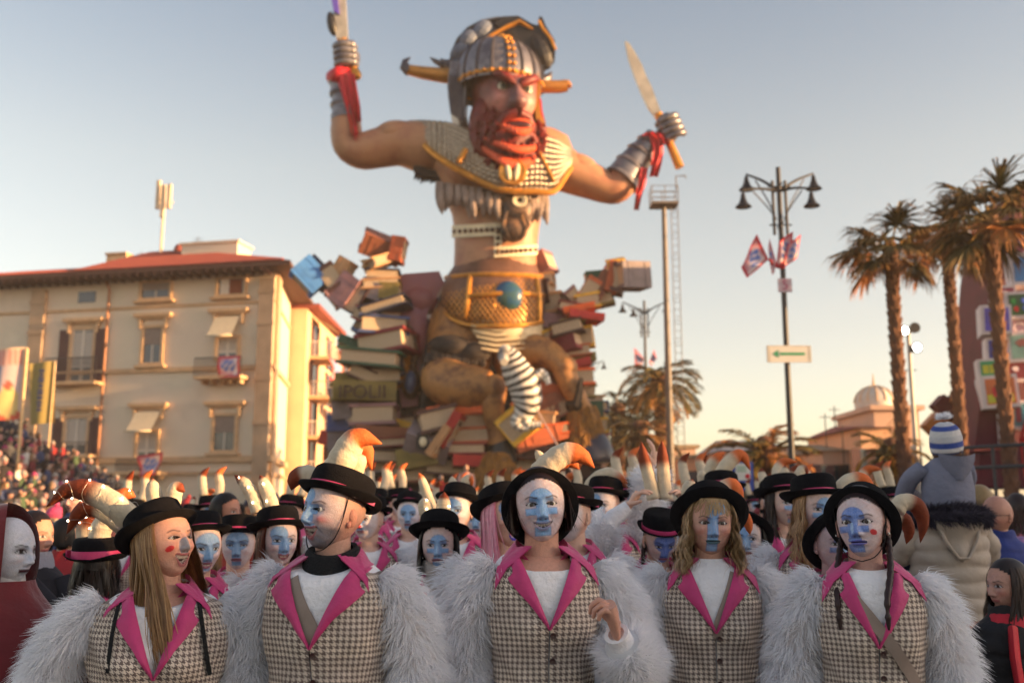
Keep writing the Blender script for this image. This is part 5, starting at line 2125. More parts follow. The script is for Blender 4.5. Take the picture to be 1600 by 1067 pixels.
for k in range(14):
	a = -PI / 2 + (k - 6.5) * 0.17
	m.ell(hc + HR @ Vector((math.cos(a) * 1.70, math.sin(a) * 1.70, -0.16)), (0.08, 0.08, 0.08), None, 8, 6)
gb(m, 'gold_studs', M_GOLD, helmet)['kind'] = 'stuff'
# neck guards hanging beside the face
for (poly, dy0, dy1) in (([(706, 112), (726, 114), (730, 150), (728, 178), (732, 200), (716, 190), (704, 176), (701, 150)], -1.5, 0.3), ([(840, 118), (845, 140), (842, 160), (845, 185), (852, 200), (838, 196), (834, 160)], -1.6, -0.9)):
	m = MB()
	slab(m, poly, dy0, dy1)
	gb(m, 'cheek_guard', M_SILVER if poly[0][0] < 750 else M_GOLD, helmet, smooth=False)
m = MB()
for k in range(7):
	m.tube([V(704 + k * 3, 118 + k * 1, -1.54), V(702 + k * 3.4, 150, -1.58), V(706 + k * 3, 178 + k * 2, -1.54)], 0.05, 6)
gb(m, 'guard_ribs', MATS['dark_steel'], helmet)
m = MB()
slab(m, [(840, 150), (846, 160), (849, 195), (838, 200)], -1.5, -1.2)
gb(m, 'red_lining', M_REDC, helmet, smooth=False)
# pirate hat brim, folded up behind the helmet
brim = thing
m = MB()
slab(m, [(712, 125), (705, 108), (707, 86), (715, 64), (730, 48), (752, 36), (778, 31), (806, 33), (792, 46), (768, 56), (750, 68), (736, 86), (724, 112)], -0.7, -0.2)
for k, (px, py) in enumerate(((716, 108), (720, 84), (733, 64), (754, 50))):
	m.ell(V(px, py, -0.7), (0.38, 0.35, 0.48), rotm(0, R(35), 0), 12, 8)
hb_ = gb(m, 'hat_brim', mat('blue_grey_felt', col=lin(98, 108, 128), rough=0.6, var=0.35, vs=1.5), helmet, smooth=False)
m = MB()
slab(m, [(772, 44), (786, 33), (810, 32), (830, 44), (840, 47), (842, 33), (847, 34), (852, 47), (866, 70), (867, 92), (852, 106), (848, 128), (838, 136), (834, 112), (828, 88), (815, 70), (800, 58), (786, 54)], -0.9, -0.2)
m.ell(V(845, 82, -0.7), (0.42, 0.4, 0.75), rotm(0, R(-20), 0), 12, 8)
gb(m, 'hat_brim', M_BLKP, helmet, smooth=False)
m = MB()
m.tube([V(x, y, -0.75) for x, y in ((712, 125), (704, 108), (706, 84), (716, 62), (734, 44), (756, 35), (782, 30), (806, 33))], 0.07, 7)
gb(m, 'hat_piping', M_BLKP, helmet)
m = MB()
m.tube([V(x, y, -0.98) for x, y in ((736, 88), (750, 68), (770, 54), (792, 42), (812, 34), (832, 46))], [0.05, 0.07, 0.07, 0.08, 0.09, 0.04], 7)
m.tube([V(x, y, -0.95) for x, y in ((842, 33), (848, 45), (860, 60), (868, 78))], 0.06, 7)
gb(m, 'gold_piping', M_GOLD, helmet)
# horns of the helmet
m = MB()
m.tube([V(x, y, -0.8) for x, y in ((716, 120), (690, 118), (660, 114), (640, 110), (633, 108))], [0.32, 0.28, 0.24, 0.2, 0.17], 14)
gb(m, 'helmet_horn', M_HORNG, helmet)
m = MB()
m.tube([V(x, y, -0.8) for x, y in ((640, 112), (632, 104), (633, 96), (641, 90))], [0.22, 0.2, 0.12, 0.02], 8)
gb(m, 'horn_claw', MATS['dark_steel'], helmet)
m = MB()
m.tube([V(x, y, -0.8) for x, y in ((708, 106), (692, 102), (680, 96), (672, 90))], [0.22, 0.14, 0.1, 0.02], 8)
gb(m, 'horn_claw', MATS['dark_steel'], helmet)
m = MB()
m.tube([V(x, y, -0.7) for x, y in ((712, 100), (695, 98), (688, 92))], [0.2, 0.12, 0.02], 8)
gb(m, 'horn_claw', MATS['dark_steel'], helmet)
m = MB()
m.tube([V(x, y, -0.9) for x, y in ((842, 136), (858, 136), (874, 136), (886, 134))], [0.24, 0.24, 0.24, 0.23], 14)
m.tube([V(886, 134, -0.9), V(888, 130, -0.9), V(887, 125, -0.9)], [0.2, 0.12, 0.02], 8)
gb(m, 'helmet_horn', M_HORNG, helmet)
m = MB()
m.tube([V(848, 128, -0.8), V(858, 120, -0.8), V(862, 112, -0.8)], [0.25, 0.15, 0.02], 8)
gb(m, 'horn_claw', MATS['dark_steel'], helmet)
# belt skirt
m = MB()
SK = [(414, 711, 838, 1.15), (424, 704, 842, 1.25), (436, 696, 846, 1.4), (455, 690, 849, 1.55), (475, 688, 851, 1.62), (492, 694, 851, 1.6), (503, 706, 850, 1.55), (510, 722, 846, 1.4)]
m.grid(lp(SK, 40), closed=True)
skirt = gb(m, 'scale_skirt', M_MESHB)

def on_skirt(px, py, off=0.0):
	ys = [r[0] for r in SK]
	xl, xr, d = (np.interp(py, ys, [r[i] for r in SK]) for i in (1, 2, 3))
	u = (px - (xl + xr) / 2) / ((xr - xl) / 2)
	return V(px, py, -d * math.sqrt(max(0.0, 1 - min(1, u * u))) - off)

m = MB()
for k in range(30):
	for s_ in (-1, 1):
		pts = []
		for q in range(10):
			py = 434 + q * 8
			px = 650 + k * 8 + s_ * q * 6
			xl, xr = np.interp(py, [r[0] for r in SK], [r[1] for r in SK]), np.interp(py, [r[0] for r in SK], [r[2] for r in SK])
			if xl + 2 < px < xr - 2:
				pts.append(on_skirt(px, py, 0.07))
		if len(pts) > 1:
			m.tube(pts, 0.035, 4, cap=False)
o_ = gb(m, 'lattice', M_HORNG, skirt)
o_['kind'] = 'stuff'
for pts in ([(697, 434), (735, 430), (775, 429), (815, 430), (846, 432)], [(735, 431), (731, 465), (728, 497)], [(838, 432), (842, 465), (843, 503)], [(733, 463), (775, 459), (810, 458), (848, 461)],
			[(692, 486), (710, 500), (735, 508), (775, 511), (815, 508), (847, 503)]):
	m = MB()
	m.tube([on_skirt(x, min(y, 509), 0.14) for x, y in catmull([(a, b, 0) for a, b in pts], 12)[:, :2]], 0.095, 8)
	gb(m, 'gold_bar', M_GOLD, skirt)
m = MB()
m.ell(on_skirt(794, 463, 0.0), (0.52, 0.28, 0.56), None, 20, 14)
gb(m, 'blue_boss', M_BLUEG, skirt)
m = MB()
m.tube([on_skirt(794 - 26 + 6 * math.sin(t), 463 + 26 * math.cos(t), 0.02) for t in np.linspace(0.3, PI - 0.3, 8)], 0.07, 7)
gb(m, 'gold_bar', M_GOLD, skirt)
# cream belly below
m = MB()
capped(m, lp([(502, 724, 848, 1.35), (512, 722, 850, 1.45), (525, 730, 848, 1.5), (538, 745, 844, 1.35), (548, 760, 835, 1.1), (556, 776, 822, 0.7)], 30))
for k in range(5):
	m.tube([V(736 + k * 4, 508 + k * 9, -1.3 - 0.05 * k), V(775, 516 + k * 8, -1.47), V(820, 512 + k * 8, -1.3)], [0.03, 0.05, 0.02], 5)
gb(m, 'belly_wrap', M_CREAM)
# hind body, thighs and legs
m = MB()
m.ell(V(722, 535, 0.6), (1.35, 1.5, 2.0), None, 22, 16)
m.ell(V(820, 560, 0.5), (1.3, 1.3, 1.2), None, 20, 14)
gb(m, 'hide_body', M_HIDE)
m = MB()
m.tube(catmull([V(700, 570, -0.2), V(690, 590, -0.9), V(722, 604, -1.5), (V(765, 605, -1.9)), V(776, 600, -2.0)], 16), list(np.interp(np.linspace(0, 1, 16), [0, .3, .6, .85, 1], [0.5, 0.85, 0.78, 0.5, 0.36])), 18)
gb(m, 'thigh', M_HIDE)
m = MB()
m.ell(V(705, 543, -0.9), (0.85, 0.6, 0.45), rotm(0, R(6), 0), 16, 10)
m.ell(V(742, 552, -1.0), (0.6, 0.5, 0.4), None, 14, 10)
for k in range(26):
	a = V(672 + k * 3.2 + rs.uniform(-2, 2), 552 + rs.uniform(-4, 6), -1.2)
	m.tube([a, a + Vector((rs.uniform(-.1, .1), -0.1, -0.3)), a + Vector((rs.uniform(-.25, .1), 0, -0.55))], [0.12, 0.09, 0.01], 5)
gb(m, 'dark_hair', M_DHAIR)
m = MB()
m.ell(V(773, 606, -2.05), (0.42, 0.42, 0.48), None, 14, 10)
m.tube(catmull([V(773, 610, -2.0), V(770, 635, -1.95), V(776, 665, -1.8), V(782, 694, -1.7)], 12), list(np.interp(np.linspace(0, 1, 12), [0, .25, .7, 1], [0.42, 0.40, 0.36, 0.44])), 16)
gb(m, 'shin', M_HIDE)
m = MB()
m.lathe([(0.42, 0.35), (0.5, 0.1), (0.58, -0.35), (0.5, -0.42), (0.0, -0.42)], 18, V(784, 705, -1.7))
gb(m, 'hoof', mat('black_hoof', col=(0.02, 0.018, 0.018), rough=0.35))
m = MB()
m.tube(catmull([V(820, 545, -0.6), V(855, 552, -1.0), V(882, 572, -1.5)], 10), [0.6, 0.6, 0.58, 0.55, 0.52, 0.48, 0.45, 0.42, 0.4, 0.36], 16)
m.ell(V(884, 574, -1.5), (0.42, 0.42, 0.42), None, 14, 10)
m.tube(catmull([V(880, 574, -1.5), V(892, 605, -1.5), V(912, 640, -1.4), V(924, 668, -1.3)], 12), list(np.interp(np.linspace(0, 1, 12), [0, .4, 1], [0.40, 0.36, 0.28])), 16)
gb(m, 'shin', M_HIDE)
m = MB()
m.ell(V(902, 632, -1.4), (0.42, 0.4, 0.36), None, 14, 10)
m.tube([V(908, 590, -1.9), V(905, 612, -1.85), V(900, 635, -1.8)], [0.08, 0.13, 0.16], 7)
gb(m, 'dark_hair', M_DHAIR)

def shag(name, cx, cy, rx, rz, n, dy, seed, mt, length=0.55):
	rs = random.Random(seed)
	m = MB()
	m.lathe([(rx * PX * 0.5, rz * PX), (rx * PX * 0.8, rz * PX * 0.3), (rx * PX, -rz * PX * 0.8), (rx * PX * 0.6, -rz * PX)], 16, V(cx, cy, dy))
	for k in range(n):
		t, a = rs.random(), rs.uniform(PI, 2 * PI)
		r = rx * PX * (0.5 + 0.5 * t)
		c = V(cx, cy, dy) + Vector((math.cos(a) * r, math.sin(a) * r, rz * PX * (1 - 1.8 * t)))
		o = Vector((math.cos(a), math.sin(a), 0))
		m.tube([c, c + o * 0.10 + Vector((0, 0, -length * 0.4)), c + o * 0.12 + Vector((rs.uniform(-.12, .12), 0, -length))], [0.07, 0.085, 0.01], 4)
	return gb(m, name, mt)

shag('fetlock_hair', 912, 668, 32, 32, 130, -1.3, 4, M_GHAIR)
shag('fetlock_hair', 775, 735, 36, 26, 150, -1.9, 6, M_GHAIR)
m = MB()
m.lathe([(0.55, 0.5), (0.72, 0.2), (0.88, -0.25), (0.85, -0.42), (0.0, -0.42)], 20, V(922, 702, -1.4))
gb(m, 'hoof', M_HOOF)
# mauve shell behind the rider with its black lining and gilded tentacle
m = MB()
slab(m, [(616, 456), (640, 447), (692, 443), (700, 460), (676, 500), (664, 560), (660, 642), (612, 648), (600, 640), (604, 560), (608, 500)], 0.4, 4.5)
shell = gb(m, 'shell_body', M_MAUVE, smooth=False)
m = MB()
m.ell(V(640, 520, 0.7), (0.75, 0.5, 1.6), None, 18, 12)
m.ell(V(655, 470, 0.8), (0.8, 0.6, 0.6), None, 18, 12)
gb(m, 'shell_boss', M_MAUVE, shell)
m = MB()
slab(m, [(694, 448), (704, 462), (690, 500), (680, 560), (680, 636), (760, 640), (790, 560), (700, 520), (672, 556), (664, 642), (658, 642), (662, 560), (674, 498)], 0.1, 0.38)
slab(m, [(664, 500), (760, 500), (800, 640), (662, 640)], 1.4, 1.8)
gb(m, 'black_lining', M_BLKP, shell, smooth=False)
m = MB()
sp = catmull([V(620, 512, 0.1), V(632, 524, 0.0), V(636, 548, 0.0), V(634, 575, 0.0), V(624, 596, 0.0), V(612, 608, 0.0)], 40)
m.tube([tuple(q) for q in sp], [0.14 + 0.05 * (k % 2) for k in range(40)], 8)
gb(m, 'gilded_tentacle', M_GOLD, shell)
m = MB()
m.tube([tuple(q + np.array([0.25, 0.1, 0.1])) for q in sp], [0.11 + 0.05 * ((k + 1) % 2) for k in range(40)], 8)
gb(m, 'dark_tentacle', M_LEATH, shell)
m = MB()
m.ell(V(642, 598, 0.2), (0.36, 0.3, 0.6), None, 14, 12)
ov = gb(m, 'oval_frame', M_LEATH, shell)
m = MB()
m.ell(V(641, 597, -0.02), (0.22, 0.2, 0.42), None, 14, 12)
gb(m, 'blue_boss', mat('blue_enamel', col=lin(74, 98, 140), rough=0.3, var=0.3), shell)

# ---- knives and ribbons carried by the giant
r = thing('giant_knife', 'curved cream bladed knife gripped upright in the giant warrior left fist', 'knife', V(1035, 200, -0.5))
m = MB(r.location)
slab(m, [(976, 66), (983, 70), (992, 84), (1003, 104), (1009, 120), (1018, 138), (1026, 160), (1034, 182), (1024, 184), (1012, 168), (1002, 148), (990, 118), (981, 92)], -0.45, -0.25)
m.build('blade', M_BLADE, r, smooth=False)
m = MB(r.location)
m.tube([V(x, y, -0.33) for x, y in ((980, 70), (990, 98), (1004, 134), (1022, 176))], 0.07, 6)
m.build('gold_edge', M_GOLD, r)
m = MB(r.location)
m.tube([V(1028, 178, -0.35), V(1042, 214, -0.35), V(1055, 245, -0.35), V(1062, 262, -0.35)], [0.17, 0.15, 0.17, 0.18], 12)
m.build('handle', M_GOLD, r)
r = thing('giant_knife', 'tall knife pointing up out of the giant warrior right fist', 'knife', V(540, 90, -0.5))
m = MB(r.location)
slab(m, [(526, 62), (523, 30), (518, -10), (520, -60), (530, -90), (538, -40), (541, 10), (544, 62)], -0.45, -0.25)
m.build('blade', M_BLADE, r, smooth=False)
m = MB(r.location)
slab(m, [(522, 20), (517, -10), (516, -60), (522, -60), (527, -10), (531, 25)], -0.55, -0.3)
m.build('violet_stripe', mat('violet_paint', col=lin(96, 80, 190), rough=0.5), r, smooth=False)
m = MB(r.location)
m.ell(V(519, 38, -0.35), (0.2, 0.25, 0.5), rotm(0, R(-12), 0), 12, 10)
m.build('guard', M_BLKP, r)
m = MB(r.location)
m.tube([V(536, 62, -0.35), V(545, 95, -0.35), V(556, 116, -0.35)], [0.15, 0.14, 0.2], 12)
m.ell(V(557, 118, -0.35), 0.2, None, 10, 8)
m.build('handle', M_GOLD, r)

def ribbon_cloth(m, pts, w0, w1, dy=-0.6, seed=0):
	n = 14
	P = catmull([(a, b, 0) for a, b in pts], n)
	G = []
	for i in range(n):
		t = i / (n - 1)
		w = w0 + (w1 - w0) * t
		row = []
		for j in range(7):
			u = j / 6 - 0.5
			row.append(tuple(V(P[i][0] + u * w, P[i][1] + 2 * abs(u), dy + 0.14 * math.sin(u * 11 + t * 5 + seed) * (0.4 + t))))
		G.append(row)
	m.grid(G)

for k, (lst, lab) in enumerate((([((534, 118), (543, 150), (552, 188), (556, 221), 20, 9), ((546, 115), (552, 140), (558, 165), (561, 190), 16, 7)], 'long red ribbon tied at the raised wrist with the tall knife'),
								([((1022, 208), (1028, 232), (1026, 255), (1021, 276), 18, 14), ((1006, 262), (1003, 285), (998, 305), (994, 328), 14, 8), ((1008, 212), (1022, 206), (1034, 216), (1040, 226), 18, 14)], 'double red ribbon hanging from the wrist with the curved knife'))):
	m = MB()
	for q in lst:
		ribbon_cloth(m, q[:4], q[4], q[5], -0.65, k)
	if k == 0:
		m.tube([V(520, 122, -0.1), V(530, 118, -0.5), V(545, 116, -0.3)], [0.3, 0.36, 0.25], 10)
	m.o = V(lst[0][0][0], lst[0][0][1], -0.6)
	o_ = m.build('ribbon', M_REDC, None, sharp=None)
	o_.location = m.o
	tag(o_, lab, 'ribbon')

# ---- zebra
r = thing('zebra_figure', 'striped papier-mache zebra tumbling on a long pole before the warrior belly', 'zebra', V(822, 620, -3.2))
YZ = -3.2
m = MB(r.location)
zp = catmull([V(790, 549, YZ), V(799, 562, YZ), V(808, 582, YZ), V(820, 605, YZ), V(823, 632, YZ), V(814, 655, YZ)], 64)
zr = np.interp(np.linspace(0, 1, 64), [0, .08, .25, .5, .75, 1], [0.22, 0.32, 0.42, 0.56, 0.50, 0.28])
cols = []
for i in range(64):
	cols.append((0.012, 0.012, 0.014) if (i * 0.17) % 1.0 < 0.5 else lin(230, 224, 216))
m.tube([tuple(q) for q in zp], list(zr), 16, 0, cols)
Vz = m.V[0]
# slant the stripes by shearing colour along the ring
Cz = m.C[0].reshape(64, 16, 3)
Cn = Cz.copy()
for k in range(16):
	sh = int(round(3.0 * math.sin(2 * PI * k / 16)))
	Cn[:, k] = np.roll(Cz[:, k], sh, axis=0)
m.C[0] = Cn.reshape(-1, 3)
m.build('body', mat('zebra_paint', rough=0.5, var=0.1, vs=6, attr='col'), r)
m = MB(r.location)
ang = R(-20)
m.tube([V(790, 549, YZ), V(786, 556, YZ - 0.4), V(788, 566, YZ - 0.9)], [0.24, 0.2, 0.13], 12, 0, [lin(220, 214, 206), (0.1, 0.1, 0.1), lin(210, 204, 196)])
for s_ in (-1, 1):
	m.tube([V(793 + s_ * 5, 546, YZ), V(796 + s_ * 8, 540, YZ)], [0.08, 0.02], 6, 0, [lin(200, 194, 186), (0.02, 0.02, 0.02)])
m.build('head', MATS['zebra_paint'], r)
for pts, rr in (([(838, 590), (846, 582), (853, 588), (857, 600)], 0.13), ([(826, 600), (838, 586), (848, 584), (852, 594)], 0.1), ([(812, 650), (806, 660), (815, 668), (826, 668)], 0.17), ([(820, 655), (826, 664), (836, 664), (846, 663)], 0.15)):
	m = MB(r.location)
	P = catmull([V(a, b, YZ - 0.1) for a, b in pts], 20)
	m.tube([tuple(q) for q in P], list(np.interp(np.linspace(0, 1, 20), [0, .8, 1], [rr * 1.3, rr * 0.75, rr * 0.8])), 9, 0, [(0.012, 0.012, 0.014) if i % 4 == 1 and i < 15 else lin(228, 222, 212) for i in range(20)])
	m.build('leg', MATS['zebra_paint'], r)
m = MB(r.location)
m.tube([V(832, 628, YZ), V(862, 680, YZ - 2.5), V(886, 722, YZ - 6), V(900, 746, YZ - 8)], 0.025, 6)
m.build('pole', mat('pale_pole', col=lin(226, 190, 170), rough=0.5), r)

# ---- the heap of giant books
fl = thing('book_float', 'carnival float built as a heap of giant books with two rising book arms', 'float', FO)
M_COVER = mat('book_cover', rough=0.6, var=0.28, vs=2.0, attr='obj', bump=0.2, bs=12)

def pages_mat():
	m = bpy.data.materials.new('book_pages')
	m.use_nodes = True
	N, L = m.node_tree.nodes, m.node_tree.links
	b = N['Principled BSDF']
	b.inputs['Roughness'].default_value = 0.9
	tc = N.new('ShaderNodeTexCoord')
	w = N.new('ShaderNodeTexWave')
	w.bands_direction = 'Z'
	w.inputs['Scale'].default_value = 9
	w.inputs['Distortion'].default_value = 1.2
	L.new(tc.outputs['Object'], w.inputs['Vector'])
	cr = N.new('ShaderNodeValToRGB')
	cr.color_ramp.elements[0].color = (*lin(150, 122, 98), 1)
	cr.color_ramp.elements[1].color = (*lin(222, 200, 170), 1)
	L.new(w.outputs[0], cr.inputs[0])
	L.new(cr.outputs[0], b.inputs['Base Color'])
	return m

M_PAGES = pages_mat()

def book_meshes(spine):
	"""unit book centred on the origin: x width, y depth, z thickness; spine 'back', 'front' or 'left'"""
	m = MB()
	t = 0.15
	m.box((0, 0, 0.5 - t / 2), (1, 1, t))
	m.box((0, 0, -0.5 + t / 2), (1, 1, t))
	if spine == 'back':
		m.box((0, 0.5 - 0.02, 0), (1, 0.04, 1 - 2 * t + 0.002))
		pg = ((0, -0.0, 0), (0.86, 0.9, 1 - 2 * t - 0.002))
	elif spine == 'front':
		m.box((0, -0.5 + 0.02, 0), (1, 0.04, 1 - 2 * t + 0.002))
		for x in (-0.3, 0.3):
			m.box((x, -0.505, 0), (0.05, 0.03, 0.98))
		m.box((0, -0.503, 0), (0.36, 0.02, 0.42))
		pg = ((0, 0.02, 0), (0.93, 0.9, 1 - 2 * t - 0.002))
	else:
		m.box((-0.48, 0, 0), (0.04, 1, 1 - 2 * t + 0.002))
		pg = ((0.0, 0, 0), (0.92, 0.93, 1 - 2 * t - 0.002))
	p_ = MB()
	p_.box(*pg)
	return m.mesh('book', [M_COVER], smooth=False), p_.mesh('pages', [M_PAGES], smooth=False)

BM = {k: book_meshes(k) for k in ('back', 'front', 'left')}
BCOL = dict(brown=lin(120, 70, 50), dbrown=lin(72, 44, 40), red=lin(168, 38, 34), dred=lin(112, 32, 38), orange=lin(222, 98, 44), blue=lin(50, 66, 112), sky=lin(60, 120, 190), green=lin(44, 76, 58),
			yellow=lin(206, 160, 50), mauve=lin(138, 100, 104), grey=lin(120, 108, 112), black=lin(34, 30, 36), tan=lin(186, 140, 98), navy=lin(34, 40, 66), rust=lin(168, 84, 50), olive=lin(120, 104, 50))

def book(cx, cy, w, h, rot, col, kind='back', dy=0.0, yaw=0.0, tip=0.0, depth=None):
	o = bpy.data.objects.new('book', BM[kind][0])
	COL.objects.link(o)
	o.parent = fl
	o.location = V(cx, cy, dy) - FO
	d = depth if depth else max(w, h) * PX * 0.8
	o.rotation_euler = Euler((tip, -R(-rot) * -1 if False else R(-rot), yaw), 'XYZ')
	o.scale = (w * PX, d, h * PX)
	c = BCOL[col]
	j = RNG.uniform(0.85, 1.15)
	j *= 1.3
	o.color = (c[0] * j, c[1] * j, c[2] * j, 1)
	q = bpy.data.objects.new('pages', BM[kind][1])
	COL.objects.link(q)
	q.parent = o
	return o

BL = [  # left arm and stack
	(484, 432, 40, 50, 45, 'sky', 'front', 0.0, 0.3), (497, 428, 34, 46, 45, 'navy', 'front', 0.3), (520, 436, 30, 44, 35, 'dbrown', 'back'), (536, 424, 24, 40, -30, 'tan', 'front'),
	(543, 456, 52, 34, 55, 'mauve', 'front'), (562, 470, 50, 26, 60, 'dbrown', 'back'), (528, 462, 30, 34, 40, 'mauve', 'front'),
	(596, 386, 66, 34, -18, 'brown', 'front', 0, 0.3, 0.5), (600, 408, 56, 16, 22, 'tan', 'back', -0.3, 0.5), (622, 392, 22, 40, -10, 'rust', 'front', -0.4), (583, 412, 34, 12, 10, 'yellow', 'back'),
	(598, 432, 56, 18, -2, 'navy', 'back'), (597, 448, 62, 16, 4, 'tan', 'back'), (584, 456, 34, 26, -20, 'grey', 'front', -0.2), (610, 456, 32, 26, -3, 'olive', 'front', -0.3),
	(603, 481, 76, 16, 16, 'navy', 'back', -0.4), (570, 494, 34, 22, -24, 'dred', 'back', -0.5), (596, 497, 62, 12, 0, 'brown', 'back'), (597, 513, 78, 30, -2, 'blue', 'back', -0.1),
	(565, 512, 26, 22, -30, 'sky', 'left', 0.3), (606, 540, 84, 36, 8, 'dred', 'back', -0.2, -0.3), (558, 541, 60, 14, -20, 'green', 'front', 0.2), (583, 562, 98, 26, -6, 'green', 'back', -0.4),
	(567, 585, 44, 22, -24, 'dbrown', 'back', -0.5), (598, 588, 56, 26, 3, 'black', 'back', -0.3), (560, 590, 60, 14, 2, 'olive', 'front'), (566, 613, 96, 30, 0, 'olive', 'front', -0.2),
	(618, 570, 30, 40, 10, 'navy', 'front'), (586, 650, 70, 32, 2, 'mauve', 'back', -0.6), (546, 640, 44, 30, 4, 'grey', 'front', -0.2), (540, 662, 50, 26, 0, 'blue', 'front', 0.2), (563, 664, 36, 20, -50, 'grey', 'back', -0.7),
	(596, 676, 80, 18, -3, 'brown', 'front', -0.4), (600, 694, 90, 14, 3, 'dred', 'back', -0.3), (592, 712, 70, 20, -2, 'dbrown', 'back', -0.5), (600, 730, 80, 18, 2, 'grey', 'back'), (540, 690, 50, 30, 2, 'grey', 'front', 0.4),
	(545, 722, 50, 34, 0, 'black', 'front', 0.3), (638, 690, 40, 34, 12, 'green', 'front', 0.5), (632, 668, 36, 20, -16, 'yellow', 'front', 0.2),
	# base, in front of the thighs
	(683, 657, 60, 34, 14, 'dbrown', 'back', -1.8, 0.2), (672, 688, 66, 34, -18, 'grey', 'front', -1.6, 0, 0.6), (740, 660, 52, 30, 4, 'orange', 'back', -1.2), (740, 682, 60, 24, 2, 'rust', 'back', -1.3),
	(722, 645, 90, 14, 3, 'orange', 'front', -1.0), (706, 672, 14, 56, -30, 'red', 'front', -2.0), (690, 690, 12, 50, -35, 'tan', 'front', -2.2), (730, 703, 60, 16, 0, 'dred', 'back', -1.6),
	(745, 722, 70, 16, -2, 'red', 'front', -1.6), (655, 715, 60, 30, 10, 'olive', 'front', -1.4), (690, 728, 54, 26, -4, 'dbrown', 'back', -1.2), (650, 742, 70, 26, 2, 'brown', 'back', -0.8), (745, 740, 70, 20, 2, 'dbrown', 'back', -1.0),
	(812, 664, 50, 48, 40, 'yellow', 'left', -1.9), (836, 640, 70, 30, 14, 'brown', 'front', -0.8), (850, 658, 40, 30, -6, 'tan', 'back', -1.5), (840, 685, 80, 24, 18, 'rust', 'front', -1.4), (866, 672, 46, 16, 6, 'orange', 'back', -1.6),
	(848, 612, 64, 24, -10, 'rust', 'front', -0.6), (838, 706, 90, 22, -4, 'dbrown', 'front', -1.2), (870, 640, 50, 24, 24, 'brown', 'back', -1.0), (830, 728, 80, 22, 2, 'orange', 'back', -0.8), (880, 690, 50, 22, -14, 'brown', 'back', -1.0),
	(888, 735, 70, 24, 0, 'dbrown', 'front', -0.6), (800, 744, 80, 20, 2, 'brown', 'back', -0.7), (925, 742, 60, 24, -4, 'black', 'front', -0.5),
	# right stack and arm
	(848, 415, 34, 38, 24, 'mauve', 'front', 0.6, -0.6), (846, 440, 44, 20, 4, 'tan', 'back', 0.6), (852, 458, 26, 40, 5, 'dbrown', 'front', 0.5, -0.5), (862, 476, 46, 34, 4, 'tan', 'back', 0.5, -0.4), (858, 505, 50, 24, -6, 'mauve', 'front', 0.2),
	(866, 524, 46, 26, 24, 'yellow', 'back', 0.1), (845, 478, 26, 52, 0, 'mauve', 'front', 0.7), (856, 545, 40, 24, 4, 'dbrown', 'front', 0.3), (872, 548, 50, 20, -14, 'brown', 'back', 0.2),
	(986, 432, 50, 42, 4, 'grey', 'front', -0.2, 0.4), (966, 437, 22, 48, -14, 'dbrown', 'back', 0.0), (954, 436, 20, 50, -12, 'rust', 'front', 0.1), (962, 412, 30, 14, 10, 'yellow', 'front', 0.0, 0, 0.4), (938, 448, 22, 46, -30, 'brown', 'front', 0.1),
	(922, 456, 24, 42, -34, 'rust', 'left', 0.0), (930, 432, 34, 14, 6, 'green', 'front', 0.3), (918, 472, 40, 24, 10, 'yellow', 'back', -0.2), (900, 466, 22, 34, 40, 'mauve', 'back', 0.0), (940, 468, 40, 24, 12, 'olive', 'back', 0.2),
	(896, 484, 50, 16, -10, 'dred', 'back', -0.2), (905, 484, 50, 10, 10, 'orange', 'front', -0.4), (912, 496, 56, 12, -6, 'red', 'front', -0.3), (898, 502, 50, 10, 14, 'olive', 'front', -0.2), (888, 514, 52, 22, 12, 'dbrown', 'back', -0.3),
	(884, 532, 44, 44, 16, 'dred', 'front', -0.2, -0.5), (912, 528, 32, 34, 8, 'yellow', 'back', 0.1), (900, 550, 46, 18, 8, 'rust', 'back', 0.0), (908, 560, 44, 14, 6, 'olive', 'front', 0.2), (892, 574, 60, 12, 16, 'red', 'front', -0.4),
	(904, 590, 46, 26, 4, 'orange', 'back', -0.4), (910, 610, 40, 20, -4, 'olive', 'back', 0.0), (880, 600, 60, 24, 4, 'brown', 'front', 0.4), (915, 640, 50, 24, 0, 'green', 'front', 0.6), (930, 665, 40, 24, 4, 'yellow', 'back', 0.8)]
for b in BL:
	kw = dict(kind=b[6], dy=b[7] if len(b) > 7 else 0.0, yaw=b[8] if len(b) > 8 else RNG.uniform(-0.25, 0.25), tip=b[9] if len(b) > 9 else RNG.uniform(-0.05, 0.05))
	book(*b[:6], **kw)
# books deeper in the heap
for k in range(90):
	px = RNG.uniform(535, 935)
	py = RNG.uniform(595, 750)
	if 640 < px < 660 and py < 640:
		continue
	book(px, py, RNG.uniform(40, 76), RNG.uniform(16, 32), RNG.uniform(-16, 16), RNG.choice(['brown', 'dred', 'rust', 'grey', 'dbrown', 'tan', 'red', 'blue', 'mauve', 'orange']), RNG.choice(['back', 'front', 'front']), dy=RNG.uniform(0.6, 2.4), yaw=RNG.uniform(-0.5, 0.5))
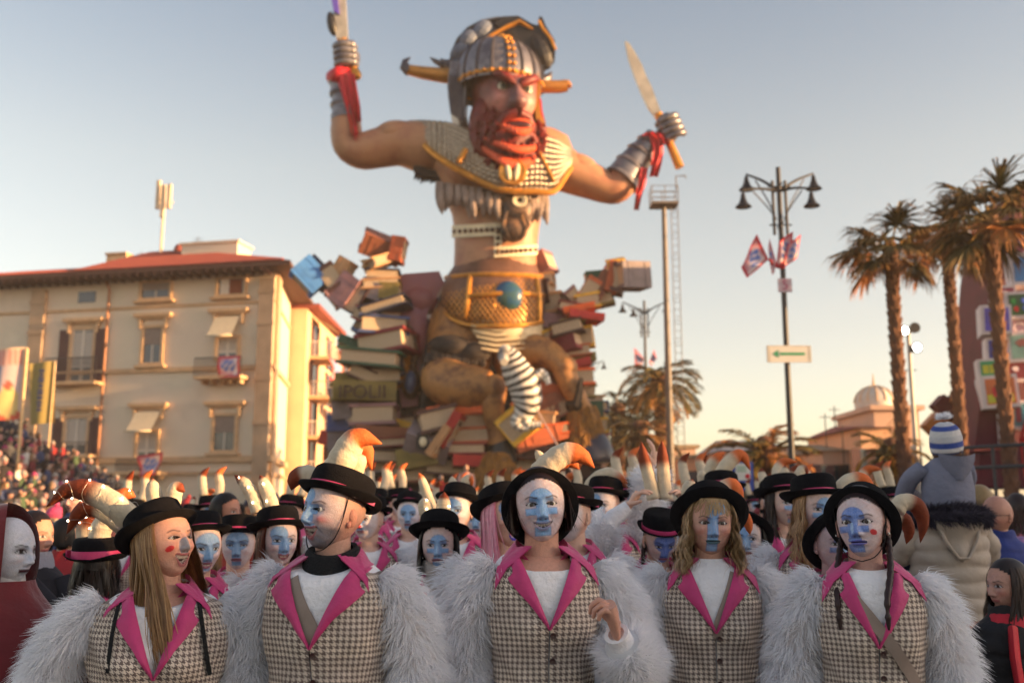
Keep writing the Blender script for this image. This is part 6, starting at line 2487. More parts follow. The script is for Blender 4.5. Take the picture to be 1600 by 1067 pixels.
# dark core that carries the heap, and the rolling chassis
m = MB()
capped(m, lp([(600, 560, 900, 1.6, 2.6), (640, 545, 925, 2.2, 2.6), (760, 530, 945, 2.6, 2.6), (848, 525, 950, 2.8, 2.6)], 20))
capped(m, lp([(440, 590, 615, 0.3, 0.8), (560, 572, 625, 0.5, 0.8), (660, 560, 640, 0.8, 0.8)], 10))
capped(m, lp([(500, 880, 905, 0.3, 0.8), (580, 860, 905, 0.5, 0.8), (660, 850, 930, 0.8, 0.8)], 10))
m.tube([V(598, 470, 0.7), V(560, 468, 0.6), V(530, 448, 0.5), V(500, 432, 0.5)], [0.3, 0.28, 0.25, 0.2], 8)
m.tube([V(890, 510, 0.7), V(902, 480, 0.6), V(930, 455, 0.5), V(970, 435, 0.5)], [0.3, 0.28, 0.25, 0.2], 8)
m.o = FO
m.build('core_frame', M_BLKP, fl)
m = MB()
c = V(740, 790, 2.2)
m.box((c.x, c.y, 0.75), (10.2, 5.6, 0.5))
m.o = FO
m.build('chassis', M_BLKP, fl, smooth=False)
for sx_ in (-3.6, -1.2, 1.2, 3.6):
	m = MB()
	m.tube([(c.x + sx_, c.y - 2.7, 0.5), (c.x + sx_, c.y - 2.3, 0.5)], 0.5, 16)
	m.o = FO
	m.build('wheel', M_BLKP, fl)

def text_mesh(body, size, extrude, name, mt):
	cu = bpy.data.curves.new(name, 'FONT')
	cu.body = body
	cu.size = size
	cu.extrude = extrude
	cu.align_x = 'CENTER'
	cu.align_y = 'CENTER'
	cu.materials.append(mt)
	return cu

M_LETTER = mat('dark_letter', col=lin(60, 36, 30), rough=0.6)
def text_obj(body, size, extrude, name, mt):
	cu = text_mesh(body, size, extrude, name, mt)
	t = bpy.data.objects.new(name, cu)
	COL.objects.link(t)
	bpy.context.view_layer.update()
	me = bpy.data.meshes.new_from_object(t.evaluated_get(bpy.context.evaluated_depsgraph_get()))
	bpy.data.objects.remove(t)
	return link(name, me)

o = text_obj('IPOLII', 0.66, 0.05, 'lettering', M_LETTER)
o.parent = fl
o.location = V(566, 613, -1.52) - FO
o.rotation_euler = (PI / 2, 0, 0)
# black and white portrait plaque on the slanting grey book
m = MB(FO)
m.box(V(661, 690, -2.3), (0.42, 0.06, 0.55))
m.build('plaque', M_BLKP, fl, smooth=False)
m = MB(FO)
m.ell(V(661, 690, -2.35), (0.13, 0.05, 0.17), None, 10, 8)
m.build('plaque_face', M_CREAM, fl)
# ------------------------------------------------------------------ lamp posts, mast, signs
M_POST = mat('dark_green_iron', col=(0.035, 0.035, 0.04), rough=0.45, metal=0.5, var=0.2)
M_GALV = mat('galvanised_steel', col=lin(122, 114, 108), rough=0.6, metal=0.1, var=0.2, vs=1)
M_SIGNW = mat('sign_white', col=lin(214, 210, 204), rough=0.5, var=0.08)
M_SIGNG = mat('sign_green', col=lin(60, 150, 110), rough=0.5, var=0.05)
M_SIGNP = mat('sign_magenta', col=lin(180, 60, 110), rough=0.5, var=0.05)

def lamp_post(px, pybase, Y, ztop, label, arms, sc=1.0, pxtop=None):
	b = W(px, 800, Y)
	r = thing('street_lamp', label, 'street lamp', (b.x, Y, 0), 'street lamps')
	o = r.location
	m = MB(o)
	x = b.x
	m.tube([(x, Y, 0), (x, Y, 0.5), (x, Y, 0.55), (x, Y, ztop)], [0.16, 0.15, 0.085, 0.06], 12)
	m.build('pole', M_POST, r)
	m = MB(o)
	for dx in (-0.16, 0.16):
		m.tube([(x + dx, Y, ztop - 1.75 * sc), (x + dx, Y, ztop - 0.35 * sc)], 0.04, 8)
	for z in (ztop - 1.5 * sc, ztop - 0.5 * sc):
		m.tube([(x - 0.28, Y, z), (x + 0.28, Y, z)], 0.022, 6)
		m.tube([(x, Y - 0.28, z), (x, Y + 0.28, z)], 0.022, 6)
	m.build('bracket', M_POST, r)
	for (dx, dy, dz, dl) in arms:
		m = MB(o)
		a = Vector((x, Y, ztop - 0.62 * sc))
		e = Vector((x + dx, Y + dy, ztop - dz))
		m.tube(catmull([a, a.lerp(e, 0.5) + Vector((0, 0, 0.05)), e + Vector((0, 0, 0.0))], 10), [0.045, 0.043, 0.04, 0.038, 0.036, 0.034, 0.032, 0.03, 0.028, 0.026], 8)
		lo = Vector((x + dx * 0.12, Y + dy * 0.12, ztop - 1.35 * sc))
		m.tube(catmull([lo, a.lerp(e, 0.35) + Vector((0, 0, -0.42)), a.lerp(e, 0.72) + Vector((0, 0, -0.03))], 10), 0.018, 6)
		m.build('lamp_arm', M_POST, r)
		m = MB(o)
		c = e + Vector((0, 0, -dl))
		m.tube([e, c], 0.014, 6)
		m.lathe([(0.02, 0.02), (0.05, -0.02), (0.065, -0.12), (0.09, -0.2), (0.12, -0.27), (0.19, -0.33), (0.20, -0.36), (0.15, -0.34), (0.02, -0.3)], 20, tuple(c))
		s_ = m.build('lamp_shade', M_POST, r)
		m = MB(o)
		m.ell(c + Vector((0, 0, -0.31)), (0.12, 0.12, 0.06), None, 12, 8)
		m.build('bulb', mat('lamp_glass', col=(0.5, 0.5, 0.48), rough=0.2), s_)
	return r

Yl = 24.0
zt = W(1213, 262, Yl).z
lp1 = lamp_post(1241, 720, Yl, zt, 'tall four armed street lamp carrying flags, an arrow sign and a number sign', [(-0.70, 0.45, 0.02, 0.06), (-1.02, -0.45, 0.74, 0.08), (1.02, 0.45, 0.0, 0.06), (0.66, -0.45, 0.70, 0.10)])
xl = lp1.location.x
lamp_post(1014, 720, 46.0, W(1010, 470, 46).z, 'distant two armed street lamp beside the floodlight mast', [(-1.05, -0.2, 0.1, 0.12), (1.0, -0.2, 0.1, 0.1), (-0.4, 0.9, 0.1, 0.1)], 1.0)
lamp_post(925, 720, 62.0, W(925, 560, 62).z, 'farthest street lamp showing at the edge of the book pile', [(0.85, -0.2, 0.2, 0.12), (-0.85, 0.2, 0.2, 0.12)], 0.8)
# signs on the first lamp post
r = thing('direction_sign', 'white sign with a green arrow pointing left on the tall street lamp', 'sign', W(1229, 553, Yl - 0.12))
m = MB(r.location)
c = W(1229, 553, Yl - 0.12)
c.x = xl + 0.02
w_, h_ = 70 * PXS(Yl) * 1.0, 27 * PXS(Yl)
m.box(c, (w_, 0.03, h_))
m.build('panel', M_SIGNW, r, smooth=False)
m = MB(r.location)
m.box(c + Vector((0.08, -0.02, 0)), (w_ * 0.56, 0.012, 0.07))
m.add([c + Vector((-w_ * 0.38, -0.022, 0)), c + Vector((-w_ * 0.24, -0.022, 0.10)), c + Vector((-w_ * 0.24, -0.022, -0.10))], [(0, 1, 2)])
m.build('arrow', M_SIGNG, r, smooth=False)
m = MB(r.location)
for k in (-1, 1):
	m.box(c + Vector((k * (w_ / 2 - 0.04), -0.016, 0)), (0.06, 0.006, h_ * 0.96))
m.box(c + Vector((0, -0.016, h_ / 2 - 0.015)), (w_ * 0.9, 0.006, 0.02))
m.build('border', mat('sign_grey', col=lin(190, 186, 178), rough=0.6), r, smooth=False)
r = thing('number_sign', 'small pale square sign with a magenta number under the flags', 'sign', W(1224, 445, Yl - 0.12))
m = MB(r.location)
c = W(1224, 446, Yl - 0.12)
c.x = xl
m.box(c, (0.34, 0.03, 0.34))
m.build('panel', mat('sign_pink', col=lin(206, 180, 190), rough=0.5), r, smooth=False)
o = text_obj('5', 0.34, 0.004, 'digit', M_SIGNP)
o.parent = r
o.location = c + Vector((0, -0.025, 0)) - r.location
o.rotation_euler = (PI / 2, 0, 0)
# flags on the lamp post
G = 'carnival flags tied to the lamp posts'
cz = W(1222, 415, Yl).z
c = Vector((xl, Yl - 0.1, cz))

def dpx(px, py, dy=0.0):
	return W(px, py, Yl - 0.1 + dy)

flag('flag', 'diamond shaped red bordered flag blowing out left of the tall street lamp', [dpx(1182, 366), dpx(1202, 405, 0.1), dpx(1168, 434, -0.1), dpx(1158, 418)], 0.04, 2, G)
flag('flag', 'narrow folded flag hanging just left of the tall street lamp pole', [dpx(1201, 372, 0.1), dpx(1214, 414), dpx(1207, 430, 0.1), dpx(1202, 412, 0.2)], 0.02, 4, G)
flag('flag', 'sunlit flag standing upright against the tall street lamp pole', [dpx(1238, 362), dpx(1236, 404, 0.1), dpx(1213, 418), dpx(1216, 378)], 0.05, 6, G)
flag('flag', 'outermost sunlit orange flag leaning right of the tall street lamp', [dpx(1253, 366), dpx(1246, 402, 0.1), dpx(1224, 420), dpx(1232, 380)], 0.05, 8, G)
m = MB()
m.tube([dpx(1202, 405), dpx(1210, 415, 0.1), dpx(1222, 418, 0.05), dpx(1226, 416)], [0.04, 0.05, 0.06, 0.04], 6)
m.o = dpx(1214, 414)
o = m.build('cord', M_REDC)
o.location = m.o
tag(o, 'red cord tying the four flags to the tall street lamp', 'cord')
f4 = lambda a, Y_: [W(x, y, Y_) for x, y in a]
flag('flag', 'small pink flag left of the distant two armed lamp', f4([(991, 543), (1006, 560), (1003, 572), (992, 572)], 45.8), 0.04, 11, G)
flag('flag', 'small pink flag right of the distant two armed lamp', f4([(1022, 546), (1026, 560), (1018, 572), (1014, 566)], 45.8), 0.04, 12, G)
# floodlight mast with service basket and ladder
Ym = 40.0
b = W(1050, 800, Ym)
r = thing('floodlight_mast', 'tall tapering steel mast with a service basket and side ladder', 'mast', (b.x, Ym, 0))
m = MB(r.location)
zt = W(1035, 322, Ym).z
x = b.x
m.tube([(x, Ym, 0), (x, Ym, zt)], [0.17, 0.10], 16)
m.build('pole', M_GALV, r)
m = MB(r.location)
m.box((x, Ym, zt + 0.03), (1.12, 0.9, 0.10))
m.build('platform', M_GALV, r, smooth=False)
m = MB(r.location)
for z in (0.25, 0.5, 0.75):
	for a, bb in (((-.54, -.42), (.54, -.42)), ((.54, -.42), (.54, .42)), ((.54, .42), (-.54, .42)), ((-.54, .42), (-.54, -.42))):
		m.tube([(x + a[0], Ym + a[1], zt + z), (x + bb[0], Ym + bb[1], zt + z)], 0.014, 5)
for dx in (-.54, 0, .54):
	for dy in (-.42, .42):
		m.tube([(x + dx, Ym + dy, zt), (x + dx, Ym + dy, zt + 0.78)], 0.018, 5)
m.tube([(x + 0.54, Ym, zt + 0.7), (x + 0.54, Ym, zt + 1.3), (x + 0.95, Ym, zt + 1.32), (x + 0.95, Ym, zt + 1.2)], 0.03, 6)
m.build('basket_railing', M_GALV, r)
m = MB(r.location)
for dx in (0.30, 0.58):
	m.tube([(x + dx, Ym, 2.0), (x + dx, Ym, zt)], 0.018, 5)
k = 2.0
while k < zt:
	m.tube([(x + 0.30, Ym, k), (x + 0.58, Ym, k)], 0.012, 5)
	k += 0.30
k = 3.0
while k < zt:
	m.tube([(x + 0.28 + 0.16 * (1 - math.cos(t)) * 1.0, Ym - 0.34 * math.sin(t), k) for t in np.linspace(0, PI, 7)], 0.010, 4)
	k += 0.9
m.build('ladder', M_GALV, r)
# camera / spotlight post on the right
r = thing('spotlight_post', 'slim white post carrying two small lit spotlights right of the first palm', 'spotlight', (W(1438, 800, 27).x, 27, 0))
x = r.location.x
m = MB(r.location)
zt = W(1435, 520, 27).z
m.tube([(x, 27, 0), (x, 27, zt)], [0.09, 0.05], 10)
m.build('pole', mat('white_post', col=lin(190, 184, 178), rough=0.4), r)
for (dx, dz, nm) in ((-0.2, 0.02, 0), (0.12, -0.45, 1), (0.1, 0.1, 2)):
	m = MB(r.location)
	m.tube([(x + dx, 27.1, zt + dz), (x + dx, 26.75, zt + dz)], [0.08, 0.15], 12)
	m.tube([(x, 27, zt + dz), (x + dx, 27.05, zt + dz)], 0.03, 6)
	s_ = m.build('spotlight', M_POST, r)
	if nm < 2:
		m = MB(r.location)
		m.ell((x + dx, 26.74, zt + dz), (0.11, 0.03, 0.11), None, 12, 8)
		m.build('lens', mat('lit_lens', col=(1, 0.95, 0.85), var=0, emit=9.0), s_)

# ------------------------------------------------------------------ palms
M_TRUNK = mat('palm_bark', col=lin(128, 84, 58), rough=0.9, var=0.5, vs=6, bump=0.8, bs=12, col2=lin(86, 58, 44))
M_FROND = mat('palm_frond', rough=0.6, var=0.35, vs=2, attr='col', spec=0.3)

def palm(name, label, x, Y, zc, r0, r1, nfr, L, seed, lean=0.0, fan=True, droopy=True, green=lin(72, 72, 34), dry=lin(150, 92, 44), dryf=0.4, group='palm trees along the promenade', bark=True, wind=0.0):
	rs = np.random.RandomState(seed)
	r = thing(name, label, 'palm tree', (x, Y, 0), group)
	m = MB(r.location)
	path = catmull([(x, Y, 0), (x + lean * 0.3, Y, zc * 0.4), (x + lean * 0.8, Y, zc * 0.8), (x + lean, Y, zc)], 24)
	m.tube([tuple(p) for p in path], list(np.linspace(r0, r1, 24)), 12)
	if bark:
		# old leaf bases jutting from the trunk
		nb = int(zc * 22)
		for k in range(nb):
			u = k / nb
			c = path[int(u * 23)] * (1 - (u * 23) % 1) + path[min(23, int(u * 23) + 1)] * ((u * 23) % 1)
			a = k * 2.4
			rr = r0 + (r1 - r0) * u
			d = Vector((math.cos(a), math.sin(a), 0))
			c = Vector(c)
			w = Vector((-math.sin(a), math.cos(a), 0)) * rr * 0.42
			p0, p1 = c + d * rr * 0.9, c + d * (rr * 1.32) + Vector((0, 0, 0.16))
			m.add([p0 - w - Vector((0, 0, 0.08)), p0 + w - Vector((0, 0, 0.08)), p1 + w * 0.5, p1 - w * 0.5, p0 - w + Vector((0, 0, 0.12)), p0 + w + Vector((0, 0, 0.12))],
                  [(0, 1, 2, 3), (3, 2, 5, 4), (0, 3, 4), (1, 5, 2)])
	m.build('trunk', M_TRUNK, r, sharp=30)
	top = Vector((x + lean, Y, zc))
	m = MB(r.location)
	m.ell(top + Vector((0, 0, 0.05)), (r1 * 1.5, r1 * 1.5, r1 * 2.2), None, 12, 8)
	m.build('crown_heart', M_TRUNK, r)
	# fronds: each its own object; leaflets are blades along the rib
	for f in range(nfr):
		az = f * 2.399 + rs.rand() * 0.5
		el = ((1.25 - 1.75 * (f / nfr)) if fan else (0.95 - 1.75 * (f / nfr))) + rs.randn() * 0.14
		isdry = rs.rand() < dryf * (0.4 + 1.2 * f / nfr)
		Lf = L * (0.8 + 0.3 * rs.rand())
		d = Vector((math.cos(az) * math.cos(el) + wind, math.sin(az) * math.cos(el), math.sin(el))).normalized()
		n = 12
		pts = []
		p = Vector(top)
		dr = (0.16 if droopy else 0.10) * (1.5 if isdry else 1.0)
		for k in range(n):
			pts.append(np.array(p))
			p = p + d * Lf / n
			d = (d + Vector((wind * 0.03, 0, -dr * (0.5 + k / n)))).normalized()
		pts = np.array(pts)
		T = np.gradient(pts, axis=0)
		T /= np.linalg.norm(T, axis=1)[:, None]
		up = np.array([0, 0, 1.0])
		S = np.cross(T, up)
		S /= np.linalg.norm(S, axis=1)[:, None] + 1e-6
		Uu = np.cross(S, T)
		nl = 40 if fan else 54
		if fan:
			# fan palm: bare stalk, blades radiate from near its end and droop at the tips
			s0 = int(n * 0.45)
			u = np.full(nl, 0.45) + rs.rand(nl) * 0.06
			ang = np.linspace(-2.0, 2.0, nl)
			base = pts[s0]
			t_, s_, u_ = T[s0], S[s0], Uu[s0]
			dirs = np.cos(ang)[:, None] * t_ + np.sin(ang)[:, None] * s_ * 1.0 + u_ * (0.10 * np.abs(np.cos(ang * 3)))[:, None]
			ll = Lf * 0.40 * (0.75 + 0.35 * rs.rand(nl))[:, None]
			R0 = np.tile(base, (nl, 1))
			wid = 0.030 * L / 1.8
		else:
			u = np.linspace(0.12, 1.0, nl) * (n - 1)
			i0 = np.minimum(u.astype(int), n - 2)
			fr_ = (u - i0)[:, None]
			R0 = pts[i0] * (1 - fr_) + pts[i0 + 1] * fr_
			sg = np.where(np.arange(nl) % 2 == 0, -1, 1)[:, None]
			dirs = S[i0] * sg * 0.85 + T[i0] * 0.75 + Uu[i0] * 0.25
			ll = (Lf * 0.28 * np.sin(np.linspace(0.35, 2.85, nl)) * (0.85 + 0.3 * rs.rand(nl)))[:, None]
			wid = 0.022 * L / 1.8
		dirs /= np.linalg.norm(dirs, axis=1)[:, None]
		p1 = R0 + dirs * ll * 0.55
		d2 = dirs + np.array([wind * 0.4, 0, -0.75 if fan else -0.6]) * ((0.35 + 0.5 * rs.rand(nl)) if fan else (0.7 + 0.6 * rs.rand(nl)))[:, None]
		d2 /= np.linalg.norm(d2, axis=1)[:, None]
		p2 = p1 + d2 * ll * 0.5
		d3 = d2 + np.array([0, 0, -0.9])
		d3 /= np.linalg.norm(d3, axis=1)[:, None]
		p3 = p2 + d3 * ll * (0.35 if fan else 0.15)
		P = np.stack([R0, p1, p2, p3], 1)
		side = np.cross(dirs, up + rs.randn(nl, 3) * 0.4)
		side /= np.linalg.norm(side, axis=1)[:, None] + 1e-6
		Wd = np.repeat(side[:, None, :], 4, 1)
		wv = np.tile(np.array([[wid * 0.5, wid, wid * 0.7, wid * 0.1]]), (nl, 1))
		Vv, F = ribbons(P, Wd, wv)
		c0 = np.array(dry if isdry else green) * (0.75 + 0.5 * rs.rand())
		C = np.tile(c0, (len(Vv), 1))
		# tips of the blades are sun-bleached straw
		tip = np.tile(np.repeat([0, 0.15, 0.5, 1.0], 2), nl)[:, None] * (0.6 if fan else 0.35)
		C = C * (1 - tip) + np.array(dry) * tip
		# rib
		rm = MB()
		rm.tube([tuple(q) for q in (pts[:int(n * 0.5)] if fan else pts)], list(np.linspace(0.03, 0.012, int(n * 0.5) if fan else n)), 4, 0, None)
		tri = []
		for fc in rm.F:
			for k in range(1, len(fc) - 1):
				tri.append((fc[0], fc[k], fc[k + 1]))
		Vr = rm.V[0]
		Vall = np.concatenate([Vv, Vr]) - np.array(r.location)
		Fall = np.concatenate([F, np.array(tri) + len(Vv)])
		Call = np.concatenate([C, np.tile(np.array(lin(160, 130, 70)), (len(Vr), 1))])
		link('frond', raw_mesh('frond', Vall, Fall, [M_FROND], Call), r)
	return r

X = lambda px, Y: W(px, 800, Y).x
GRP = 'tall fan palms'
DG, DD = lin(64, 72, 38), lin(170, 112, 60)
palm('fan_palm', 'tall fan palm nearest the lamp post, its trunk in the open sky', X(1418, 25), 25, W(1405, 395, 25).z, 0.17, 0.14, 15, 1.85, 11, -0.0, green=DG, dry=DD, dryf=0.2, group=GRP, wind=-0.12)
palm('fan_palm', 'middle tall fan palm between the spotlight post and cube tower', X(1511, 27), 27, W(1496, 385, 27).z, 0.165, 0.13, 16, 1.85, 22, -0.0, green=DG, dry=DD, dryf=0.3, group=GRP, wind=-0.12)
palm('fan_palm', 'rightmost and nearest tall fan palm, trunk in front of the cube tower', X(1584, 22), 22, W(1562, 350, 22).z, 0.15, 0.13, 18, 1.85, 33, -0.0, green=DG, dry=DD, dryf=0.3, group=GRP, wind=-0.12)
GRP2 = 'date palms behind the float'
palm('date_palm', 'feathery date palm crossed by the floodlight mast', X(1036, 46), 46, W(1026, 598, 46).z, 0.28, 0.24, 34, 2.5, 44, 0, fan=False, green=lin(84, 84, 50), dry=lin(186, 138, 74), dryf=0.3, group=GRP2)
palm('date_palm', 'grey green date palm right of the book pile', X(968, 50), 50, W(966, 648, 50).z, 0.32, 0.28, 30, 2.4, 55, 0, fan=False, green=lin(78, 82, 58), dry=lin(150, 124, 80), dryf=0.15, group=GRP2)
palm('date_palm', 'low dark date palm under the taller one by the mast', X(1000, 44), 44, W(1002, 680, 44).z, 0.3, 0.28, 26, 2.2, 66, 0, fan=False, green=lin(70, 70, 48), dry=lin(160, 110, 60), dryf=0.2, group=GRP2)
palm('date_palm', 'short date palm with a golden skirt before the grey gabled roof', X(1198, 30), 30, W(1196, 712, 30).z, 0.28, 0.26, 26, 1.9, 77, 0, fan=False, droopy=False, green=lin(92, 90, 44), dry=lin(206, 134, 60), dryf=0.35, group=GRP2)
palm('date_palm', 'small bushy palm with yellow lit top left of the middle tall palm', X(1398, 26), 26, W(1400, 712, 26).z, 0.22, 0.2, 24, 1.2, 88, 0, fan=False, green=lin(84, 80, 40), dry=lin(196, 140, 58), dryf=0.4, group=GRP2)

# ------------------------------------------------------------------ far buildings to the right of the float
M_FARB = mat('far_pale_wall', col=lin(206, 172, 150), rough=0.9, var=0.15, vs=0.4)
M_FARR = mat('grey_metal_roof', col=lin(150, 150, 158), rough=0.6, var=0.15, vs=0.5)
M_FARR2 = mat('tan_roof', col=lin(160, 140, 112), rough=0.8, var=0.2, vs=0.5)

def small_house(pxl, pxr, pyt, pyr, Y, depth, label, wall, roof, nwin=2, kind='gable', seed=0):
	xl, xr = X(pxl, Y), X(pxr, Y)
	ze, zr = W(800, pyt, Y).z, W(800, pyr, Y).z
	r = thing('low_house', label, 'house', ((xl + xr) / 2, Y, 0))
	m = MB(r.location)
	m.box(((xl + xr) / 2, Y + depth / 2, ze / 2), (xr - xl, depth, ze))
	m.build('wall', wall, r, smooth=False)
	m = MB(r.location)
	o_ = 0.35
	if kind == 'gable':
		yc = Y + depth / 2
		m.add([(xl - o_, Y - o_, ze), (xr + o_, Y - o_, ze), (xr + o_, Y + depth + o_, ze), (xl - o_, Y + depth + o_, ze), (xl + (xr - xl) * 0.12, yc, zr), (xr - (xr - xl) * 0.12, yc, zr)], [(0, 1, 5, 4), (1, 2, 5), (2, 3, 4, 5), (3, 0, 4), (3, 2, 1, 0)])
	elif kind == 'front':
		xc = (xl + xr) / 2
		m.add([(xl - o_, Y - o_, ze), (xc, Y - o_, zr), (xr + o_, Y - o_, ze), (xl - o_, Y + depth, ze), (xc, Y + depth, zr), (xr + o_, Y + depth, ze)], [(0, 2, 1), (0, 1, 4, 3), (1, 2, 5, 4), (3, 4, 5), (0, 3, 5, 2)])
	else:
		m.box(((xl + xr) / 2, Y + depth / 2, ze + 0.12), (xr - xl + 0.5, depth + 0.5, 0.24))
	m.build('roof', roof, r, smooth=False)
	for k in range(nwin):
		x = xl + (xr - xl) * (k + 0.5) / nwin
		w = MB(r.location)
		w.box((x, Y - 0.01, ze * 0.68), (0.9, 0.06, min(1.6, ze * 0.34)))
		g_ = w.build('window', M_GLASS, r, smooth=False)
		for s_ in (-1, 1):
			w = MB(r.location)
			w.box((x + s_ * 0.7, Y - 0.05, ze * 0.68), (0.42, 0.06, min(1.6, ze * 0.34)))
			w.build('shutter', M_SHUT, g_, smooth=False)
	return r

small_house(1134, 1240, 704, 680, 60, 9, 'low hall with a grey metal roof behind the short palm', M_FARB, M_FARR, 3)
small_house(1072, 1134, 716, 706, 66, 8, 'flat pinkish house left of the grey roofed hall', M_HOUSE3, M_FARR2, 2, 'flat')
small_house(1244, 1300, 722, 700, 62, 9, 'tan house with a low ridge right of the tall street lamp', M_FARB, M_FARR2, 2, 'gable')
small_house(1290, 1352, 704, 686, 52, 9, 'cream terraced house with tan roof near the dome', M_FARB, M_FARR2, 3)
small_house(1352, 1400, 668, 654, 50, 9, 'taller pink town house left of the domed building', M_HOUSE3, M_ROOFT, 2, 'gable')
small_house(1040, 1090, 700, 694, 70, 8, 'white flat house beyond the mast foot', M_FARB, M_FARR2, 2, 'flat')
small_house(940, 1050, 724, 716, 74, 8, 'low white houses line beyond the date palms', M_FARB, M_FARR2, 5, 'flat')
# domed building
Yd = 52
r = thing('domed_building', 'old building topped by a pale ribbed dome behind the first fan palm', 'building', (X(1408, Yd), Yd, 0))
m = MB(r.location)
xl, xr = X(1375, Yd), X(1446, Yd)
zb = W(800, 640, Yd).z
m.box(((xl + xr) / 2, Yd + 3, zb / 2), (xr - xl, 6, zb))
m.box(((xl + xr) / 2, Yd + 3, zb + 0.1), (xr - xl + 0.5, 6.5, 0.25))
m.build('wall', M_FARB, r, smooth=False)
m = MB(r.location)
rd = (xr - xl) * 0.46
cz_ = zb + 0.2
m.lathe([(rd, 0), (rd, 0.5)] + [(rd * math.cos(a), 0.5 + rd * 0.85 * math.sin(a)) for a in np.linspace(0, PI / 2, 10)], 28, ((xl + xr) / 2, Yd + 3, cz_))
dm = m.build('dome', mat('pale_dome', col=lin(206, 196, 186), rough=0.6, var=0.15), r)
m = MB(r.location)
for k in range(14):
	a0 = 2 * PI * k / 14
	m.tube([((xl + xr) / 2 + math.cos(a0) * rd * 1.01 * math.cos(t), Yd + 3 + math.sin(a0) * rd * 1.01 * math.cos(t), cz_ + 0.5 + rd * 0.86 * math.sin(t)) for t in np.linspace(0, 1.5, 8)], 0.05, 5)
m.tube([((xl + xr) / 2, Yd + 3, cz_ + rd * 0.85 + 0.4), ((xl + xr) / 2, Yd + 3, cz_ + rd * 0.85 + 1.2)], [0.1, 0.02], 6)
m.build('dome_ribs', M_STONE, dm)
for k in range(3):
	m = MB(r.location)
	m.box((xl + (xr - xl) * (k + 0.5) / 3, Yd - 0.01, zb * 0.6), (0.8, 0.06, 1.8))
	m.build('window', M_GLASS, r, smooth=False)
for k, (px, Y, pyt) in enumerate(((1316, 52, 640), (1332, 52, 628), (1344, 50, 660), (1448, 40, 600), (1468, 40, 560))):
	r = thing('roof_aerial', ['thin aerial on the cream terraced house', 'second thin aerial nearer the town house', 'short aerial by the pink town house', 'thin mast right of the dome', 'taller thin mast left of the middle fan palm'][k], 'aerial', (X(px, Y), Y, 0))
	m = MB(r.location)
	x = X(px, Y)
	m.tube([(x, Y + 2, 0.0), (x, Y + 2, W(800, pyt, Y).z)], 0.03, 5)
	m.build('mast', M_IRON, r)
	m = MB(r.location)
	m.tube([(x - 0.3, Y + 2, W(800, pyt, Y).z - 0.2), (x + 0.3, Y + 2, W(800, pyt, Y).z - 0.2)], 0.02, 4)
	m.build('crossbar', M_IRON, r)

# ------------------------------------------------------------------ the second float: a tower of picture cubes, a tilted jigsaw figure
Yc = 30.0
r = thing('cube_float', 'dark red carnival float stacked with white framed picture cubes', 'float', (X(1580, Yc), Yc, 0))
M_CFR = mat('cube_white', col=lin(214, 204, 206), rough=0.5, var=0.1)
M_MAROON = mat('maroon_cloth', col=lin(96, 22, 38), rough=0.7, var=0.35, vs=1.2)
m = MB(r.location)
ZZ = lambda py, Y_=Yc: W(800, py, Y_).z
xx = lambda px, Y_=Yc: X(px, Y_)
rows = [(760, 1545), (720, 1550), (660, 1558), (600, 1580), (480, 1584), (400, 1590), (330, 1604), (280, 1620)]
Gp = [(W(px, py, Yc).x, W(px, py, Yc).z) for py, px in rows] + [(W(1720, 280, Yc).x, W(1700, 280, Yc).z), (W(1740, 760, Yc).x, W(1700, 760, Yc).z)]
m.prism(Gp, Yc + 0.8, Yc + 4.0)
m.box((xx(1620), Yc + 2, 0.9), (4.5, 4.5, 1.8))
m.build('body', M_MAROON, r, smooth=False)
m = MB(r.location)
m.prism([(W(1512, 700, Yc).x, ZZ(706)), (W(1526, 596, Yc).x, ZZ(596)), (W(1548, 590, Yc).x, ZZ(600)), (W(1560, 700, Yc).x, ZZ(706))], Yc - 0.4, Yc + 0.8)
m.build('skirt', M_MAROON, r, smooth=False)
cubes = [(1566, 468, 34, 38, (150, 60, 86), 'ring'), (1553, 503, 44, 46, (96, 84, 190), 'tent'), (1589, 480, 40, 42, (50, 100, 60), 'dots'), (1556, 548, 34, 36, (44, 54, 150), 'drop'), (1598, 425, 44, 50, (60, 130, 190), 'plain'),
         (1543, 579, 32, 32, (66, 160, 110), 'book'), (1589, 515, 34, 30, (170, 140, 160), 'ring'), (1594, 545, 44, 46, (150, 190, 170), 'splash'), (1558, 614, 52, 50, (206, 110, 60), 'two'), (1586, 580, 30, 34, (140, 50, 60), 'half'),
         (1592, 650, 48, 44, (96, 150, 160), 'stripe'), (1570, 670, 20, 46, (214, 206, 206), 'plain'), (1598, 385, 40, 36, (150, 60, 90), 'ring')]
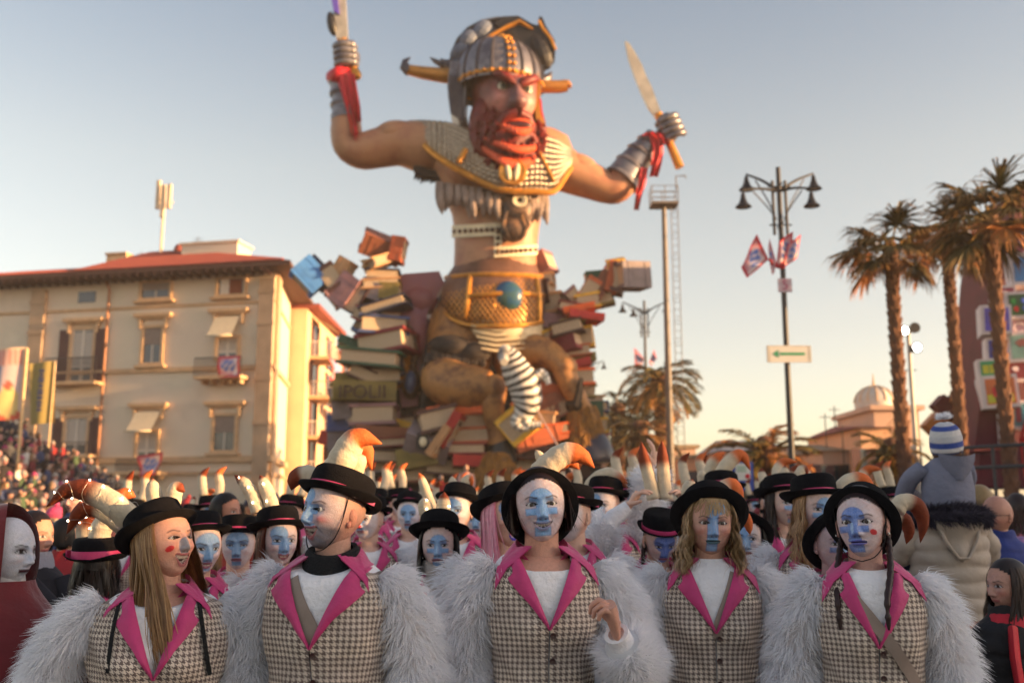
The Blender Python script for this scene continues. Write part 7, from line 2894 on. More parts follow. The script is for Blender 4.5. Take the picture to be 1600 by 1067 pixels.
for k, (px, py, w, h, c, sym) in enumerate(cubes):
	s_ = PXS(Yc)
	cen = W(px, py, Yc - 0.3 - 0.12 * (k % 3))
	m = MB(r.location)
	rt = rotm(0, R(RNG.uniform(-3, 3)), R(-17))
	W_, H_ = w * s_, h * s_
	m.box(cen, (W_, W_, H_), rt)
	cb = m.build('picture_cube', M_CFR, r, smooth=False)
	m = MB(r.location)
	loc = lambda a, b, d=0.0: cen + rt @ Vector((a * W_, -W_ / 2 - 0.012 - d, b * H_))
	m.box(loc(0.02, 0), (W_ * 0.78, 0.02, H_ * 0.78), rt)
	m.build('picture', mat('picture_%d_%d_%d' % c, col=lin(*c), rough=0.5, var=0.2, vs=2), cb, smooth=False)
	m = MB(r.location)
	L_ = min(W_, H_)
	yel, red, grn, blu, wht = lin(196, 196, 70), lin(200, 50, 60), lin(60, 160, 80), lin(60, 100, 200), lin(214, 200, 210)
	rx = Matrix.Rotation(PI / 2, 3, 'X')
	if sym == 'ring':
		m.tube([loc(0.2 * math.cos(t), 0.22 * math.sin(t), 0.02) for t in np.linspace(0.4, 5.6, 14)], 0.03, 5, 0, wht)
	elif sym == 'tent':
		m.tube([loc(-0.16, -0.2, 0.02), loc(0, 0.2, 0.02), loc(0.2, -0.2, 0.02)], 0.03, 5, 0, wht)
		m.tube([loc(-0.12, -0.05, 0.02), loc(0.14, -0.05, 0.02)], 0.03, 5, 0, wht)
	elif sym == 'dots':
		for a, b, cc in ((-0.18, 0.14, grn), (0.16, 0.14, blu), (-0.1, -0.16, red), (0.2, -0.14, blu)):
			m.ell(loc(a, b, 0.01), (L_ * 0.12, 0.02, L_ * 0.12), None, 12, 6, 0, cc)
	elif sym == 'drop':
		m.ell(loc(0, 0.05, 0.01), (L_ * 0.17, 0.02, L_ * 0.22), None, 12, 8, 0, yel)
		m.ell(loc(0, -0.2, 0.01), (L_ * 0.05, 0.02, L_ * 0.1), None, 8, 6, 0, yel)
	elif sym == 'book':
		for a in (-0.15, 0.15):
			m.box(loc(a, 0, 0.02), (W_ * 0.26, 0.02, H_ * 0.4), rt, 0, yel)
	elif sym == 'splash':
		for q in range(5):
			t = (q - 2) * 0.4 + PI / 2
			m.tube([loc(0.08 * math.cos(t), 0.08 * math.sin(t) - 0.05, 0.02), loc(0.3 * math.cos(t), 0.32 * math.sin(t) - 0.05, 0.02)], 0.04, 5, 0, lin(200, 130, 120))
	elif sym == 'two':
		m.box(loc(0.0, -0.22, 0.02), (W_ * 0.7, 0.02, H_ * 0.25), rt, 0, yel)
		m.box(loc(-0.12, -0.02, 0.03), (W_ * 0.16, 0.02, H_ * 0.3), rt, 0, red)
		m.box(loc(0.2, 0.05, 0.03), (W_ * 0.14, 0.02, H_ * 0.22), rt, 0, blu)
	elif sym == 'half':
		m.ell(loc(0, 0.05, 0.01), (L_ * 0.28, 0.02, L_ * 0.14), None, 12, 6, 0, wht)
	elif sym == 'stripe':
		for a, cc in ((-0.1, lin(170, 80, 90)), (0.08, lin(120, 190, 200))):
			m.box(loc(a, 0, 0.02), (W_ * 0.14, 0.02, H_ * 0.5), rt, 0, cc)
	if m.n:
		m.build('print', M_COLV, cb, smooth=False)
m = MB(r.location)
m.prism([(W(1590, 640, Yc - 1).x, 1.0), (W(1588, 700, Yc - 1).x, ZZ(690)), (W(1600, 640, Yc - 1).x, ZZ(645)), (W(1625, 640, Yc - 1).x, ZZ(650)), (W(1640, 640, Yc - 1).x, 1.0)], Yc - 1.6, Yc - 1.2)
m.build('red_drape', mat('scarlet_cloth', col=lin(176, 30, 26), rough=0.7, var=0.25), r, smooth=False)
r = thing('jigsaw_figure', 'tilted orange and maroon jigsaw shaped figure left of the cube tower', 'carnival figure', (X(1480, 33), 33, 0))
M_ORJ = mat('jigsaw_orange', col=lin(206, 124, 48), rough=0.5, var=0.25, vs=2)
for k, (px, py, w, a, mt_) in enumerate(((1478, 650, 30, 40, M_ORJ), (1505, 655, 34, 20, M_ORJ), (1462, 665, 30, 45, M_ORJ), (1490, 640, 26, 50, M_MAROON), (1472, 634, 24, 45, M_MAROON), (1495, 690, 40, 5, M_ORJ), (1500, 622, 26, 30, M_ORJ))):
	m = MB(r.location)
	c = W(px, py, 33 - 0.1 * k)
	s_ = w * PXS(33)
	rt = rotm(0, R(a), 0)
	m.box(c, (s_, 0.5, s_), rt)
	for (dx, dz) in ((0.62, 0), (0, 0.62)):
		q = c + rt @ Vector((dx * s_, 0, dz * s_))
		m.ell(q, (s_ * 0.2, 0.24, s_ * 0.2), None, 14, 8)
	m.build('jigsaw_piece', mt_, r, smooth=False)
m = MB(r.location)
c = W(1490, 700, 33.2)
m.box((c.x, 33.2, c.z / 2), (1.2, 0.6, c.z))
m.build('stand', M_BLKP, r, smooth=False)
# dark parapet railing on the right
r = thing('barrier_fence', 'dark metal crowd barrier with two rails beside the child on shoulders', 'fence', (X(1560, 16), 16, 0))
m = MB(r.location)
for (pa, pb, Ya) in ((1510, 1660, 16),):
	for z in (2.62, 2.3, 1.7):
		m.tube([(X(pa, Ya), Ya, z), (X(pb, Ya), Ya - 2, z)], 0.03, 6)
m.build('rail', M_IRON, r)
for k in range(6):
	m = MB(r.location)
	x = X(1510, 16) + (X(1660, 16) - X(1510, 16)) * k / 5
	m.tube([(x, 16 - 0.4 * k, 0), (x, 16 - 0.4 * k, 2.65)], 0.03, 6)
	m.build('post', M_IRON, r)
# blue information board
r = thing('information_board', 'blue framed information board with white panel and red dot beside the short palm', 'sign', (X(1160, 14), 14, 0))
Yb = 14
c = W(1160, 744, Yb)
m = MB(r.location)
m.box(c, (32 * PXS(Yb), 0.08, 44 * PXS(Yb)))
m.build('board', mat('sign_blue', col=lin(44, 72, 160), rough=0.5), r, smooth=False)
m = MB(r.location)
m.box(c + Vector((0, -0.045, 0.06)), (23 * PXS(Yb), 0.01, 26 * PXS(Yb)))
m.build('panel', M_SIGNW, r, smooth=False)
m = MB(r.location)
m.ell(c + Vector((0.06, -0.055, 0.0)), (0.035, 0.01, 0.035), None, 10, 6)
m.build('red_dot', M_REDC, r)
m = MB(r.location)
for k in range(3):
	m.box(c + Vector((-0.02, -0.053, 0.13 - 0.03 * k)), (0.13, 0.006, 0.010))
m.build('print_lines', M_SIGNG, r, smooth=False)
m = MB(r.location)
m.tube([(c.x, Yb + 0.05, 0), (c.x, Yb + 0.05, c.z)], 0.035, 8)
m.build('post', M_IRON, r)
# banners beside the grandstand
for k, (pa, pb, ya, yb, Y, lab) in enumerate(((-30, 40, 548, 660, 38.0, 'pale printed banner in a bright frame at the top of the grandstand'), (46, 84, 568, 664, 46.0, 'yellow feather banner with dark blue lettering beside the pale banner'))):
	r = thing('banner', lab, 'banner', (X((pa + pb) / 2, Y), Y, 0))
	xa, xb, za, zb = W(pa, ya, Y).x, W(pb, ya, Y).x, W(pb, ya, Y).z, W(pb, yb, Y).z
	G, C = [], []
	for i in range(24):
		v = i / 23
		row, cr = [], []
		for j in range(20):
			u = j / 19
			lean = (0.25 if k else 0.1) * v
			row.append((xa + (xb - xa) * u + lean, Y + 0.08 * math.sin(u * 7 + v * 2), za + (zb - za) * v + (0.15 * u if k == 0 else 0.12 * u)))
			if k == 0:
				if u > 0.93 or v < 0.04:
					cr.append(lin(226, 200, 170))
				elif v < 0.22:
					cr.append(lin(206, 130, 120) if (u * 9 + 0.3) % 1 < 0.5 else lin(220, 180, 170))
				elif math.hypot((u - 0.66) / 0.12, (v - 0.52) / 0.05) < 1:
					cr.append(lin(190, 90, 74))
				elif math.hypot((u - 0.66) / 0.22, (v - 0.75) / 0.22) < 1:
					cr.append(lin(220, 196, 130))
				elif u < 0.5 and 0.2 < v < 0.7:
					cr.append(lin(130, 150, 184))
				elif v > 0.9:
					cr.append(lin(206, 90, 70))
				else:
					cr.append(lin(206, 186, 188))
			else:
				cr.append(lin(160, 142, 84))
		G.append(row)
		C.append(cr)
	m = MB(r.location)
	m.grid(G, 0, C)
	m.build('cloth', M_FLAG, r, sharp=None)
	m = MB(r.location)
	for x in (xb + 0.06, xa - 0.06)[:2 if k == 0 else 1]:
		m.tube([(x, Y, 0.0), (x, Y, za + 0.1)], 0.06 if k == 0 else 0.04, 6)
	m.build('pole', mat('banner_frame', col=lin(226, 190, 140), rough=0.5), r)
	if k == 1:
		# dark vertical writing, too small and blurred in the photograph to spell out
		m = MB(r.location)
		rs = random.Random(9)
		z = za - 0.35
		while z > zb + 0.5:
			h = rs.uniform(0.14, 0.24)
			m.box(((xa + xb) / 2 + 0.1, Y - 0.12, z), (0.26 if rs.random() < 0.6 else 0.2, 0.02, h * 0.7))
			z -= h
		m.build('lettering', mat('navy_print', col=lin(60, 66, 100), rough=0.6), r, smooth=False)
# ------------------------------------------------------------------ the marchers in front
def brow(p=None, **k):
	d = dict(p or {})
	d.update(k)
	return d

ARM_OUT = [(0.14, 0.0, 1.40), (0.235, 0.0, 1.31), (0.305, 0.01, 1.14), (0.27, -0.11, 1.0), (0.19, -0.22, 0.94)]
reveller(246, 851, 3.0, 'laughing blonde woman in a black hat turned right, a red dot on her cheek', dict(
	hero=True, wid=1.07, jaw=0.28, turn=R(14), yaw=R(46), pitch=R(14), style='nose', blue=np.array(lin(120, 134, 150)), dot=-1, smile=0.012, open=0.018, mw=0.028, wf=1.2, df=1.15, bust=0.035, scoop=0.08, skin=lin(214, 160, 138), hair='straight', hcol=lin(132, 92, 60), hcol2=lin(196, 154, 106),
	hlen=0.34, hn=1500, seed=11, hat=dict(tilt=R(17), br=0.128, z=0.040, y=0.02), armL=ARM_OUT, furlen={-1: 0.66, 1: 0.8}, vb=1.20, vw=0.085, lw=0.06, dx=0.0, eyeopen=0.0042, fseed=1,
	horns=[dict(p=[(212, 826, 0.06), (192, 800), (155, 774), (112, 764), (72, 792)], r=0.040, split=0.5, lights=14, dy=0.10, seed=2), dict(p=[(205, 832, 0.06), (180, 808), (150, 792), (125, 800), (104, 834)], r=0.036, split=0.42, lights=8, dy=0.2, seed=3)],
	straps=[dict(name='bag_strap', m=M_BLACK, p=[(-0.115, 1.425), (-0.125, 1.33), (-0.13, 1.22)], w=0.012), dict(name='bag_strap', m=M_BLACK, p=[(0.115, 1.425), (0.135, 1.33), (0.16, 1.2)], w=0.012)]))
reveller(514, 802, 3.0, 'laughing man with blue painted nose, grey stubble and a black neck warmer', dict(
	hero=True, wid=1.04, nose=1.15, turn=R(-12), yaw=R(-28), pitch=R(8), roll=R(2), style='eye_patch', smile=0.012, open=0.017, mw=0.029, wf=1.10, df=1.1, white=0.55, skin=lin(196, 150, 132), stubble=0.75, cheek=1, hair='none' if False else None, seed=12, eyeopen=0.0036,
	hat=dict(tilt=R(12), br=0.126, ch=0.082, cr=0.092, z=0.046, cord=True), scarf='black', vb=1.215, vw=0.105, lw=0.072, earcol=lin(206, 140, 120), jaw=0.28, fseed=2,
	horns=[dict(p=[(515, 752, 0.05), (530, 728), (545, 700), (562, 684), (597, 693)], r=0.047, split=0.62, tip='orange', dy=0.06), dict(p=[(540, 752, 0.05), (552, 728), (560, 706), (571, 704), (581, 734)], r=0.040, split=0.5, tip='orange', dy=0.14),
           dict(p=[(500, 752), (480, 742), (462, 748), (455, 766)], r=0.034, split=0.45, dy=0.2)],
	straps=[dict(name='sash', under=True, p=[(-0.085, 1.40), (-0.045, 1.33), (0.0, 1.26), (0.02, 1.2)], w=0.052)]))
reveller(848, 791, 3.15, 'smiling woman with white face, blue painted figure and one raised hand', dict(
	hero=True, wid=1.02, jaw=0.30, turn=R(7), yaw=R(-5), pitch=R(4), roll=R(-4), white=0.7, style='figure', smile=0.011, open=0.009, mw=0.0285, bust=0.012, scoop=0.10, hat=dict(tilt=R(60), br=0.124, cr=0.092, ch=0.088, y=0.0, z=-0.006, band=False, curl=0.006), hair='short', hcol=lin(40, 24, 24), hcol2=lin(70, 38, 34), seed=13,
	hlen=0.06, earring=True, skin=lin(206, 152, 132), lip=lin(150, 120, 150), lipa=0.5, blue=BLUE * 1.15, vb=1.235, vw=0.088, lw=0.058, eyeopen=0.0048, fseed=3,
	armR=[(0.16, 0.0, 1.395), (0.235, 0.005, 1.30), (0.27, -0.05, 1.15), (0.235, -0.20, 1.13), (0.165, -0.285, 1.235)], furlen={1: 0.95}, hands={1: dict(d=(-0.25, -0.25, 0.9), n=(-0.9, 0.1, -0.25), side=-1, curl=1.0, thumb=0.6)},
	horns=[dict(p=[(842, 742, 0.0), (862, 722), (885, 708), (908, 712), (929, 731)], r=0.042, split=0.55, tip='orange', dy=0.28), dict(p=[(848, 738, 0.0), (868, 722), (890, 720), (905, 733)], r=0.034, split=0.5, tip='orange', dy=0.40),
           dict(p=[(850, 735), (845, 716), (836, 702)], r=0.020, split=0.9, dy=0.42)]))
reveller(1113, 817, 3.5, 'wavy haired woman with a blue stripe down her stern face, fourth in the front row', dict(
	hero=True, turn=R(-5), yaw=R(2), roll=R(2), style='stripe', poff=0.0, hair='wavy', hcol=lin(138, 104, 72), hcol2=lin(206, 176, 132), fringe=True, hlen=0.15, hn=1500, bust=0.016, hat=dict(tilt=R(44), br=0.142, cr=0.098, ch=0.10, y=0.006, z=0.016, band=False), seed=14, skin=lin(208, 158, 138), lip=lin(44, 92, 96),
	shadow=0.75, blue=BLUE, vb=1.225, vw=0.085, earring=True, wid=1.05, jaw=0.29, scoop=0.012, fseed=4,
	horns=[dict(p=[(1086, 792), (1080, 775), (1079, 760), (1082, 748)], r=0.038, split=0.88, dy=0.16), dict(p=[(1120, 790), (1128, 770), (1142, 760), (1152, 776), (1152, 800)], r=0.036, split=0.4, tip='orange', dy=0.16), dict(p=[(1160, 800), (1168, 815), (1172, 835)], r=0.020, split=0.0, tip='orange', dy=0.2)],
	straps=[dict(name='bag_strap', under=True, p=[(0.075, 1.42), (0.045, 1.34), (0.012, 1.26), (0.0, 1.2)], w=0.030)]))
reveller(1362, 818, 3.2, 'young woman with two dark braids and a red cheek dot looking left', dict(
	hero=True, wid=0.97, jaw=0.34, nose=0.9, turn=R(-9), yaw=R(-21), pitch=R(3), roll=R(-3), style='figure', poff=-0.010, white=0.6, blue=BLUE2, dot=1, smile=0.0, open=0.0025, hair='braids', hcol=lin(46, 26, 26), hcol2=lin(60, 36, 34), seed=15, skin=lin(200, 152, 140), eyeopen=0.0058,
	bust=0.012, hat=dict(tilt=R(54), br=0.124, cr=0.092, ch=0.105, y=0.004, z=0.004, band=False, cord=True, curl=0.008), vb=1.215, vw=0.075, lw=0.05, lip=lin(100, 100, 190), earring=True, scoop=0.035, wf=0.98, fseed=5,
	horns=[dict(p=[(1400, 796), (1412, 784), (1432, 790), (1442, 815), (1438, 848)], r=0.030, split=0.35, dy=0.2), dict(p=[(1402, 808), (1414, 812), (1420, 830), (1416, 850)], r=0.024, split=0.1, dy=0.3)],
	straps=[dict(name='bag_strap', p=[(-0.075, 1.37), (0.0, 1.27), (0.07, 1.17), (0.155, 1.03)], w=0.036)]))

# ---- second and third rows
HD = dict(tilt=R(14))
UPR = [(0.155, 0.0, 1.39), (0.26, 0.0, 1.44), (0.29, -0.04, 1.58), (0.22, -0.07, 1.68), (0.15, -0.07, 1.725)]
T_ = 'tweed'
rows2 = [
	(366, 852, 4.3, 'man with blue painted forehead and lowered eyelids behind the blonde woman', dict(yaw=R(10), white=0.7, style='mask', hat=dict(tilt=R(10), br=0.13, ch=0.084), eyeopen=0.0015, blue=BLUE * 0.9, seed=2)),
	(427, 845, 4.0, 'red haired woman in a pink banded hat glancing right, left of the laughing man', dict(yaw=R(30), white=0.5, style='eye_patch', hair='long', hcol=lin(76, 34, 26), hcol2=lin(120, 56, 38), hlen=0.36, hat=dict(tilt=R(14), br=0.132, ch=0.086), seed=3,
		horns=[dict(p=[(404, 800), (395, 775), (382, 755), (366, 742)], r=0.030, split=0.75, lights=6, dy=0.12), dict(p=[(428, 800), (420, 775), (412, 755), (406, 742)], r=0.030, split=0.8, lights=5, dy=0.12)])),
	(684, 852, 4.2, 'pale woman with a blue figure on her face, black hair and grey snood', dict(white=0.45, style='figure', poff=0.004, hair='long', hcol=lin(24, 20, 24), hcol2=lin(38, 30, 34), hlen=0.28, snood=True, hat=dict(tilt=R(22), br=0.142, cr=0.092, ch=0.092), seed=4, shadow=0.6,
		horns=[dict(p=[(668, 806), (664, 790), (662, 776)], r=0.033, split=0.95, lights=4, dy=0.1), dict(p=[(692, 806), (693, 788), (694, 768)], r=0.033, split=0.7, lights=3, dy=0.1), dict(p=[(678, 800), (668, 775), (660, 752), (654, 738)], r=0.026, split=0.75, tip='orange', dy=0.8)])),
	(788, 812, 4.0, 'shouting woman with a bubblegum pink bob and violet lips', dict(yaw=R(28), pitch=R(10), style='eye_patch', hair='bob', hcol=lin(232, 140, 168), hcol2=lin(246, 190, 205), hlen=0.20, hn=900, hat=dict(tilt=R(14), br=0.13), open=0.024, smile=0.004, mw=0.024, tongue=True, lip=lin(80, 60, 190), lipa=1.0, seed=5)),
	(897, 806, 4.3, 'man with whitened face half hidden behind the smiling middle woman', dict(yaw=R(-34), white=0.8, style='eye_patch', hat=dict(tilt=R(10), br=0.13), seed=6, stubble=0.3)),
	(1030, 838, 4.6, 'marcher bowing her head, both hands on the tall horned hat', dict(pitch=R(-24), yaw=R(8), style='mask', white=0.3, blue=BLUE_D * 1.7, hair='braids', hcol=lin(44, 28, 26), hcol2=lin(60, 40, 34), hat=dict(tilt=R(6), br=0.115, ch=0.088), seed=7, armR=UPR, armL=UPR, furlen={1: 0.72, -1: 0.72},
		hands={1: dict(d=(-0.5, -0.3, 0.8), n=(-0.7, -0.2, -0.5), side=1, curl=0.5), -1: dict(d=(0.5, -0.3, 0.8), n=(0.7, -0.2, -0.5), side=-1, curl=0.5)},
		horns=[dict(p=[(1022, 780), (1014, 745), (1006, 715), (1002, 690)], r=0.032, split=0.5, dy=0.05), dict(p=[(1040, 780), (1037, 745), (1035, 712), (1034, 688)], r=0.032, split=0.5, dy=0.05)])),
	(1281, 796, 4.1, 'older woman with long sandy hair, beige scarf and pale blue nose', dict(yaw=R(8), white=0.35, style='figure', hair='wavy', hcol=lin(140, 98, 66), hcol2=lin(206, 164, 116), hlen=0.30, hat=dict(tilt=R(10), br=0.138, ch=0.088), scarf='beige', seed=8, lip=lin(190, 110, 120),
		horns=[dict(p=[(1284, 776), (1283, 756), (1284, 738)], r=0.033, split=0.95, dy=0.1), dict(p=[(1310, 780), (1318, 758), (1338, 748), (1356, 756), (1362, 784)], r=0.033, split=0.45, tip='orange', dy=0.1)],
		straps=[dict(name='bag_strap', p=[(-0.08, 1.42), (0.02, 1.3), (0.12, 1.14), (0.17, 1.0)], w=0.05)])),
	(1228, 786, 5.2, 'small dark haired marcher with blue mask left of the sandy haired woman', dict(yaw=R(12), style='figure', white=0.2, poff=0.01, hat=dict(tilt=R(12), br=0.13, ch=0.09), seed=9, hair='long', hcol=lin(40, 26, 24), hcol2=lin(60, 40, 34),
		horns=[dict(p=[(1228, 760), (1226, 742), (1227, 727)], r=0.032, split=0.85, dy=0.1), dict(p=[(1244, 762), (1248, 742), (1256, 733), (1262, 748)], r=0.028, split=0.6, dy=0.1)])),
	(1313, 850, 3.75, 'marcher with slate blue painted face beside the braided woman shoulder', dict(yaw=R(2), style='figure', white=0.3, blue=BLUE2 * 0.6, hat=dict(tilt=R(55), br=0.13, cr=0.092, y=0.0, z=0.004, band=False), seed=10, skin=lin(176, 140, 140))),
	(1172, 842, 4.4, 'marcher with black hair mostly hidden by the wavy haired woman', dict(yaw=R(-14), style='eye_patch', white=0.8, hat=dict(tilt=R(50), br=0.13, cr=0.092, y=0.0, z=0.006, band=False), hair='long', hcol=lin(24, 20, 24), hcol2=lin(38, 30, 34), seed=16)),
	(1132, 778, 5.5, 'marcher with sunlit curved horns above the wavy haired woman', dict(yaw=R(-8), style='figure', white=0.6, hat=dict(tilt=R(12), br=0.13), seed=17,
		horns=[dict(p=[(1122, 756), (1130, 735), (1146, 716), (1160, 712), (1173, 735)], r=0.042, split=0.5, tip='orange', dy=0.1), dict(p=[(1112, 756), (1108, 738), (1118, 716), (1134, 706)], r=0.034, split=0.6, tip='orange', dy=0.2), dict(p=[(1100, 760), (1096, 742), (1092, 736)], r=0.03, split=1.2, dy=0.1)])),
	(948, 790, 5.3, 'marcher reaching a white fur arm up beside a golden lit horn', dict(yaw=R(-26), style='eye_patch', white=0.8, hat=dict(tilt=R(14), br=0.125, ch=0.09), seed=18, armR=[(0.155, 0.0, 1.39), (0.20, 0.0, 1.50), (0.22, -0.02, 1.62), (0.23, -0.03, 1.70), (0.24, -0.03, 1.76)], furlen={1: 1.0},
		horns=[dict(p=[(916, 776), (928, 752), (950, 740), (972, 752), (980, 762)], r=0.038, split=0.62, tip='orange', dy=0.1)])),
	(574, 812, 5.5, 'marcher in a navy scarf with red clown nose right of the laughing man', dict(yaw=R(-22), style='eye_patch', white=0.8, clown=True, hat=dict(tilt=R(12), br=0.13, cr=0.09), seed=19)),
	(716, 798, 5.4, 'marcher with a bright blue forehead behind the pale woman right shoulder', dict(yaw=R(-18), style='mask', white=0.75, hat=dict(tilt=R(20), br=0.13), seed=20,
		horns=[dict(p=[(712, 768), (708, 756), (706, 744)], r=0.03, split=1.2, dy=0.1), dict(p=[(722, 768), (728, 752), (734, 748), (738, 762)], r=0.028, split=0.6, tip='orange', dy=0.1)])),
	(638, 804, 6.6, 'small marcher with white face between the laughing man and the pale woman', dict(style='mask', white=0.9, hat=dict(tilt=R(24), br=0.115), seed=21)),
	(748, 812, 6.4, 'small marcher with a pink cheek just left of the pink bobbed woman', dict(yaw=R(-10), style='eye_patch', white=0.8, cheek=1, hat=dict(tilt=R(30), br=0.12), seed=22, horns=[dict(p=[(742, 790), (738, 776), (740, 762)], r=0.034, split=1.2, dy=0.1), dict(p=[(760, 790), (762, 772), (756, 758)], r=0.034, split=1.2, dy=0.1)])),
	(300, 855, 3.8, 'marcher in a black bowler mostly hidden behind the laughing blonde woman', dict(yaw=R(40), pitch=R(-4), style='mask', white=0.5, hat=dict(tilt=R(20), br=0.13), seed=23, scarf='none',
		horns=[dict(p=[(248, 812), (243, 785), (239, 762), (238, 746)], r=0.034, split=0.88, dy=0.1), dict(p=[(268, 812), (270, 782), (276, 762), (289, 768)], r=0.034, split=0.7, dy=0.1)])),
	(136, 892, 3.7, 'marcher turned away at the left, wearing a fairy lit horned black hat', dict(turn=PI, style='figure', hat=dict(tilt=R(2), br=0.13, ch=0.088, cr=0.095, bh=0.034), seed=24, hair='long', hcol=lin(30, 24, 24), hcol2=lin(50, 36, 30), hlen=0.12,
		horns=[dict(p=[(158, 858), (156, 835), (166, 812), (186, 806), (196, 822)], r=0.040, split=0.55, lights=7, dy=0.0), dict(p=[(146, 856), (136, 838), (140, 812), (160, 798), (190, 804)], r=0.040, split=0.35, lights=7, dy=0.15), dict(p=[(170, 800), (176, 784), (196, 772), (212, 776)], r=0.034, split=0.0, tip='orange', lights=3, dy=0.4)])),
	(910, 800, 6.0, 'marcher lit orange at the cheek behind the whitened man', dict(yaw=R(-30), style='figure', white=0.3, hat=dict(tilt=R(14), br=0.13), seed=25)),
]
for k_, (px, py, Y, lab, p) in enumerate(rows2):
	rf = random.Random(k_ + 3)
	p.setdefault('wid', rf.uniform(0.95, 1.07))
	p.setdefault('jaw', rf.uniform(0.26, 0.40))
	p.setdefault('nose', rf.uniform(0.8, 1.3))
	if 'open' not in p and k_ % 3 == 1:
		p['smile'], p['open'] = rf.uniform(0.006, 0.01), rf.uniform(0.006, 0.011)
	if 'turn' not in p:
		p['turn'] = R((7, -9, 5, 11, -6, 3, -12, 9, -4)[k_ % 9])
		p['yaw'] = p.get('yaw', 0) - p['turn']
	p.setdefault('skin', SKIN['fair'])
	if p.get('scarf') == 'none':
		p.pop('scarf')
	reveller(px, py, Y, lab, p)

# ---- farther marchers: copies of two plain ones, each placed in a gap
HH = [dict(p=[(0.05, 0.03, 0.09), (0.06, 0.04, 0.17), (0.05, 0.04, 0.25), (0.10, 0.02, 0.30)], r=0.032, tip='orange'), dict(p=[(-0.05, 0.03, 0.09), (-0.06, 0.04, 0.17), (-0.06, 0.04, 0.24), (-0.02, 0.0, 0.29)], r=0.032)]
HH2 = [dict(p=[(0.04, 0.03, 0.09), (0.05, 0.05, 0.18), (0.10, 0.04, 0.24), (0.18, 0.0, 0.22)], r=0.034, tip='orange', split=0.5), dict(p=[(-0.04, 0.03, 0.09), (-0.05, 0.05, 0.15), (-0.05, 0.05, 0.20)], r=0.030)]
protos = [reveller(598, 800, 9.0, 'small distant marcher with curved horns right of the navy scarfed marcher', dict(style='mask', white=0.9, hat=dict(tilt=R(12), br=0.13), seed=31, lochorns=HH, group='distant marchers in tweed and white fur')),
          reveller(660, 798, 10.0, 'small distant marcher with a white face over the pale woman hat', dict(style='figure', white=0.9, yaw=R(-12), hat=dict(tilt=R(20), br=0.13), seed=32, lochorns=HH2, group='distant marchers in tweed and white fur')),
          reveller(1205, 800, 9.0, 'small distant marcher with blue eye patch near the sandy haired woman', dict(style='eye_patch', white=0.7, yaw=R(10), hat=dict(tilt=R(8), br=0.13), seed=33, lochorns=HH, group='distant marchers in tweed and white fur'))]
ORD = ['first', 'second', 'third', 'fourth', 'fifth', 'sixth', 'seventh', 'eighth', 'ninth', 'tenth', 'eleventh', 'twelfth', 'thirteenth', 'fourteenth', 'fifteenth', 'sixteenth', 'seventeenth', 'eighteenth', 'nineteenth', 'twentieth',
       'twenty-first', 'twenty-second', 'twenty-third', 'twenty-fourth', 'twenty-fifth', 'twenty-sixth', 'twenty-seventh', 'twenty-eighth', 'twenty-ninth', 'thirtieth', 'thirty-first', 'thirty-second', 'thirty-third', 'thirty-fourth', 'thirty-fifth', 'thirty-sixth', 'thirty-seventh', 'thirty-eighth', 'thirty-ninth', 'fortieth'] + ['forty-' + w for w in ('first', 'second', 'third', 'fourth', 'fifth', 'sixth', 'seventh', 'eighth', 'ninth')] + ['fiftieth']
rs = random.Random(77)
spots = []
for k in range(38):
	px = 545 + k * 18 + rs.uniform(-6, 6)
	spots.append((px, rs.choice([7.5, 8.5, 10.0, 12.5, 14.0])))
for px, Y in ((205, 6.5), (330, 7.0), (455, 7.5), (300, 8.5), (1210, 6.8), (1260, 7.5), (1340, 6.5), (1395, 8.0), (1090, 6.5), (985, 6.4)):
	spots.append((px, Y))
spots.sort()
for k, (px, Y) in enumerate(spots):
	o = copy_tree(protos[k % 3])
	x = X(px, Y)
	o.location = (x, Y, 0)
	sc_ = rs.uniform(0.96, 1.06)
	o.scale = (sc_, sc_, sc_)
	o.rotation_euler = (0, 0, rs.uniform(-0.4, 0.4))
	o['label'] = '%s from the left of the small horned marchers in the rear rows' % ORD[k]

# ------------------------------------------------------------------ bystanders
M_COAT = mat('coat_cloth', rough=0.85, var=0.2, vs=10, attr='obj', bump=0.4, bs=30)
M_BSKIN = mat('bystander_skin', rough=0.55, var=0.08, vs=40, attr='col')
M_BHAIR = mat('bystander_hair', rough=0.6, var=0.3, vs=40, attr='col', bump=0.5, bs=120)
M_BTROU = mat('bystander_trousers', col=(0.02, 0.022, 0.03), rough=0.9, var=0.3)

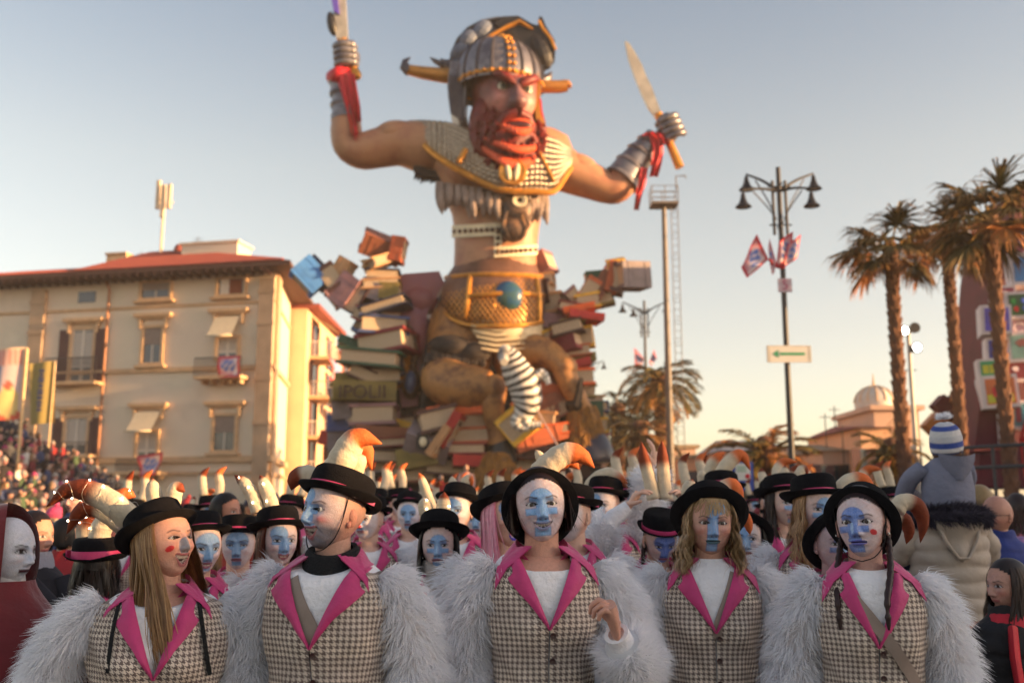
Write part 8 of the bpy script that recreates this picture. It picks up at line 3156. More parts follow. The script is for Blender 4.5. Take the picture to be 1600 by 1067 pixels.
def crowd_mesh(name, seed, pose='stand', lod=1, hairkind='short', hat=None, arm_up=False, hcol=None):
	rs = random.Random(seed)
	m = MB()
	seat = pose == 'sit'
	hz_ = 1.57 if not seat else 1.18
	dz = hz_ - 1.57
	p = dict(style='none', skin=(rs.uniform(0.42, 0.6), rs.uniform(0.26, 0.34), rs.uniform(0.18, 0.26)), eyes3d=False, smile=rs.choice([0, 0.006]), open=rs.choice([0, 0, 0.006]))
	HM = Matrix.Translation((0, -0.015, hz_)) @ Matrix.Rotation(rs.uniform(-0.3, 0.3), 4, 'Z')
	nc, nr = ((56, 40) if lod == 0 else (22, 16))
	P, C = head_grid(nc, nr, p)
	Q = P.reshape(-1, 3)
	Mx = np.array(HM)
	Q = np.c_[Q, np.ones(len(Q))] @ Mx.T[:, :3]
	m.grid(Q.reshape(P.shape), 1, C, closed=True)
	n = 14 if lod == 0 else 8
	# coat, one skin from hem to collar
	z0 = 0.78 if not seat else 0.42
	bt = [(z0, 0.19, 0.14), (1.0 + dz, 0.175, 0.13), (1.15 + dz, 0.18, 0.135), (1.3 + dz, 0.19, 0.135), (1.38 + dz, 0.165, 0.11), (1.43 + dz, 0.09, 0.08), (1.47 + dz, 0.065, 0.065)]
	G = []
	for z, a, b in bt:
		G.append([(a * math.cos(2 * PI * k / n), b * math.sin(2 * PI * k / n), z) for k in range(n)])
	m.grid(G, 0, (1, 1, 1), closed=True)
	m.tube([(0, 0, 1.42 + dz), (0, -0.005, 1.52 + dz)], [0.055, 0.052], n, 1, p['skin'])
	for sx in (-1, 1):
		if arm_up and sx == 1:
			A = [(0.17, 0, 1.38 + dz), (0.24, -0.04, 1.46 + dz), (0.20, -0.16, 1.58 + dz), (0.16, -0.22, 1.66 + dz)]
		elif seat:
			A = [(sx * 0.17, 0, 1.38 + dz), (sx * 0.22, 0, 1.2 + dz), (sx * 0.2, -0.1, 1.02 + dz), (sx * 0.1, -0.28, 1.02 + dz)]
		else:
			A = [(sx * 0.17, 0, 1.38 + dz), (sx * 0.23, 0.02, 1.2 + dz), (sx * 0.24, -0.02, 1.02 + dz), (sx * 0.22, -0.1, 0.85 + dz)]
		m.tube(A, [0.062, 0.055, 0.047, 0.04], n - 2, 0, (1, 1, 1))
		if lod == 0:
			hand_islands(m, A[3], Vector(A[3]) - Vector(A[2]), (-sx, 0.2, 0), side=sx, curl=0.5, sc=0.95, col=p['skin'], mi=1)
		else:
			m.ell(A[3], (0.04, 0.04, 0.05), None, 6, 5, 1, p['skin'])
		if seat:
			m.tube([(sx * 0.09, 0.0, 0.45), (sx * 0.1, -0.42, 0.47), (sx * 0.1, -0.44, 0.05)], [0.09, 0.075, 0.055], n - 2, 2, (1, 1, 1))
		else:
			m.tube([(sx * 0.09, 0, 0.85), (sx * 0.1, 0, 0.45), (sx * 0.1, 0.02, 0.04)], [0.095, 0.07, 0.055], n - 2, 2, (1, 1, 1))
			m.tube([(sx * 0.1, 0.05, 0.04), (sx * 0.11, -0.14, 0.03)], [0.05, 0.035], 6, 2, (1, 1, 1))
	hc = hcol or rs.choice([lin(40, 28, 24), lin(70, 48, 36), lin(110, 80, 54), lin(26, 22, 24), lin(150, 120, 90), lin(130, 126, 124)])
	c = HM @ Vector((0, 0.014, 0.022))
	nu, nv = (20, 12) if lod == 0 else (10, 7)
	if hat is None:
		m.ell(HM @ Vector((0, 0.018, 0.024)), (0.087, 0.098, 0.106), rotm(R(-14)), nu, nv, 3, hc)
		m.ell(HM @ Vector((0, 0.02, 0.045)), (0.084, 0.10, 0.085), rotm(R(0)), nu, nv, 3, hc)
		if hairkind == 'long':
			m.tube([HM @ Vector((0, 0.05, 0.03)), HM @ Vector((0, 0.06, -0.08)), HM @ Vector((0, 0.07, -0.2)), HM @ Vector((0, 0.07, -0.28))], [0.085, 0.088, 0.085, 0.03], nu, 3, hc, flat=0.7, up=(1, 0, 0))
			for sx in (-1, 1):
				m.tube([HM @ Vector((sx * 0.06, 0.0, 0.05)), HM @ Vector((sx * 0.08, 0.0, -0.05)), HM @ Vector((sx * 0.075, -0.02, -0.18))], [0.03, 0.03, 0.012], 6, 3, hc)
	else:
		m.ell(HM @ Vector((0, 0.012, 0.045)), (0.088, 0.104, 0.088), None, nu, nv, 3, hat)
		m.lathe([(0.087, -0.02), (0.096, -0.012), (0.098, 0.02), (0.09, 0.03)], nu, HM @ Vector((0, 0.01, 0.035)), 3, tuple(v * 0.8 for v in hat), sy=1.18)
		m.ell(HM @ Vector((0, 0.02, 0.145)), 0.026, None, 8, 6, 3, hat)
	return m.mesh(name, [M_COAT, M_BSKIN, M_BTROU, M_BHAIR])

HATS = [None, None, None, lin(150, 40, 50), lin(40, 44, 70), lin(190, 180, 170), None, lin(36, 34, 38), None, lin(196, 70, 120)]
COATS = [('red', lin(150, 40, 44)), ('navy', lin(34, 40, 60)), ('black', lin(30, 28, 32)), ('cream', lin(206, 180, 146)), ('grey', lin(100, 92, 92)), ('black', lin(38, 32, 34)), ('salmon', lin(206, 124, 110)), ('blue', lin(56, 70, 110)), ('brown', lin(64, 44, 38)), ('charcoal', lin(52, 48, 52)), ('brown', lin(104, 70, 54)),
         ('green', lin(70, 92, 66)), ('white', lin(220, 214, 208)), ('maroon', lin(110, 34, 46)), ('black', lin(24, 24, 28)), ('navy', lin(28, 34, 56))]
SIT = [crowd_mesh('person', 100 + k, 'sit', 1, 'long' if k % 3 == 0 else 'short', HATS[k], arm_up=(k == 4)) for k in range(10)]
STD = [crowd_mesh('person', 200 + k, 'stand', 0, 'long' if k % 2 == 0 else 'short', HATS[(k * 3) % 10], arm_up=(k in (5,))) for k in range(10)]

# grandstand
GX0, GX1, GY0, GY1, NR = -15.0, -23.6, 26.5, 46.5, 13
gs = thing('grandstand', 'stepped spectator grandstand filling the left side below the ochre house', 'grandstand', ((GX0 + GX1) / 2, (GY0 + GY1) / 2, 0))
M_DECK = mat('stand_planks', col=lin(96, 90, 88), rough=0.8, var=0.3, vs=3)
M_SCAF = mat('scaffold_steel', col=lin(130, 128, 130), rough=0.4, metal=0.6)
dxr = (GX0 - GX1) / NR
RISE = 0.37
Z0 = 0.50
for k in range(NR):
	x = GX0 - dxr * (k + 0.5)
	z = Z0 + RISE * k
	m = MB(gs.location)
	m.box((x, (GY0 + GY1) / 2, z - 0.03), (dxr, GY1 - GY0, 0.06))
	m.box((x + dxr / 2 - 0.02, (GY0 + GY1) / 2, z - RISE / 2), (0.03, GY1 - GY0, RISE - 0.07))
	m.build('step', M_DECK, gs, smooth=False)
	m = MB(gs.location)
	m.box((x - 0.1, (GY0 + GY1) / 2, z + 0.42), (0.28, GY1 - GY0 - 0.2, 0.04))
	m.build('bench', M_DECK, gs, smooth=False)
for y in np.linspace(GY0, GY1, 9):
	m = MB(gs.location)
	for k in range(0, NR, 3):
		x = GX0 - dxr * (k + 0.5)
		m.tube([(x, y, 0), (x, y, Z0 + RISE * k)], 0.035, 6)
	m.tube([(GX0, y, 0.1), (GX1, y, Z0 + RISE * NR - 0.2)], 0.03, 6)
	m.build('scaffold_frame', M_SCAF, gs)
m = MB(gs.location)
for z in (0.6, 1.05, 1.5):
	m.tube([(GX0 + 0.2, GY0, z), (GX0 + 0.2, GY1, z)], 0.025, 6)
for y in np.linspace(GY0, GY1, 16):
	m.tube([(GX0 + 0.2, y, 0), (GX0 + 0.2, y, 1.55)], 0.025, 6)
m.build('front_railing', M_SCAF, gs)
rs = random.Random(5)
GSG = 'spectators seated in the grandstand'
cnt = 0
FAR = []
for k in range(NR):
	x = GX0 - dxr * (k + 0.5)
	z = Z0 + RISE * k
	ny = 22
	j_ = 0
	for q in range(ny):
		y = GY1 - 0.6 - q * 0.86 + rs.uniform(-0.12, 0.12)
		if rs.random() < 0.07 or y < GY0 + 0.2:
			continue
		if (x / y) < -0.54:
			continue
		if y > 40.5:
			FAR.append((rs.choice(SIT), (x - 0.05, y, z), R(90) + rs.uniform(-0.75, 0.25), rs.choice(COATS)[1]))
			continue
		me = rs.choice(SIT)
		o = bpy.data.objects.new('person', me)
		COL.objects.link(o)
		o.location = (x - 0.05 + rs.uniform(-0.05, 0.05), y, z)
		o.rotation_euler = (0, 0, R(90) + rs.uniform(-0.75, 0.25))
		sc_ = rs.uniform(1.04, 1.2)
		o.scale = (sc_, sc_, sc_)
		nm, c = rs.choice(COATS)
		o.color = (c[0], c[1], c[2], 1)
		tag(o, 'spectator in %s coat, %s from the far end of grandstand row %s' % (nm, ORD[j_], ORD[k].replace('first', 'one').replace('second', 'two') if False else ORD[k] + ' from the bottom'), 'person', GSG)
		cnt += 1
		j_ += 1
Vf, Ff, Cf, off = [], [], [], 0
for me, loc, rz, c in FAR:
	v = np.zeros(len(me.vertices) * 3)
	me.vertices.foreach_get('co', v)
	v = v.reshape(-1, 3)
	a = np.zeros(len(v) * 4)
	me.color_attributes['col'].data.foreach_get('color', a)
	a = a.reshape(-1, 4)[:, :3].copy()
	me.calc_loop_triangles()
	t = np.zeros(len(me.loop_triangles) * 3, dtype=np.int32)
	me.loop_triangles.foreach_get('vertices', t)
	mi = np.zeros(len(me.loop_triangles), dtype=np.int32)
	me.loop_triangles.foreach_get('material_index', mi)
	t = t.reshape(-1, 3)
	a[np.unique(t[mi == 0])] = c
	a[np.unique(t[mi == 2])] = (0.02, 0.022, 0.03)
	cs_, sn_ = math.cos(rz), math.sin(rz)
	v = np.stack([v[:, 0] * cs_ - v[:, 1] * sn_ + loc[0], v[:, 0] * sn_ + v[:, 1] * cs_ + loc[1], v[:, 2] + loc[2]], 1)
	Vf.append(v)
	Ff.append(t + off)
	Cf.append(a)
	off += len(v)
o = link('crowd', raw_mesh('crowd', np.concatenate(Vf), np.concatenate(Ff), [M_COLV], np.concatenate(Cf)))
tag(o, 'mass of distant spectators at the far end of the grandstand', 'crowd', None, 'stuff')
# standing people in front of the stand and in the street
zones = [  # px from, px to, Y from, Y to, count, name of the place
	(-20, 150, 17, 26, 10, 'at the foot of the grandstand'),
	(60, 470, 8.5, 15, 24, 'in the street left of the laughing man'),
	(150, 540, 18, 30, 14, 'in the distance below the ochre house'),
	(960, 1260, 9, 18, 15, 'between float and street lamp'),
	(1230, 1600, 8, 15, 22, 'right of the tall street lamp'),
	(1180, 1560, 17, 26, 10, 'in the distance below the dome'),
	(600, 950, 20, 30, 10, 'at the foot of the float')]
for (pa, pb, ya, yb, n, place) in zones:
	L_ = []
	for k in range(n):
		px = pa + (pb - pa) * (k + 0.5) / n + rs.uniform(-6, 6)
		Y = rs.uniform(ya, yb)
		L_.append((px, Y))
	L_.sort()
	for k, (px, Y) in enumerate(L_):
		o = bpy.data.objects.new('person', rs.choice(STD))
		COL.objects.link(o)
		sc_ = rs.uniform(0.95, 1.10)
		o.location = (X(px, Y), Y, 0)
		o.scale = (sc_, sc_, sc_)
		left = px < 600
		o.rotation_euler = (0, 0, rs.uniform(-0.6, 1.4) if left else rs.uniform(-1.4, 0.6))
		nm, c = rs.choice(COATS if 'float' not in place else [COATS[0], COATS[0], COATS[11], COATS[2]])
		o.color = (c[0], c[1], c[2], 1)
		tag(o, 'bystander in %s, %s from the left %s' % (nm, ORD[k], place), 'person', 'people ' + place)
# people riding on the float deck in red
for k, (px, Y, z) in enumerate(((598, 33.2, 1.9), (640, 33.0, 1.7), (688, 33.0, 2.2), (704, 33.2, 1.4), (728, 32.6, 2.5), (660, 32.6, 1.3), (750, 32.8, 1.6))):
	o = bpy.data.objects.new('person', STD[(k * 3) % 10])
	COL.objects.link(o)
	o.location = (X(px, Y), Y, z - 1.05)
	c = lin(180, 30, 34) if k != 4 else lin(214, 170, 168)
	o.color = (*c, 1)
	tag(o, '%s from the left of the %s dressed people riding on the float front' % (ORD[k], 'red' if k != 4 else 'brightly'), 'person', 'riders on the float')
m = MB()
c = V(680, 770, -2.9)
m.box((X(672, 33), 33, 0.6), (4.4, 1.3, 0.2))
m.o = FO
m.build('front_deck', M_BLKP, fl, smooth=False)
# ------------------------------------------------------------------ the particular people at the two edges of the picture
def quilt(m, rows, n=28, mi=0, col=None, puff=0.014, pitch=0.085, cx=0.0, cy=0.0):
	"""quilted body: rings bulge between horizontal seams"""
	zs = np.arange(rows[0][0], rows[-1][0], 0.0125)
	G = []
	for z in zs:
		a = np.interp(z, [r[0] for r in rows], [r[1] for r in rows])
		b = np.interp(z, [r[0] for r in rows], [r[2] for r in rows])
		bulge = puff * (abs(math.sin(PI * z / pitch)) ** 0.5)
		G.append([(cx + (a + bulge) * math.cos(2 * PI * k / n), cy + (b + bulge) * math.sin(2 * PI * k / n), z + 0.006 * math.sin(5 * 2 * PI * k / n + z * 30)) for k in range(n)])
	m.grid(G, mi, col, closed=True)

def head_only(m, HM, p, res=(70, 54)):
	p['eyes3d'] = False
	add_head(m, p, HM, *res)

# red hooded figure
Y = 3.3
E = W(30, 862, Y)
r = thing('person', 'person in a dark red hooded cloak, white painted face in profile', 'person', (E.x - 0.04, Y, 0))
s = E.z / 1.57
r.scale = (s, s, s)
HM = Matrix.Translation((0, 0, 1.57)) @ Matrix.Rotation(R(76), 4, 'Z')
m = MB()
head_only(m, HM, dict(style='none', white=0.95, lip=lin(70, 30, 40), lipa=1.0, shadow=1.2, browcol=lin(20, 16, 20), skin=lin(220, 214, 216)))
m.tube([(0, 0.01, 1.36), (0, 0.01, 1.52)], [0.08, 0.055], 14, 0, lin(220, 214, 216))
m.tube([(0, 0, 0.1), (0, 0, 0.9), (0, 0, 1.38)], [0.1, 0.14, 0.1], 12, 0, lin(30, 20, 24))
m.build('body', M_SKIN, r)
M_CLOAK = mat('red_cloak', col=lin(112, 22, 30), rough=0.8, var=0.25, vs=6, bump=0.6, bs=14, sheen=0.4)
m = MB()
G = []
n = 40
for z, a, b in ((0.02, 0.33, 0.28), (0.5, 0.28, 0.24), (0.9, 0.25, 0.20), (1.0, 0.24, 0.2), (1.15, 0.235, 0.19), (1.22, 0.23, 0.185), (1.3, 0.21, 0.17), (1.38, 0.155, 0.145), (1.42, 0.12, 0.13), (1.45, 0.10, 0.115), (1.475, 0.092, 0.105)):
	ring = []
	for k in range(n):
		t = 2 * PI * k / n
		f = 1 + (0.05 * math.sin(7 * t + z * 3) + 0.03 * math.sin(13 * t - z * 5)) * (1.4 - z * 0.6)
		ring.append((a * f * math.cos(t), b * f * math.sin(t), z))
	G.append(ring)
m.grid(G, closed=True)
m.build('cloak', M_CLOAK, r, sharp=None)
m = MB()
G = []
for i in range(16):
	ph = PI * 0.97 * i / 15 + 0.02
	row = []
	for j in range(30):
		th = R(52) + R(256) * j / 29
		x = 0.112 * math.sin(th) * math.sin(ph)
		y = -0.118 * math.cos(th) * math.sin(ph) + 0.012
		z = 0.168 * math.cos(ph)
		z = z if z > 0 else z * 1.15
		row.append(tuple(HM @ Vector((x * (1.0 + 0.3 * max(0, -z) * 4), y * (1 + 0.25 * max(0, -z) * 4), z))))
	G.append(row)
m.grid(G)
m.build('hood', M_CLOAK, r, sharp=None)

# dark haired woman filming with a phone
Y = 4.6
E = W(52, 838, Y)
r = thing('person', 'woman with dark pulled back hair holding up a phone beside the red hooded figure', 'person', (E.x, Y, 0))
s = E.z / 1.57
r.scale = (s, s, s)
HM = Matrix.Translation((0, 0, 1.57)) @ Matrix.Rotation(R(72), 4, 'Z')
m = MB()
sk = lin(196, 142, 118)
head_only(m, HM, dict(style='none', skin=sk, nose=1.1))
m.tube([(0, 0.01, 1.36), (0, 0.0, 1.52)], [0.08, 0.052], 14, 0, sk)
m.tube([(0, 0, 0.8), (0, 0, 1.38)], [0.12, 0.1], 12, 0, sk)
for sx in (-1, 1):
	m.tube([(sx * .09, 0, .9), (sx * .1, 0, .1)], [.08, .05], 10, 0, sk)
hw = Vector((0.10, -0.30, 1.42))
hand_islands(m, hw, (0.15, -0.15, 0.95), (-0.6, 0.6, 0.0), side=-1, curl=0.9, col=sk)
m.build('body', M_SKIN, r)
link('hair', hair_mesh({}, HM, 'short', lin(34, 24, 24), lin(56, 40, 34), 4, 500, 0.05), r)
m = MB()
for z, a, b in ():
	pass
quilt(m, [(0.75, 0.2, 0.15), (1.0, 0.19, 0.14), (1.3, 0.19, 0.13), (1.38, 0.16, 0.11), (1.43, 0.10, 0.09), (1.47, 0.07, 0.07)], puff=0.004)
m.tube([(0.17, 0, 1.37), (0.25, -0.05, 1.2), (0.2, -0.2, 1.25), (0.12, -0.29, 1.38)], [0.065, 0.06, 0.052, 0.045], 14)
m.tube([(-0.17, 0, 1.37), (-0.23, 0, 1.15), (-0.22, -0.06, 0.9)], [0.065, 0.055, 0.045], 14)
m.build('coat', mat('black_coat', col=lin(34, 30, 38), rough=0.8, var=0.2, bump=0.3, bs=20), r, sharp=None)
m = MB()
m.tube([(0, 0.0, 1.40), (0, 0.0, 1.46), (0, 0.0, 1.50)], [0.11, 0.10, 0.085], 20)
m.build('scarf', mat('pale_scarf', col=lin(150, 148, 160), rough=0.9, bump=0.6, bs=30), r)
ph_ = thing('smartphone', 'dark smartphone held upright by the dark haired woman', 'phone', r.location + Vector((0.115, -0.335, 1.52)) * s)
m = MB()
m.box((0, 0, 0), (0.075, 0.009, 0.15), rotm(R(-4), R(5), R(30)))
m.build('case', mat('phone_black', col=(0.01, 0.01, 0.013), rough=0.15), ph_, smooth=False)
m = MB()
m.box((0.0025, 0.0045, 0), (0.068, 0.002, 0.14), rotm(R(-4), R(5), R(30)))
m.build('screen', mat('phone_screen', col=(0.03, 0.06, 0.08), rough=0.1), ph_, smooth=False)

# adult in a padded jacket seen from behind, child on the shoulders
Y = 5.6
E = W(1478, 800, Y)
M_PUFF = mat('beige_padded_jacket', col=lin(176, 160, 146), rough=0.55, var=0.12, vs=8, bump=0.25, bs=26, sheen=0.2)
r = thing('person', 'adult in a long beige padded jacket seen from behind, carrying a child', 'person', (E.x, Y, 0))
m = MB()
sk = lin(190, 140, 120)
head_only(m, Matrix.Translation((0, 0.02, 1.70)) @ Matrix.Rotation(PI, 4, 'Z'), dict(style='none', skin=sk))
m.tube([(0, 0.0, 1.45), (0, 0.01, 1.65)], [0.08, 0.055], 14, 0, sk)
m.tube([(0, 0, 0.9), (0, 0, 1.5)], [0.13, 0.12], 12, 0, sk)
m.build('body', M_SKIN, r)
m = MB()
for sx in (-1, 1):
	m.tube([(sx * 0.09, 0, 0.98), (sx * 0.1, 0, 0.5), (sx * 0.1, 0, 0.05)], [0.11, 0.08, 0.065], 12)
m.build('trousers', M_TROUS, r)
m = MB()
quilt(m, [(1.04, 0.215, 0.16), (1.10, 0.205, 0.16), (1.2, 0.195, 0.15), (1.4, 0.205, 0.15), (1.5, 0.20, 0.14), (1.56, 0.15, 0.12), (1.60, 0.10, 0.10)], puff=0.016, pitch=0.082)
for sx in (-1, 1):
	pts = catmull([(sx * 0.15, 0.0, 1.52), (sx * 0.225, 0.02, 1.42), (sx * 0.235, 0.10, 1.36), (sx * 0.17, 0.20, 1.42), (sx * 0.12, 0.20, 1.48)], 40)
	m.tube([tuple(q) for q in pts], [0.060 + 0.009 * abs(math.sin(k * 0.5)) for k in range(40)], 14)
m.build('padded_jacket', M_PUFF, r, sharp=None)
m = MB()
G = []
for i in range(14):
	v = i / 13
	w_ = 0.125 * (1 - v ** 1.6) + 0.012
	G.append([(w_ * (2 * u - 1), -0.155 - 0.035 * math.sin(PI * u) * (1 - v * 0.4) - 0.010 * math.sin(v * 9), 1.575 - 0.235 * v) for u in np.linspace(0, 1, 12)])
m.grid(G)
m.tube([(-0.12, -0.15, 1.56), (-0.085, -0.17, 1.45), (-0.03, -0.185, 1.36), (0.03, -0.185, 1.36), (0.085, -0.17, 1.45), (0.12, -0.15, 1.56)], 0.010, 6)
m.build('hood', M_PUFF, r, sharp=None)
fm = fur_mesh('fur_trim', [(-0.20, -0.02, 1.55), (-0.12, -0.13, 1.58), (0, -0.17, 1.585), (0.12, -0.13, 1.58), (0.20, -0.02, 1.56)], [0.035, 0.045, 0.05, 0.045, 0.035], n=5000, length=0.04, seed=8, width=0.0016, core=True)
fm.materials.clear()
fm.materials.append(mat('dark_fur', col=lin(54, 48, 62), rough=0.95, var=0.3, vs=20))
link('fur_trim', fm, r)

Ec = W(1474, 716, Y)
cz_ = Ec.z
rc = thing('person', 'small child in a blue striped bobble hat riding on the padded jacket shoulders', 'person', (Ec.x, Y, 0))
rc.scale = (1.2, 1.2, 1.0)
M_CJ = mat('slate_hooded_jacket', col=lin(116, 118, 138), rough=0.8, var=0.12, vs=10, bump=0.4, bs=30)
zc0 = 1.60
m = MB()
HMc = Matrix.Translation((0.02, 0.0, W(1474, 697, Y).z)) @ Matrix.Rotation(R(150), 4, 'Z') @ Matrix.Diagonal((0.80, 0.80, 0.98, 1))
head_only(m, HMc, dict(style='none', skin=lin(214, 160, 140)))
m.tube([(0, 0, zc0), (0.01, 0, zc0 + 0.22)], [0.09, 0.05], 12, 0, lin(214, 160, 140))
for sx in (-1, 1):
	m.ell((sx * 0.13, 0.16, zc0 + 0.04), 0.03, None, 10, 8, 0, lin(214, 160, 140))
m.build('body', M_SKIN, rc)
m = MB()
zt = W(1474, 722, Y).z
G = []
n = 24
for z, a, b in ((zc0 - 0.01, 0.115, 0.10), (zc0 + 0.06, 0.118, 0.10), (zc0 + 0.14, 0.12, 0.095), (zt - 0.02, 0.105, 0.085), (zt + 0.02, 0.06, 0.06)):
	G.append([(a * math.cos(2 * PI * k / n) + 0.01, b * math.sin(2 * PI * k / n), z + 0.004 * math.sin(k)) for k in range(n)])
m.grid(G, closed=True)
m.tube(catmull([(-0.09, 0.0, zt - 0.03), (-0.15, 0.04, zt - 0.10), (-0.16, 0.12, zc0 + 0.05), (-0.13, 0.17, zc0 + 0.03)], 12), [0.045, 0.046, 0.045, 0.044, 0.043, 0.042, 0.041, 0.04, 0.038, 0.036, 0.034, 0.032], 12)
m.tube(catmull([(0.10, 0.0, zt - 0.03), (0.13, 0.06, zt - 0.10), (0.10, 0.14, zc0 + 0.06)], 10), 0.04, 12)
m.build('jacket', M_CJ, rc, sharp=None)
m = MB()
G = []
for i in range(10):
	v = i / 9
	w_ = 0.085 * (1 - 0.55 * v ** 2)
	G.append([(0.03 + w_ * (2 * u - 1), -0.075 - 0.05 * math.sin(PI * u) * (1 - 0.5 * v), zt + 0.045 - 0.13 * v - 0.02 * math.sin(PI * u)) for u in np.linspace(0, 1, 12)])
m.grid(G)
m.build('hood', M_CJ, rc, sharp=None)
m = MB()
for sx in (-1, 1):
	m.tube([(sx * 0.07, 0.02, zc0 + 0.02), (sx * 0.13, 0.14, zc0 - 0.03), (sx * 0.12, 0.19, zc0 - 0.25)], [0.065, 0.055, 0.045], 12)
	m.ell((sx * 0.12, 0.22, zc0 - 0.29), (0.04, 0.07, 0.04), None, 10, 8)
m.build('trousers', mat('child_trousers', col=lin(40, 50, 80), rough=0.9), rc)
m = MB()
m.ell(HMc @ Vector((0, 0.016, -0.01)), (0.070, 0.074, 0.088), None, 20, 14, 0, lin(92, 66, 48))
m.build('hair', M_COLV, rc, sharp=None)
m = MB()
n = 26
prof = [(0.078, -0.02), (0.084, 0.0), (0.084, 0.02), (0.083, 0.04), (0.079, 0.055), (0.072, 0.075), (0.058, 0.092), (0.038, 0.104), (0.014, 0.110)]
G, C = [], []
for i, t in enumerate(np.linspace(0, 1, 28)):
	rr = np.interp(t, np.linspace(0, 1, 9), [q[0] for q in prof])
	z = np.interp(t, np.linspace(0, 1, 9), [q[1] for q in prof])
	G.append([(rr * math.cos(2 * PI * k / n), rr * 1.12 * math.sin(2 * PI * k / n), z) for k in range(n)])
	b = int(t * 6.2) % 3
	C.append([(lin(206, 204, 206), lin(54, 76, 150), lin(190, 190, 196))[b]] * n)
	if t < 0.07:
		C[-1] = [lin(54, 60, 96)] * n
m.grid(G, 0, C, closed=True)
m.xform(HMc @ Matrix.Translation((0, 0.012, -0.008)) @ Matrix.Rotation(R(-14), 4, 'X') @ Matrix.Diagonal((1.1, 1.1, 1.35, 1)))
m.build('bobble_hat', M_COLV, rc, sharp=None)
fm = fur_mesh('pompom', [(0, 0, 0), (0, 0, 0.012), (0, 0, 0.024)], [0.012, 0.020, 0.012], n=700, length=0.026, seed=4, width=0.0016, droop=0.1, core=False)
q = link('pompom', fm, rc)
q.location = HMc @ Vector((0, 0.03, 0.15))
m = MB()
m.ell(HMc @ Vector((0, 0.0, 0.17)), 0.018, None, 10, 8, 0, lin(54, 60, 96))
m.build('pompom_core', M_COLV, rc)

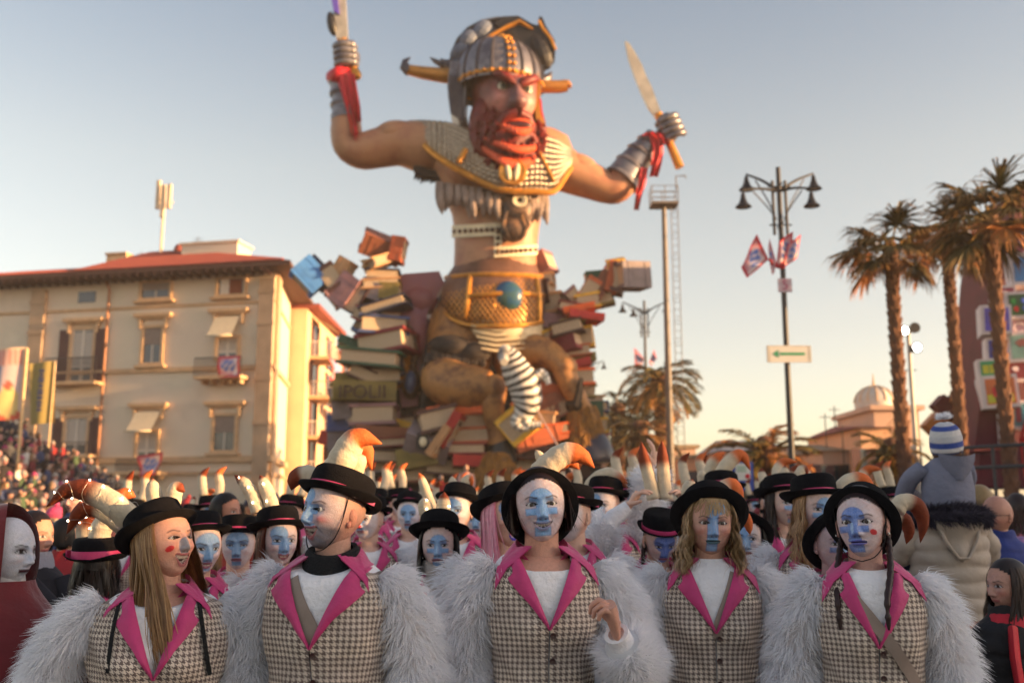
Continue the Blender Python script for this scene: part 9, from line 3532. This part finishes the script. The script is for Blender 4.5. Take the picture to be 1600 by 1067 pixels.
# the small group at the right edge
for (px, py, Y, lab, coat, sk_, hk, hc, hc2, yaw, extra) in (
		(1558, 806, 6.0, 'bald man in glasses and bright blue jacket looking left', lin(40, 56, 130), lin(190, 136, 116), None, None, None, -60, 'glasses'),
		(1590, 798, 7.2, 'long haired girl in a pink jacket at the right edge', lin(196, 112, 128), lin(214, 160, 140), 'long', lin(60, 40, 34), lin(90, 60, 48), 170, None),
		(1576, 915, 3.9, 'short dark haired woman with a red scarf looking left near the bottom right corner', lin(24, 22, 26), lin(200, 150, 130), 'long', lin(44, 30, 28), lin(70, 48, 40), -75, 'scarf'),
		(1420, 792, 7.2, 'person in a grey knitted cap behind the braided woman', lin(60, 54, 60), lin(190, 140, 120), 'short', lin(60, 44, 38), lin(90, 66, 52), -150, 'cap'),
		(1532, 790, 6.2, 'fair haired person in a violet hood beside the padded jacket', lin(150, 110, 160), lin(210, 160, 140), 'bob', lin(170, 140, 96), lin(206, 180, 130), 160, None),
		(352, 800, 6.5, 'curly dark haired man looking right above the lowered eyelids man', lin(170, 60, 50), lin(180, 124, 100), 'short', lin(26, 20, 20), lin(44, 34, 30), 70, None),
		(322, 862, 5.6, 'brown haired woman seen from behind between blonde woman and hatted man', lin(96, 74, 60), lin(196, 146, 124), 'long', lin(112, 82, 58), lin(150, 116, 84), 165, None),
		(105, 838, 6.0, 'dark haired man in a red collared cape left of the turned away marcher', lin(150, 26, 34), lin(196, 146, 124), 'short', lin(26, 20, 22), lin(40, 32, 30), 120, None)):
	E = W(px, py, Y)
	s = E.z / 1.57
	r = thing('person', lab, 'person', (E.x, Y, 0))
	r.scale = (s, s, s)
	m = MB()
	HM = Matrix.Translation((0, 0, 1.57)) @ Matrix.Rotation(R(yaw), 4, 'Z')
	head_only(m, HM, dict(style='none', skin=sk_))
	m.tube([(0, 0.01, 1.36), (0, 0.01, 1.52)], [0.08, 0.053], 14, 0, sk_)
	m.tube([(0, 0, 0.8), (0, 0, 1.38)], [0.12, 0.1], 12, 0, sk_)
	for sx in (-1, 1):
		m.tube([(sx * .09, 0, .9), (sx * .1, 0, .1)], [.08, .05], 10, 0, sk_)
		hand_islands(m, (sx * 0.22, -0.08, 0.86), (0, -0.2, -1), (-sx, 0.2, 0), side=sx, curl=0.4, col=sk_)
	m.build('body', M_SKIN, r)
	if hk:
		link('hair', hair_mesh({}, HM, hk, hc, hc2, int(px), 600, 0.30 if hk == 'long' else 0.16 if hk == 'bob' else 0.04), r)
	m = MB()
	quilt(m, [(0.75, 0.21, 0.16), (1.0, 0.2, 0.15), (1.3, 0.2, 0.14), (1.38, 0.17, 0.12), (1.43, 0.10, 0.09), (1.49, 0.075, 0.08)], puff=0.010 if px > 1540 else 0.003)
	for sx in (-1, 1):
		m.tube(catmull([(sx * 0.17, 0, 1.37), (sx * 0.25, 0.0, 1.15), (sx * 0.23, -0.06, 0.9)], 12), list(np.linspace(0.068, 0.048, 12)), 14)
	m.build('jacket', mat('jacket_%d' % int(px), col=coat, rough=0.7, var=0.15, vs=8, bump=0.4, bs=20), r, sharp=None)
	m = MB()
	for sx in (-1, 1):
		m.tube([(sx * .09, 0, .85), (sx * .1, 0, .05)], [.1, .065], 10)
	m.build('trousers', M_TROUS, r)
	if extra == 'glasses':
		m = MB()
		for sx in (-1, 1):
			m.tube([HM @ Vector((sx * 0.033 + 0.021 * math.cos(t), -0.098, 0.002 + 0.016 * math.sin(t))) for t in np.linspace(0, 2 * PI, 14)], 0.0016, 5)
			m.tube([HM @ Vector((sx * 0.054, -0.098, 0.004)), HM @ Vector((sx * 0.084, 0.0, 0.004))], 0.0016, 5)
		m.tube([HM @ Vector((-0.012, -0.100, 0.004)), HM @ Vector((0.012, -0.100, 0.004))], 0.0016, 5)
		m.build('glasses', M_BLACK, r)
	if extra == 'scarf':
		m = MB()
		m.tube([(0, 0.0, 1.36), (0, 0.0, 1.42), (0, 0.0, 1.46)], [0.13, 0.115, 0.09], 20)
		m.tube([(-0.06, -0.13, 1.40), (-0.08, -0.17, 1.28), (-0.07, -0.18, 1.12)], [0.05, 0.055, 0.05], 12, flat=0.4)
		m.build('scarf', M_REDC, r)
	if extra == 'cap':
		m = MB()
		m.ell(HM @ Vector((0, 0.01, 0.04)), (0.09, 0.105, 0.092), None, 18, 12)
		m.build('knitted_cap', mat('grey_knit', col=lin(84, 78, 84), rough=0.95, bump=0.7, bs=80), r)
# ------------------------------------------------------------------ thin evening haze: one closed box of air
m = MB()
m.box((0, 52, 11.5), (170, 130, 25))
hz_o = m.build('haze', bpy.data.materials.new('haze_air'), smooth=False)
hm_ = hz_o.data.materials[0]
hm_.use_nodes = True
hn = hm_.node_tree.nodes
hn.clear()
ho_ = hn.new('ShaderNodeOutputMaterial')
pv = hn.new('ShaderNodeVolumePrincipled')
pv.inputs['Color'].default_value = (1.0, 0.9, 0.8, 1)
pv.inputs['Density'].default_value = 0.0009
pv.inputs['Anisotropy'].default_value = 0.2
hm_.node_tree.links.new(pv.outputs[0], ho_.inputs['Volume'])
tag(hz_o, kind='stuff')
